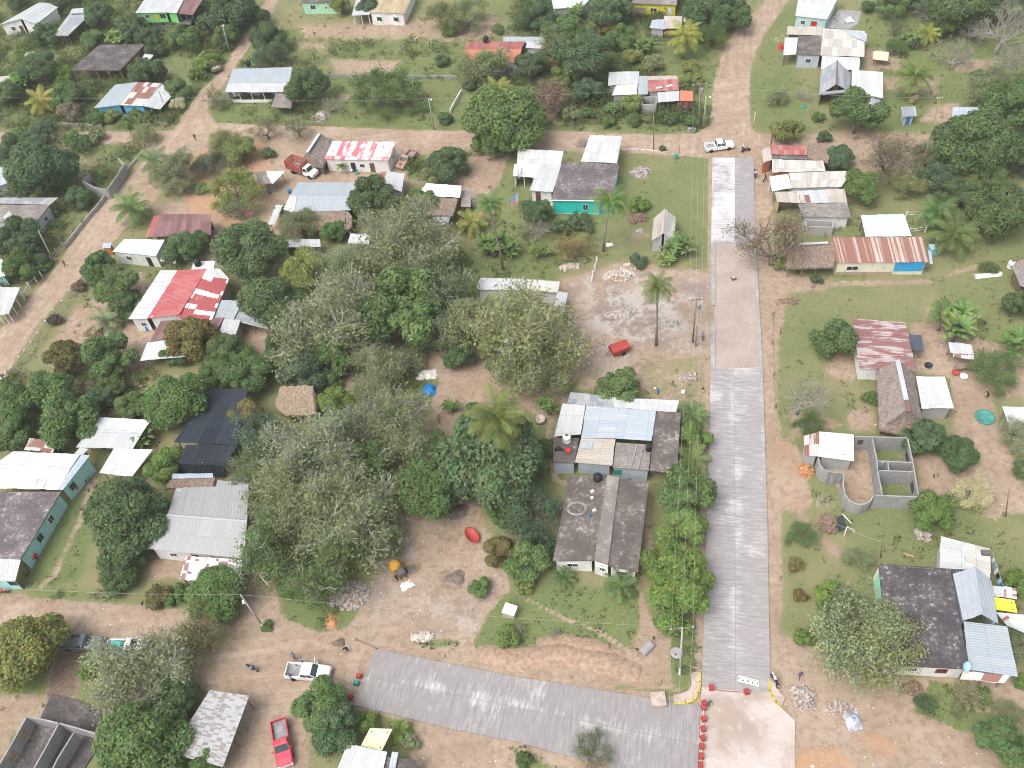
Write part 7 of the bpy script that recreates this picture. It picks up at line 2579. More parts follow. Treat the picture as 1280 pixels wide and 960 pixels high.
motorcycle(932, 189.5, R_(-78), 'dark motorcycle with green front beside the white pickup at the street head', (.05, .12, .05), .02)
person(927.5, 189, R_(-80), 'rider with white helmet on the green motorcycle', (.08, .05, .07), (.1, .07, .08), 'sit', z=.36, hat=(.82, .82, .82))
motorcycle(943.5, 219, R_(170), 'motorcycle carrying a rider at the street edge by the red roof strip', (.05, .06, .12), .13)
person(943.8, 219.5, R_(170), 'rider in white shirt on the motorcycle at the street edge', (.6, .6, .68), (.05, .05, .09), 'sit', z=.47)
motorcycle(955.5, 224.5, R_(150), 'white motorcycle parked before the white porch roof', (.6, .6, .6))
motorcycle(967.5, 852.5, R_(10), 'black motorcycle with white parts parked on the small kerb corner', (.6, .6, .6), .24)
motorcycle(4, 741, R_(-95), 'red motorcycle parked at the turquoise house front', (.5, .03, .04))
motorcycle(316, 836, R_(-125), 'grey motorcycle on the open dirt at the bottom left', (.3, .27, .28), .02)
person(319, 838, R_(55), 'rider in blue jacket on the grey motorcycle', (.04, .11, .28), (.05, .07, .12), 'sit', z=.36)

# wooden cart by the upper road
e = empty('wooden_cart', G(270.5, 89, 0), 'dark wooden cart parked at the bend of the upper road', 'cart', None, .4)
m = MB()
m.box((0, 0, .8), (2.2, 2.8, .14))
for a, b, w_, d_ in ((1.08, 0, .06, 2.8), (-1.08, 0, .06, 2.8), (0, 1.38, 2.1, .06), (0, -1.38, 2.1, .06)):
    m.box((a, b, 1.1), (w_, d_, .5))
m.obj('cart_box', 'post_wood', e)
wheel(e, 1.0, 0, .4, .2)
wheel(e, -1.0, 0, .4, .2)
m = MB()
m.box((0, 0, 1.25), (1.9, 2.5, .3), taper=.35)
m.obj('cargo', 'stone', e)
# red box trailer
e = empty('box_trailer', G(774, 440, 0), 'red box trailer with ridged lid in the grey rubble yard', 'trailer', None, R_(-72))
m = MB()
loft(m, [[(-.8, -1.35, .5), (.8, -1.35, .5), (.8, 1.35, .5), (-.8, 1.35, .5)], [(-.85, -1.4, 1.3), (.85, -1.4, 1.3), (.85, 1.4, 1.3), (-.85, 1.4, 1.3)], [(-.1, -1.38, 1.62), (.1, -1.38, 1.62), (.1, 1.38, 1.62), (-.1, 1.38, 1.62)]])
plain('trailer_red', (.38, .06, .055), .5, .15)
m.obj('box', 'trailer_red', e)
m = MB()
m.tube([(-.5, -1.3, .5), (0, -2.3, .5), (.5, -1.3, .5)], .05, 5)
m.tube([(0, -2.2, .5), (0, -2.2, .02)], .04, 5)
m.obj('drawbar', 'iron', e)
wheel(e, .9, .3, .36, .2)
wheel(e, -.9, .3, .36, .2)
# cement mixer
e = empty('cement_mixer', G(497, 714, 0), 'yellow and grey cement mixer in the muddy yard', 'cement mixer', None, R_(35), (1.35, 1.35, 1.35))
m = MB()
m.lathe([(.28, -.5), (.5, -.35), (.56, .05), (.36, .5), (.3, .52), (.28, .46), (.48, .05)], (0, .15, .95), 16, M=Matrix.Rotation(R_(-55), 4, 'X'))
plain('mixer_yellow', (.62, .32, .05), .6, .3)
m.obj('drum', 'mixer_yellow', e, smooth=True)
m = MB()
m.box((0, -.75, .7), (.75, .6, .6))
m.obj('motor_housing', 'iron', e)
m = MB()
for a in (-.4, .4):
    m.tube([(a, -1.0, .35), (a, .9, .35)], .05, 5)
    m.tube([(a, .1, .35), (a, .1, 1.0)], .05, 5)
m.tube([(-.4, -.9, .35), (.4, -.9, .35)], .05, 5)
m.tube([(0, -1.0, .4), (0, -1.8, .5)], .04, 5)
m.obj('frame', 'mixer_yellow', e)
wheel(e, .52, -.6, .28, .14)
wheel(e, -.52, -.6, .28, .14)
m = MB()
m.tube([(.3, .85, .35), (.3, .85, 0)], .04, 5)
m.obj('stand_leg', 'iron', e)


# ------------------------------------------------------------------ tanks, tubs, drums
def lathe_thing(name, label, cat, x, y, z, prof, mat, group=None, n=16, lid=None, sx=1.0, rz=0.0, parent_=None):
    m = MB()
    m.lathe(prof, n=n)
    o = m.obj(name, mat, None, G(x, y, z), smooth=True)
    o.scale = (sx, 1, 1)
    o.rotation_euler = (0, 0, rz)
    tag(o, label, cat, group)
    if lid:
        m = MB()
        m.lathe(lid[0], n=n)
        m.obj('lid', lid[1], o)
    return o


TANK = [(.02, 0), (.56, 0), (.58, .06), (.58, .28), (.55, .3), (.58, .32), (.58, .6), (.55, .62), (.58, .64), (.57, .92), (.42, 1.12), (.22, 1.2), (.22, 1.26), (.02, 1.26)]
LID = ([(.02, 1.26), (.2, 1.26), (.2, 1.32), (.02, 1.33)], 'tank_black')
lathe_thing('water_tank', 'black water tank standing between the joined roofs and the grey slab roof', 'water tank', 747, 600, 3.0, TANK, 'tank_black', lid=LID)
lathe_thing('water_tank', 'black water tank on the white slab above the red patchwork roof', 'water tank', 248, 331, 2.92, TANK, 'tank_black', lid=LID)
lathe_thing('water_tank', 'black water tank behind the orange tiled roof ridge', 'water tank', 607.5, 52, 3.1, TANK, 'tank_black', lid=LID)
lathe_thing('water_tank', 'small black tank at the veranda house corner', 'water tank', 311, 82, 1.6, TANK, 'tank_black', lid=LID)
lathe_thing('water_tank', 'black drum on the dark slab corner roof of the joined house', 'water tank', 810.5, 562, 2.75, [(.02, 0), (.4, 0), (.4, .9), (.36, .95), (.02, .95)], 'tank_black')
lathe_thing('water_tank', 'white round water tank on the small left slab of the joined house', 'water tank', 708.5, 551, 2.72, TANK, 'plastic_white', lid=([(.02, 1.26), (.2, 1.26), (.2, 1.32), (.02, 1.33)], 'iron'))
lathe_thing('water_tank', 'white tank against the grey thatched hut at the right edge', 'water tank', 1263, 334, 0, TANK, 'plastic_white', lid=([(.02, 1.26), (.2, 1.26), (.2, 1.32), (.02, 1.33)], 'iron'))
lathe_thing('wash_tub', 'red basin on the small left slab beside the white tank', 'tub', 710, 564.5, 2.72, [(.02, 0), (.3, 0), (.42, .3), (.38, .3), (.28, .05), (.02, .05)], 'plastic_red')
lathe_thing('mortar_tub', 'oval red mortar tub on the muddy ground', 'tub', 590.5, 671, 0, [(.02, 0), (.62, 0), (.74, .42), (.8, .46), (.72, .46), (.6, .08), (.02, .08)], 'trailer_red', sx=1.65, rz=R_(118), n=20)
lathe_thing('well_ring', 'round concrete ring on the grass beside the power pole', 'ring', 846, 817, 0, [(.38, 0), (.72, 0), (.72, .35), (.5, .42), (.38, .35)], 'concrete_raw')
lathe_thing('water_trough', 'whitish round basin beside the banana plant left of the joined house', 'tub', 676, 527, 0, [(.02, 0), (.6, 0), (.66, .75), (.58, .75), (.52, .2), (.02, .2)], 'stone_pale')
lathe_thing('bucket', 'white bucket at the brown bush near the joined house', 'bucket', 853.5, 492, 0, [(.02, 0), (.24, 0), (.3, .5), (.27, .5), (.2, .06), (.02, .06)], 'plastic_white')
lathe_thing('barrel', 'blue barrel at the left wall of the patchwork house', 'barrel', 185, 412, 0, [(.02, 0), (.3, 0), (.33, .4), (.3, .85), (.02, .85)], 'plastic_blue')
lathe_thing('barrel', 'blue barrel beside the big pale tin roof', 'barrel', 362, 241, 0, [(.02, 0), (.3, 0), (.33, .4), (.3, .85), (.02, .85)], 'plastic_blue')
lathe_thing('net_heap', 'round teal net spread in a ring on the lawn', 'net', 1231, 522, 0, [(.2, 0), (1.25, .02), (1.3, .18), (1.1, .28), (.95, .12), (.2, .05)], plain('net_teal', (.07, .27, .23)), n=22)
B_ = [(.02, 0), (.26, 0), (.3, .55), (.28, .62), (.02, .62)]
for x, y, c, lab in ((449.5, 846, 'trailer_red', 'red block above the green one at the end of the side street'), (446, 855, 'plastic_green', 'green block between two red ones at the side street end'), (438, 872, 'trailer_red', 'red block nearest the tree at the side street end')):
    m = MB()
    m.box((0, 0, .3), (.62, .5, .6), taper=.85)
    o = m.obj('road_block', c, None, G(x, y, .02))
    o.rotation_euler = (0, 0, R_(-20))
    tag(o, lab, 'barrier block', 'painted blocks closing the streets')
    m = MB()
    m.box((0, 0, .62), (.2, .12, .05))
    m.obj('grip', c, o)
RB = ((889, 860.5, 'red block on the left half of the street end'), (933, 865.5, 'red block on the right half of the street end'), (880, 880, 'topmost red block of the column by the walking person in grey'), (879.6, 885.5, 'red block touching the topmost one of the column'), (879.4, 899.5, 'third red block down the column'), (878.8, 912, 'fourth red block down the column'),
      (878.6, 923.5, 'fifth red block down the column'), (877, 934, 'sixth red block down the column'), (876.3, 946, 'seventh red block down the column'), (875.6, 957, 'last red block at the bottom edge of the column'))
for x, y, lab in RB:
    m = MB()
    m.box((0, 0, .3), (.52, .62, .6), taper=.85)
    o = m.obj('road_block', 'trailer_red', None, G(x, y, .13))
    o.rotation_euler = (0, 0, random.uniform(-.15, .15))
    tag(o, lab, 'barrier block', 'painted blocks closing the streets')
    m = MB()
    m.box((0, 0, .62), (.2, .12, .05))
    m.obj('grip', 'trailer_red', o)
m = MB()
m.tube([G(889, 860.5, .5), G(900, 863, .3), G(912, 864, .35), G(933, 865.5, .5)], .035, 4)
o = m.obj('barrier_rope', 'trailer_red')
tag(o, 'rope and red stick hung between the two red blocks at the street end', 'rope')
m = MB()
m.tube([G(880, 880, .5), G(879, 899, .2), G(878.5, 923, .25), G(875.6, 957, .3)], .04, 4)
o = m.obj('barrier_rope', 'post_white')
tag(o, 'pale rope laid along the column of red blocks', 'rope')
# white banner laid on the street
e = empty('street_banner', (G(935, 851, .16)), 'white banner with dark marks lying across the street end', 'banner')
a, b = G(922, 847.5, .16), G(949, 855, .16)
d = b - a
m = MB()
ang = math.atan2(d.y, d.x)
m.box((0, 0, .02), (d.length, .72, .03), ang)
m.obj('sheet', 'plastic_white', e)
nrm = Vector((-d.y, d.x, 0)).normalized()
dn = d.normalized()
for k in range(9):
    p = dn * (-1.2 + k * .29) + nrm * .24
    m = MB()
    m.box((p.x, p.y, .038), (.12, .09, .012), ang)
    m.obj('painted_mark', 'tank_black', e)
for k in range(5):
    p = dn * (-1.05 + k * .52) - nrm * (.05 + .05 * (k % 2))
    m = MB()
    m.box((p.x, p.y, .038), (.2, .13, .012), ang + .2 * k)
    m.obj('painted_mark', 'tank_black', e)

# bunting from the pole across the street
e = empty('bunting', G(873, 824, 0), 'string of green, white and yellow pennants hanging from the power pole to the street', 'bunting')
A, B = G(849.5, 826, 4.5), G(912, 832, 3.2)
org = e.location
pts = []
for k in range(13):
    f = k / 12
    p = A.lerp(B, f) - org
    p.z -= 1.6 * math.sin(PI * f)
    pts.append(p)
m = MB()
m.tube(pts, .02, 4)
m.obj('string', 'wire', e)
for k, c in ((4, 'plastic_white'), (5, 'plastic_green'), (6, 'sign_yellow'), (7, 'plastic_white'), (8, 'plastic_green'), (10, 'plastic_white'), (11, 'plastic_green')):
    m = MB()
    p = pts[k]
    m.poly([p + Vector((-.35, 0, .0)), p + Vector((.35, 0, 0)), p + Vector((.3, .25, -.5)), p + Vector((-.3, .2, -.5)), p + Vector((-.35, .02, .0)), p + Vector((.35, .02, 0)), p + Vector((.3, .27, -.5)), p + Vector((-.3, .22, -.5))], [(0, 1, 2, 3), (7, 6, 5, 4), (0, 4, 5, 1), (1, 5, 6, 2), (2, 6, 7, 3), (3, 7, 4, 0)])
    m.obj('pennant', c, e)


# ------------------------------------------------------------------ poles and wires
def pole(x, y, tx, ty, h, label, mat='concrete_pole', arm=0.0, name='power_pole', r=.14, lamp=False, white=False, tr=False):
    B0, T = G(x, y, -.1), G(tx, ty, h)
    dv = T - B0
    if dv.xy.length > h * .25:
        dv = Vector((dv.x * h * .25 / dv.xy.length, dv.y * h * .25 / dv.xy.length, dv.z))
    e = empty(name, B0, label, 'pole')
    m = MB()
    m.tube([(0, 0, 0), dv * .5, dv], [r, r * .85, r * .65], 8)
    m.obj('shaft', mat, e, smooth=True)
    if arm:
        m = MB()
        m.box(dv + Vector((0, .12, -.35)), (arm, .12, .14))
        c = m.obj('crossarm', 'post_wood', e)
        for k in (-.45, 0, .45):
            m = MB()
            m.lathe([(.03, 0), (.07, .03), (.05, .08), (.08, .12), (.03, .2)], dv + Vector((k * arm, .12, -.28)), 8)
            m.obj('insulator', 'plastic_white', c)
    if lamp:
        m = MB()
        m.tube([dv, dv + Vector((.3, -.5, .35)), dv + Vector((.45, -.9, .35))], .03, 5)
        l_ = m.obj('lamp_arm', 'iron', e)
        m = MB()
        m.box(dv + Vector((.48, -1.05, .33)), (.25, .5, .14), .3, taper=.8)
        m.obj('lamp_head', 'plastic_white', l_)
    if white:
        m = MB()
        m.tube([(0, 0, .02), dv * .16], [r * 1.06, r * 1.02], 8)
        m.obj('painted_base', 'plastic_white', e)
    if tr:
        m = MB()
        m.lathe([(.02, 0), (.3, 0), (.32, .1), (.32, .8), (.28, .9), (.02, .92)], dv + Vector((.45, -.1, -1.9)), 12)
        m.obj('transformer', 'bed_metal', e)
    return e


pole(849.5, 843, 853, 785, 11, 'concrete power pole with crossarm at the lower street corner', arm=2.6, white=True)
pole(866, 428, 870.5, 373, 11, 'taller of the two poles standing together in the rubble yard', 'post_wood', arm=1.8, tr=True)
pole(869.5, 433, 873, 380, 10, 'right-hand pole of the pair in the rubble yard', 'concrete_pole')
pole(330, 785, 301, 744, 10, 'street lamp pole leaning over the grass mound', lamp=True, name='street_lamp', white=True)
pole(542.5, 162, 536, 126, 8, 'lamp pole at the edge of the upper meadow', lamp=True, name='street_lamp')
pole(879, 160, 881, 128, 8, 'pale lamp pole at the upper street corner', lamp=True, name='street_lamp')
pole(874.5, 161, 875, 104, 10.5, 'wooden power pole with wide crossarm at the upper street corner', 'post_wood', arm=2.6, tr=True)
pole(1148, 227, 1174, 112, 14, 'tall dark leaning pole between the big right trees', 'post_wood', arm=.9)
pole(287, 65, 282, 35, 7, 'grey pole beside the upper diagonal road', lamp=True, name='street_lamp')
pole(207, 138, 201, 116, 5, 'wooden pole at the corner of the sky-blue house', 'post_wood', r=.1)
pole(182, 184, 173, 165, 5, 'leaning wooden pole at the road fork', 'post_wood', r=.1)
pole(68, 328, 50, 290, 8, 'leaning grey pole on the left road verge', r=.12)
pole(817, 188, 817, 142, 9, 'thin dark pole at the far edge of the street-side lawn', 'post_wood', r=.1)
pole(963, 184, 968, 158, 6, 'dark leaning pole at the red roof strip corner', 'post_wood', r=.11)
pole(7, 478, 0, 465, 6, 'dark pole at the left edge of the diagonal road', 'post_wood', r=.1)
pole(941, 160, 944, 143, 4, 'short white marker post on the right road verge', 'post_white', r=.09, name='marker_post')
pole(849, 192, 849, 179, 3, 'short pale post at the lawn edge by the cross road', 'concrete_pole', r=.08, name='marker_post')
pole(1101, 697, 1102, 676, 4.5, 'thin pole in front of the charcoal slab house', 'post_wood', r=.07, name='wire_post')
pole(1257, 646, 1256, 608, 6, 'bare stake in the yard right of the white blossom', 'post_wood', r=.08, name='wire_post')
pole(650, 272, 650, 243, 5.5, 'thin flagpole with faded blue and pink flag', 'post_wood', r=.05, name='flagpole')
m = MB()
fe_ = bpy.data.objects[[o.name for o in COL.objects if o.name.startswith('flagpole')][0]]
N_ = 5
g_ = [[Vector((-.05 - j * .32, .1 * math.sin(j * 1.3), 5.3 - i * .5 - j * .22)) for i in range(N_)] for j in range(N_)]
for j in range(N_ - 1):
    for i in range(N_ - 1):
        m.face([g_[j][i], g_[j + 1][i], g_[j + 1][i + 1], g_[j][i + 1]], mi=0 if i < 2 else 1)
plain('flag_blue', (.35, .5, .68))
plain('flag_pink', (.68, .45, .45))
m.obj('flag', ['flag_blue', 'flag_pink'], fe_)


def wire(pts, label, r=.013, sag=.8):
    m = MB()
    for A, B in zip(pts, pts[1:]):
        q_ = []
        for k in range(9):
            f = k / 8
            p = A.lerp(B, f)
            p.z -= sag * 4 * f * (1 - f)
            q_.append(p)
        m.tube(q_, r, 4)
    o = m.obj('power_line', 'wire')
    tag(o, label, 'cable')


def top(nm, dx=0.0):
    o = [q_ for q_ in COL.objects if q_.get('label') == nm][0]
    sh = [c for c in o.children if c.name.startswith('shaft')][0]
    v = sh.data.vertices
    n = len(v)
    c = sum((v[i].co for i in range(n - 8, n)), Vector()) / 8
    return o.location + c + Vector((dx, .12, -.1))


PA, PB, PC = 'concrete power pole with crossarm at the lower street corner', 'taller of the two poles standing together in the rubble yard', 'wooden power pole with wide crossarm at the upper street corner'
for dx, w_ in ((-1.15, 'left'), (0, 'middle'), (1.15, 'right')):
    a = top(PA, dx)
    wire([G(845 + dx * 8, 1010, 9.5), a, top(PB, dx * .7), top(PC, dx)], w_ + ' power line of the three running along the concrete street')
LP = 'street lamp pole leaning over the grass mound'
wire([G(-60, 730, 9), top(LP)], 'cable from the lamp pole to the left over the lower verge')
wire([top(LP), top(PA)], 'cable from the lamp pole to the concrete corner pole')
wire([G(-60, 118, 8), G(207, 120, 6), top('lamp pole at the edge of the upper meadow'), top(PC)], 'cable along the upper cross road')
wire([top(PC), top('tall dark leaning pole between the big right trees')], 'cable from the upper corner pole to the leaning right pole')
wire([G(1046, 655, 2.2), G(1101, 677, 4.3)], 'thin rope from the white frame to the thin pole', .02, .2)


# ------------------------------------------------------------------ walls and fences
def wall_run(pts, h, label, mat='wall_block', t_=.16, name='boundary_wall', caps=False, cat='wall'):
    P = [G(x, y, 0) for x, y in pts]
    e = empty(name, P[0], label, cat)
    for a, b in zip(P, P[1:]):
        d = b - a
        m = MB()
        c = (a + b) / 2 - P[0]
        m.box((c.x, c.y, h / 2 - .1), (d.length + t_, t_, h + .2), math.atan2(d.y, d.x))
        m.obj('panel', mat, e)
        if caps:
            n = max(1, int(d.length / 3))
            for k in range(n + 1):
                p = a.lerp(b, k / n) - P[0]
                m = MB()
                m.box((p.x, p.y, h / 2), (.26, .26, h + .25), math.atan2(d.y, d.x))
                m.obj('pillar', 'concrete_raw', e)
    return e


wall_run([(177, 193), (165, 208), (150, 226), (136, 240)], .5, 'low grey block wall beside the road under the fork')
wall_run([(139, 240), (125, 258), (105, 282), (83, 309)], .8, 'long low grey concrete wall along the left diagonal road', 'wall_block', caps=True)
wall_run([(408, 96), (470, 97.5), (571, 98)], .7, 'long low pale wall across the upper meadow', 'concrete_raw')
wall_run([(577, 117), (570, 129), (563, 142)], .9, 'short white wall beside the old teal-cab pickup', 'wall_white')
wall_run([(598, 95), (660, 94)], .8, 'low wall in front of the tiled house', 'concrete_raw')
wall_run([(74, 157), (103, 158), (128, 160)], .7, 'low grey wall under the sky-blue house shrubs', 'wall_block')
wall_run([(155, 146), (210, 157)], .6, 'low stone wall at the sky-blue house road side', 'stone')
wall_run([(1008, 291), (1046, 290)], 1.0, 'grey yard wall behind the thatched kitchen', 'concrete_raw')
wall_run([(777, 188), (800, 187.5), (832, 191)], .25, 'row of pale kerb stones at the far lawn edge', 'stone_pale', .3, 'kerb_stones', cat='kerb')
wall_run([(860, 163.5), (868, 164)], .6, 'short concrete block at the upper street corner', 'concrete_raw', .5, 'concrete_block', cat='block')


def fence(posts, h, label, pm='post_white', mesh=None, rails=(), name='post_fence'):
    P = [G(x, y, 0) for x, y in posts]
    e = empty(name, P[0], label, 'fence')
    for p in P:
        q_ = p - P[0]
        m = MB()
        m.box((q_.x, q_.y, h / 2 - .1), (.2, .2, h + .2), .6)
        m.obj('post', pm, e)
    for a, b in zip(P, P[1:]):
        for z in rails:
            m = MB()
            m.tube([a - P[0] + Vector((0, 0, z)), b - P[0] + Vector((0, 0, z))], .035, 4)
            m.obj('rail', pm, e)
        if mesh:
            m = MB()
            d = b - a
            c = (a + b) / 2 - P[0]
            n = max(2, int(d.length / .35))
            for k in range(n):
                q_ = a.lerp(b, (k + .5) / n) - P[0]
                m.box((q_.x, q_.y, h * .45), (.03, .03, h * .8), .6)
            for z in (.15, .4, .65, .85):
                m.box((c.x, c.y, h * z), (d.length, .02, .03), math.atan2(d.y, d.x))
            m.obj('mesh_panel', mesh, e)
    return e


plain('mesh_green', (.12, .2, .13), .8)
fence([(108, 351), (92, 371), (82, 384), (71, 395), (62, 409), (53, 424), (44, 436), (36, 446), (29, 454), (20, 467), (8, 482)], 1.6, 'white post fence with green mesh along the right side of the diagonal road', mesh='mesh_green')
fence([(81, 311), (73, 319), (66, 328), (60, 333)], 1.5, 'grey post gate on the left road side below the concrete wall', 'concrete_raw', rails=(.5, 1.1))
fence([(53, 346), (46, 352), (38, 360), (31, 372)], 1.3, 'white posts by the carport on the left road side', 'post_white', rails=(.9,))
fence([(253, 98), (262, 86), (270, 74), (276, 62)], 1.2, 'grey post fence at the bend of the upper road', 'concrete_raw', rails=(.8,))
fence([(1132, 272), (1150, 271), (1156, 290), (1136, 293)], 1.3, 'pale rail pen behind the white flat tin shelter', 'post_white', rails=(.6, 1.1))
fence([(1100, 92), (1112, 93), (1126, 93), (1128, 78), (1126, 66)], 1.2, 'stick fence of the dirt pen in the top right yard', 'post_wood', rails=(.6, 1.0))
fence([(746, 327), (744, 336), (741, 345), (740, 352)], 1.0, 'bent bright wire fence posts by the rubble heap', 'post_white', rails=(.8,))
fence([(966, 395), (965, 430), (967, 470), (969, 510)], .9, 'thin stick fence on the east verge of the street', 'post_wood', rails=(.7,))
fence([(470, 811), (445, 800)], .25, 'timber boards laid at the end of the side street', 'post_wood', rails=(.1, .2), name='form_boards')


# ------------------------------------------------------------------ heaps
def heap(x, y, rx, ry, h, label, mat, n=120, s=(.15, .4), name='rubble_heap', base='earth', cat='pile'):
    """a mound with stones lying on it"""
    c = G(x, y, 0)
    k = depth(c) / FPX
    RX, RY = rx * k, ry * k / .74
    e = empty(name, c, label, cat)
    m = MB()
    N, A = 7, 22
    rr = [[1 + .18 * math.sin(3 * a * 2 * PI / A + j) + random.uniform(-.1, .1) for a in range(A)] for j in range(N)]
    for j in range(N):
        f = j / (N - 1)
        for a in range(A):
            t_ = 2 * PI * a / A
            m.v.append((math.cos(t_) * RX * f * rr[j][a], math.sin(t_) * RY * f * rr[j][a], h * (1 - f ** 1.6) * random.uniform(.8, 1.1) - .12 * f))
    for j in range(N - 1):
        for a in range(A):
            b = (a + 1) % A
            m.f.append((j * A + a, j * A + b, (j + 1) * A + b, (j + 1) * A + a))
            m.uv.append(None)
            m.mi.append(0)
    m.obj('mound', base, e, smooth=True)
    if n >= 40:
        m = MB()
        for i in range(n):
            t_, f = random.uniform(0, 2 * PI), math.sqrt(random.random()) * 1.02
            z = max(0, h * (1 - f ** 1.6))
            d = random.uniform(*s)
            m.box((math.cos(t_) * RX * f, math.sin(t_) * RY * f, z + d * .1), (d, d * random.uniform(.6, 1), d * random.uniform(.4, .8)), random.uniform(0, 3), taper=random.uniform(.5, .9), rx=random.uniform(-.5, .5), ry=random.uniform(-.5, .5))
        tag(m.obj('stones', mat, e), kind='stuff')
    return e


heap(774, 345, 20, 8, .7, 'long heap of pale broken stones by the dark round tree', 'stone_pale', 170)
heap(786, 334, 11, 5, .5, 'smaller upper lobe of the pale stone heap', 'stone_pale', 70)
heap(801, 216, 13, 8, 1.0, 'round mound of stones and grey gravel on the lawn', 'stone', 110, base='stone')
heap(401, 147, 12, 10, 1.3, 'grey gravel mound at the upper roadside', 'stone', 30, (.08, .2), 'gravel_heap', 'stone')
heap(437, 745, 24, 14, .8, 'large heap of broken concrete at the grove foot', 'stone', 220, (.2, .55))
heap(415, 777, 9, 8, .5, 'orange earth heap on the grass patch', 'earth_orange', 0, name='earth_heap', base='earth_orange')
heap(424, 804, 10, 5, .4, 'dark wet sand heap beside the bending worker', 'sand_wet', 0, name='sand_heap', base='sand_wet')
heap(1036, 655, 12, 10, .8, 'pile of brown firewood near the white frame', 'sticks', 160, (.12, .5), 'firewood_pile', 'sticks')
heap(1004, 872, 16, 13, .4, 'broken roots, stones and sticks dumped on the bare earth', 'stone', 130, (.12, .5), 'debris_heap')
heap(1048, 885, 18, 7, .3, 'low line of debris left of the plastic lump', 'stone', 100, (.1, .35), 'debris_heap')
heap(712, 334, 14, 5, .3, 'scattered pale rubble under the yellow-leaved tree', 'stone_pale', 80)
heap(862, 472, 14, 6, .3, 'flat heap of bluish scrap and stones by the path', 'stone', 80)
heap(985, 377, 16, 5, .3, 'brown brush heap on the verge by the footpath', 'sticks', 90, (.1, .35), 'brush_heap')
heap(1153, 667, 9, 9, .6, 'grey boulder cluster under the bright corner tree', 'stone', 40, (.3, .7))
heap(705, 405, 10, 6, .4, 'broken bricks behind the spreading tree', 'stone_pale', 60)
heap(120, 415, 14, 8, .4, 'dark heap of roof tiles in the roadside yard', 'sticks', 90, (.15, .45), 'tile_heap', 'sticks')
heap(527, 797, 16, 3.5, .4, 'row of white broken slabs above the side street', 'stone_pale', 40, (.3, .7))
heap(1140, 860, 14, 7, .4, 'brown brush heap below the feathery olive tree', 'sticks', 120, (.1, .4), 'brush_heap', 'sticks')
heap(800, 288, 6, 4, .2, 'small grey gravel spot on the lawn', 'stone', 20, (.1, .2), 'gravel_heap', 'stone')
heap(797, 273, 13, 7, .6, 'heap of grey dead stalks under the leafy bush', 'sticks', 120, (.1, .5), 'brush_heap', 'sticks')

heap(566, 640, 26, 9, .35, 'low dark mud hump at the back of the muddy yard', 'sand_wet', 30, (.1, .3), 'mud_heap', 'sand_wet')
heap(570, 722, 16, 9, .3, 'smooth grey mud hump in the middle of the muddy yard', 'stone', 20, (.1, .25), 'mud_heap', 'sand_wet')
heap(513, 712, 13, 5, .25, 'narrow wet mud ridge beside the cement mixer', 'stone', 12, (.1, .2), 'mud_heap', 'sand_wet')
heap(775, 392, 24, 9, .35, 'broad low hump of grey spoil left of the yard palm', 'stone', 90, (.1, .35), 'spoil_heap', 'stone')
heap(840, 405, 15, 6, .3, 'small grey spoil hump right of the yard palm', 'stone', 50, (.1, .3), 'spoil_heap', 'stone')
heap(742, 430, 16, 6, .3, 'brown spoil hump behind the red box trailer', 'stone', 50, (.1, .3), 'spoil_heap', 'earth')


def bank(pts, h, label, wd, mat='earth'):
    P = [G(x, y, 0) for x, y in pts]
    m = MB()
    secs = []
    for i, p in enumerate(P):
        d = (P[min(i + 1, len(P) - 1)] - P[max(i - 1, 0)]).normalized()
        nr = Vector((-d.y, d.x, 0))
        hh = h * (random.uniform(.6, 1.1) if 0 < i < len(P) - 1 else .1)
        w_ = wd * random.uniform(.8, 1.2)
        secs.append([p + nr * w_ + Vector((0, 0, -.15)), p + nr * w_ * .5 + Vector((0, 0, hh * .8)), p + Vector((0, 0, hh)), p - nr * w_ * .45 + Vector((0, 0, hh * .85)), p - nr * w_ * .8 + Vector((0, 0, -.15))])
    n = 5
    for s_ in secs:
        m.v += [tuple(q_) for q_ in s_]
    for i in range(len(secs) - 1):
        for k in range(n - 1):
            m.f.append((i * n + k, i * n + k + 1, (i + 1) * n + k + 1, (i + 1) * n + k))
            m.uv.append(None)
            m.mi.append(0)
    o = m.obj('earth_bank', mat, smooth=True)
    tag(o, label, None, None, 'structure')


bank([(600, 818), (640, 826), (672, 822), (700, 818), (730, 824), (765, 832), (800, 842)], .8, 'low bank of dug earth along the side street', 1.6)
bank([(672, 812), (700, 806), (740, 812), (780, 822)], .6, 'second ridge of dug earth on the lawn edge', 1.5)

# ------------------------------------------------------------------ smaller things
m = MB()
m.box((0, 0, .55), (1.5, 1.3, 1.1))
o = m.obj('wooden_crate', plain('crate_tan', (.5, .42, .35)), None, G(638, 767, 0))
o.rotation_euler = (0, 0, -.45)
tag(o, 'square tan crate covered with a white sheet on the front lawn', 'crate')
m = MB()
m.box((0, 0, 1.14), (1.56, 1.36, .07))
m.box((-.2, .1, 1.21), (.5, .4, .07), .4)
m.obj('white_cover', 'plastic_white', o)
m = MB()
m.box((0, 0, .28), (1.7, .9, .56))
m.box((0, 0, .62), (1.4, .6, .12))
o = m.obj('stone_trough', 'concrete_raw', None, G(808.5, 812, 0))
o.rotation_euler = (0, 0, .65)
tag(o, 'grey stone trough on the bare corner of the lawn', 'trough')
m = MB()
m.box((0, 0, .35), (1.55, 1.5, .9))
m.box((0, 0, .83), (1.62, 1.57, .08))
o = m.obj('concrete_box', 'kerb_pink', None, G(822.5, 877, 0))
o.rotation_euler = (0, 0, -.04)
tag(o, 'square brown concrete box beside the side street kerb', 'box')


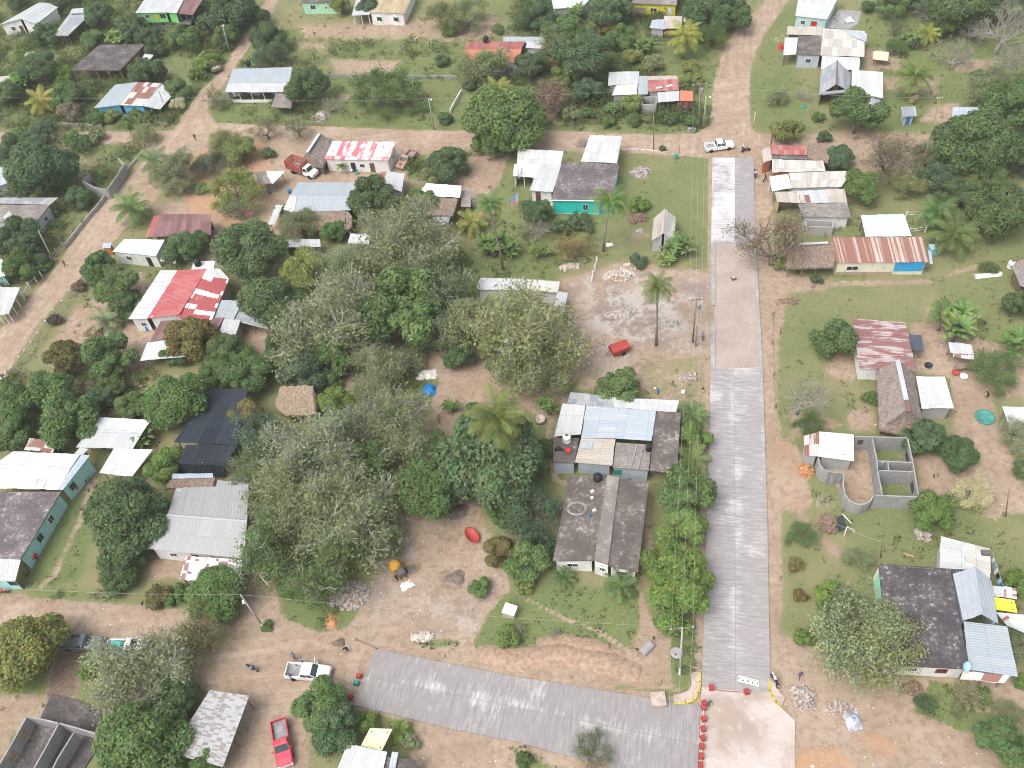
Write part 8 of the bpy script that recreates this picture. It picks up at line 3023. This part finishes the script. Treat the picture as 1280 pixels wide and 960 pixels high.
def cloth(x, y, z, sx, sy, hgt, label, mat, name, cat, rz=0.0, N=7):
    m = MB()
    g = []
    for j in range(N + 1):
        row = []
        for i in range(N + 1):
            u, v = i / N - .5, j / N - .5
            k = max(0, 1 - (u * u + v * v) * 4)
            row.append(Vector((u * sx * random.uniform(.85, 1.15), v * sy * random.uniform(.85, 1.15), hgt * k * random.uniform(.5, 1.2) + .02)))
        g.append(row)
    for j in range(N):
        for i in range(N):
            m.face([g[j][i], g[j][i + 1], g[j + 1][i + 1], g[j + 1][i]])
    o = m.obj(name, mat, None, G(x, y, z))
    o.rotation_euler = (0, 0, rz)
    tag(o, label, cat)
    return o


cloth(508, 732, .0, 1.6, 1.1, .25, 'crumpled white sack cloth near the cement mixer', 'plastic_white', 'sack_cloth', 'cloth', .5)
cloth(537, 488, 0, 1.9, 2.2, 1.2, 'bright blue tarp bundle at the edge of the brown clearing', 'plastic_blue', 'tarp_bundle', 'tarp')
cloth(533, 468, 0, 3.0, 2.0, .6, 'heap of white and dark plastic sheets above the blue bundle', 'scrap', 'plastic_heap', 'plastic heap')
cloth(1066, 901, 0, 1.6, 1.9, .9, 'grey plastic-wrapped lump on the bare earth', plain('plastic_grey', (.45, .48, .56), .4), 'plastic_lump', 'plastic sheet')
cloth(38, 70, .3, 4.0, 2.2, .9, 'white tarp heap in the upper left scrub', 'scrap', 'tarp_heap', 'tarp', .4)
cloth(1235, 344, .0, 4.2, 1.0, .3, 'long white sheet under a little tree by the footpath', 'plastic_white', 'white_sheet', 'sheet')
cloth(603, 268, 2.0, 1.2, 1.4, .5, 'pink cloth hung between the yellow palm and leaning palm', plain('cloth_pink', (.75, .12, .34)), 'pink_cloth', 'cloth')
cloth(312, 267, .02, 1.6, 1.1, .2, 'magenta cloth on the ground above the round mango', 'cloth_pink', 'magenta_cloth', 'cloth')
cloth(845, 195, .6, .7, .9, .5, 'teal cloth bundle on a post at the far lawn edge', plain('cloth_teal', (.02, .28, .3)), 'teal_cloth', 'cloth')
cloth(762, 306, 0, 1.1, .9, .25, 'white slab-like sheet beside the coconut palm on the lawn', 'plastic_white', 'white_sheet', 'sheet')
cloth(1005, 134, 0, .9, .7, .5, 'green plastic bucket heap by the lawn hedge', 'plastic_green', 'green_bundle', 'bundle')
cloth(1062, 26, .2, 1.6, 1.4, .9, 'white covered thing on the grey patio', 'plastic_white', 'covered_table', 'covered object')
cloth(246, 52, .2, 1.4, 1.0, .5, 'red cloth over the hedge near the green house porch', 'plastic_red', 'red_cloth', 'cloth')
cloth(976, 60, .0, 1.0, 1.4, 1.2, 'red bush-like bundle at the white porch corner', 'plastic_red', 'red_bundle', 'bundle')
flat_poly('patio', 'concrete_raw', .03, [(1048, 12), (1077, 14), (1072, 30), (1062, 36), (1030, 35)], 'grey concrete yard beside the big plain white roof', th=.2, cut=2)
flat_poly('veranda_floor', 'kerb_pink', .06, [(668, 258), (692, 252), (690, 265), (672, 264)], 'pale veranda floor left of the turquoise house', th=.2, cut=2)
for x, y, lab in ((54, 662, 'lone red flower pot standing highest along the turquoise wall'), (52, 669, 'red flower pot in the middle of the turquoise wall'), (46, 698, 'tallest red pot plant at the low end of the turquoise wall'), (41, 702, 'lowest red pot plant by the turquoise house corner'), (97, 613, 'orange-red pot plant under the far window of the turquoise house')):
    o = lathe_thing('flower_pot', lab, 'pot plant', x, y, 0, [(.02, 0), (.22, 0), (.3, .4), (.26, .4), (.02, .36)], 'plastic_red')
    m = MB()
    m.lathe([(.02, .4), (.35, .5), (.42, .75), (.3, 1.0), (.02, 1.1)], n=9)
    m.obj('flowers', 'plastic_red', o)
# black sheet on a white frame by the firewood
e = empty('pole_shelter', G(1056, 662, 0), 'white pole frame with a black sheet beside the firewood pile', 'frame')
m = MB()
m.face([(-1.0, .9, 1.4), (-.3, 1.1, 1.9), (-.2, -.5, 1.5), (-1.1, -.6, .6)])
m.face([(-1.0, .9, 1.36), (-1.1, -.6, .56), (-.2, -.5, 1.46), (-.3, 1.1, 1.86)])
m.obj('black_sheet', 'tank_black', e)
m = MB()
for a, b in (((-.3, 1.1, 1.9), (-.3, 1.1, 0)), ((-.2, -.5, 1.5), (-.4, -.9, 0)), ((-.2, -.5, 1.5), (.9, -.6, .6)), ((.9, -.6, .6), (.9, -.6, 0)), ((-.3, 1.1, 1.9), (.7, .2, 1.0))):
    m.tube([a, b], .07, 5)
m.obj('poles', 'post_white', e)
# road drum on the gravel gap
m = MB()
m.box((0, 0, .2), (.7, .65, .4), .2, taper=.8)
o = m.obj('stone_marker', 'iron', None, G(917, 349, .06))
tag(o, 'dark square manhole marker in the unpaved gap of the street', 'marker')
m = MB()
m.lathe([(.2, .4), (.3, .42), (.26, .5), (.05, .5)], n=10)
m.obj('rim', 'stone', o)
# water jars and a light crate near the rust-striped house
m = MB()
m.box((0, 0, .6), (1.5, 1.2, 1.2))
m.box((0, 0, 1.24), (1.6, 1.3, .08))
o = m.obj('water_box', plain('box_aqua', (.3, .55, .6)), None, G(1166, 316, 0))
tag(o, 'light aqua box at the bright blue end of the striped house', 'box')
# yellow board by the tall lawn palm
m = MB()
m.box((0, 0, .7), (1.1, .4, 1.4), .3)
m.box((-.6, .1, .5), (.5, .35, 1.0), .3)
o = m.obj('feed_bales', plain('bale', (.5, .4, .2)), None, G(1142, 128, 0))
tag(o, 'yellowish bales standing at the foot of the tall lawn palm', 'bales')
# chairs and table at the pink house
for x, y, c, lab in ((440, 215, 'plastic_white', 'white plastic chair at the pink-roofed house'), (446, 218, 'plastic_green', 'pale green plastic chair at the pink-roofed house')):
    e = empty('plastic_chair', G(x, y, 0), lab, 'chair', None, 2.5)
    m = MB()
    m.box((0, 0, .45), (.5, .5, .05))
    m.obj('seat', c, e)
    m = MB()
    m.box((0, -.24, .72), (.5, .05, .5))
    m.obj('backrest', c, e)
    for a in (-.2, .2):
        for b in (-.2, .2):
            m = MB()
            m.box((a, b, .22), (.05, .05, .44))
            m.obj('leg', c, e)
# litter of bricks and pots near the stall
for x, y, c, lab in ((1194, 467, 'truck_red', 'red pot by the tiny kitchen stall'), (1204, 472, 'plastic_white', 'pale aqua basin below the tiny kitchen stall'), (1160, 458, 'tank_black', 'round dark fire ring behind the plain white roof')):
    lathe_thing('pot', lab, 'pot', x, y, 0, [(.02, 0), (.4, 0), (.55, .35), (.48, .35), (.36, .08), (.02, .08)], c)

# a dog on the lawn
J = [((0, -.28, .42), (.1, .12)), ((0, .0, .43), (.11, .13)), ((0, .28, .45), (.12, .15)), ((0, .42, .58), (.07, .08)), ((0, .52, .66), (.075, .075)), ((0, .68, .61), (.04, .04)), ((0, -.42, .48), .025), ((0, -.62, .62), .015)]
E_ = [(0, 1), (1, 2), (2, 3), (3, 4), (4, 5), (0, 6), (6, 7)]
for sd in (-1, 1):
    k = len(J)
    J += [((sd * .09, .28, .34), .055), ((sd * .09, .25, .18), .03), ((sd * .09, .28, .03), .028)]
    E_ += [(2, k), (k, k + 1), (k + 1, k + 2)]
    k = len(J)
    J += [((sd * .09, -.26, .36), .07), ((sd * .09, -.2, .24), .045), ((sd * .09, -.36, .14), .025), ((sd * .09, -.32, .03), .028)]
    E_ += [(0, k), (k, k + 1), (k + 1, k + 2), (k + 2, k + 3)]
    k = len(J)
    J += [((sd * .05, .5, .72), .02), ((sd * .07, .5, .79), .012)]
    E_ += [(4, k), (k, k + 1)]
plain('dog_fur', (.5, .32, .18), .9, .2, 3)
e = empty('dog', G(1136, 697, -.03), 'tan dog standing on the lawn beside the charcoal slab house', 'dog', None, 1.2, (1.15, 1.15, 1.15))
link('body', _skin('body', J, E_, ['dog_fur'], [0] * len(E_)), e)
# clothes line
A, B = G(1241, 692, 1.8), G(1256, 738, 1.8)
e = empty('clothesline', Vector((A.x, A.y, 0)), 'clothes line with pale and blue laundry behind the roof with a grey box', 'clothesline')
m = MB()
a, b = A - e.location, B - e.location
m.tube([a, b], .02, 4)
for p in (a, b):
    m.tube([(p.x, p.y, -.1), p], .05, 5)
m.obj('line', 'wire', e)
for k, c in enumerate(('plastic_white', 'flag_blue', 'plastic_white', 'tank_black', 'dish_blue', 'plastic_blue')):
    p, p2 = a.lerp(b, .1 + k * .14), a.lerp(b, .2 + k * .14)
    n_ = Vector(((p2 - p).y, -(p2 - p).x, 0)).normalized() * .03
    d_ = Vector((0, 0, -random.uniform(.6, 1.0)))
    m = MB()
    m.poly([p + n_, p2 + n_, p2 + d_ + n_ * 4, p + d_ + n_ * 4, p - n_, p2 - n_, p2 + d_ + n_ * 2, p + d_ + n_ * 2], [(0, 1, 2, 3), (7, 6, 5, 4), (0, 4, 5, 1), (1, 5, 6, 2), (2, 6, 7, 3), (3, 7, 4, 0)])
    m.obj('laundry', c, e)
heap(1007, 589, 9, 8, .8, 'reddish brown heap of dry roots on the orange verge', 'earth_orange', 60, (.15, .5), 'brush_heap', 'earth_orange')
# things left on the long slab roof
m = MB()
for q_ in range(3):
    m.tube([(math.cos(t_ * .35) * (1.0 + .12 * q_), math.sin(t_ * .35) * (.8 + .1 * q_), .05 + q_ * .02) for t_ in range(19)], .03, 4)
o = m.obj('hose_coil', 'concrete_pole', None, G(721, 636, 3.16))
tag(o, 'grey hose coiled on the long slab roof of the white windowed house', 'hose')
for x, y, s_, lab in ((740.5, 615.5, .55, 'largest pale block on the long slab roof near the black tank'), (740, 623, .42, 'second pale block down the slab roof from the black tank'), (743, 639, .5, 'pale block by the blue jug on the slab roof')):
    m = MB()
    m.box((0, 0, s_ * .35), (s_, s_ * .8, s_ * .7), .3, taper=.85)
    o = m.obj('roof_stone', 'stone_pale', None, G(x, y, 3.2))
    tag(o, lab, 'stone', 'stones left on the slab roof')
lathe_thing('jug', 'small blue jug on the long slab roof', 'jug', 737, 646, 3.17, [(.02, 0), (.16, 0), (.18, .25), (.07, .36), (.07, .42), (.02, .42)], 'plastic_blue')
# clutter on the small left slab of the joined house
m = MB()
m.tube([(-.5, 0, .1), (.1, .2, .25), (.6, -.1, .1)], [.2, .3, .15], 7)
o = m.obj('sack_bundle', 'tank_black', None, G(698, 563, 2.72), smooth=True)
tag(o, 'dark sack bundle beside the red basin on the small left slab', 'sack')

# ------------------------------------------------------------------ air
m = MB()
m.box((0, 0, 52), (7600, 7600, 107))
hz_ = bpy.data.materials.new('haze')
hz_.use_nodes = True
t_ = hz_.node_tree
t_.nodes.remove(t_.nodes['Principled BSDF'])
vol = t_.nodes.new('ShaderNodeVolumePrincipled')
vol.inputs['Color'].default_value = (.88, .91, .95, 1)
vol.inputs['Density'].default_value = 0.00024
vol.inputs['Anisotropy'].default_value = 0.2
t_.links.new(vol.outputs[0], t_.nodes['Material Output'].inputs['Volume'])
o = m.obj('haze', hz_)
tag(o, 'thin pale haze in the air', None, None, 'stuff')
scene.cycles.volume_bounces = 1
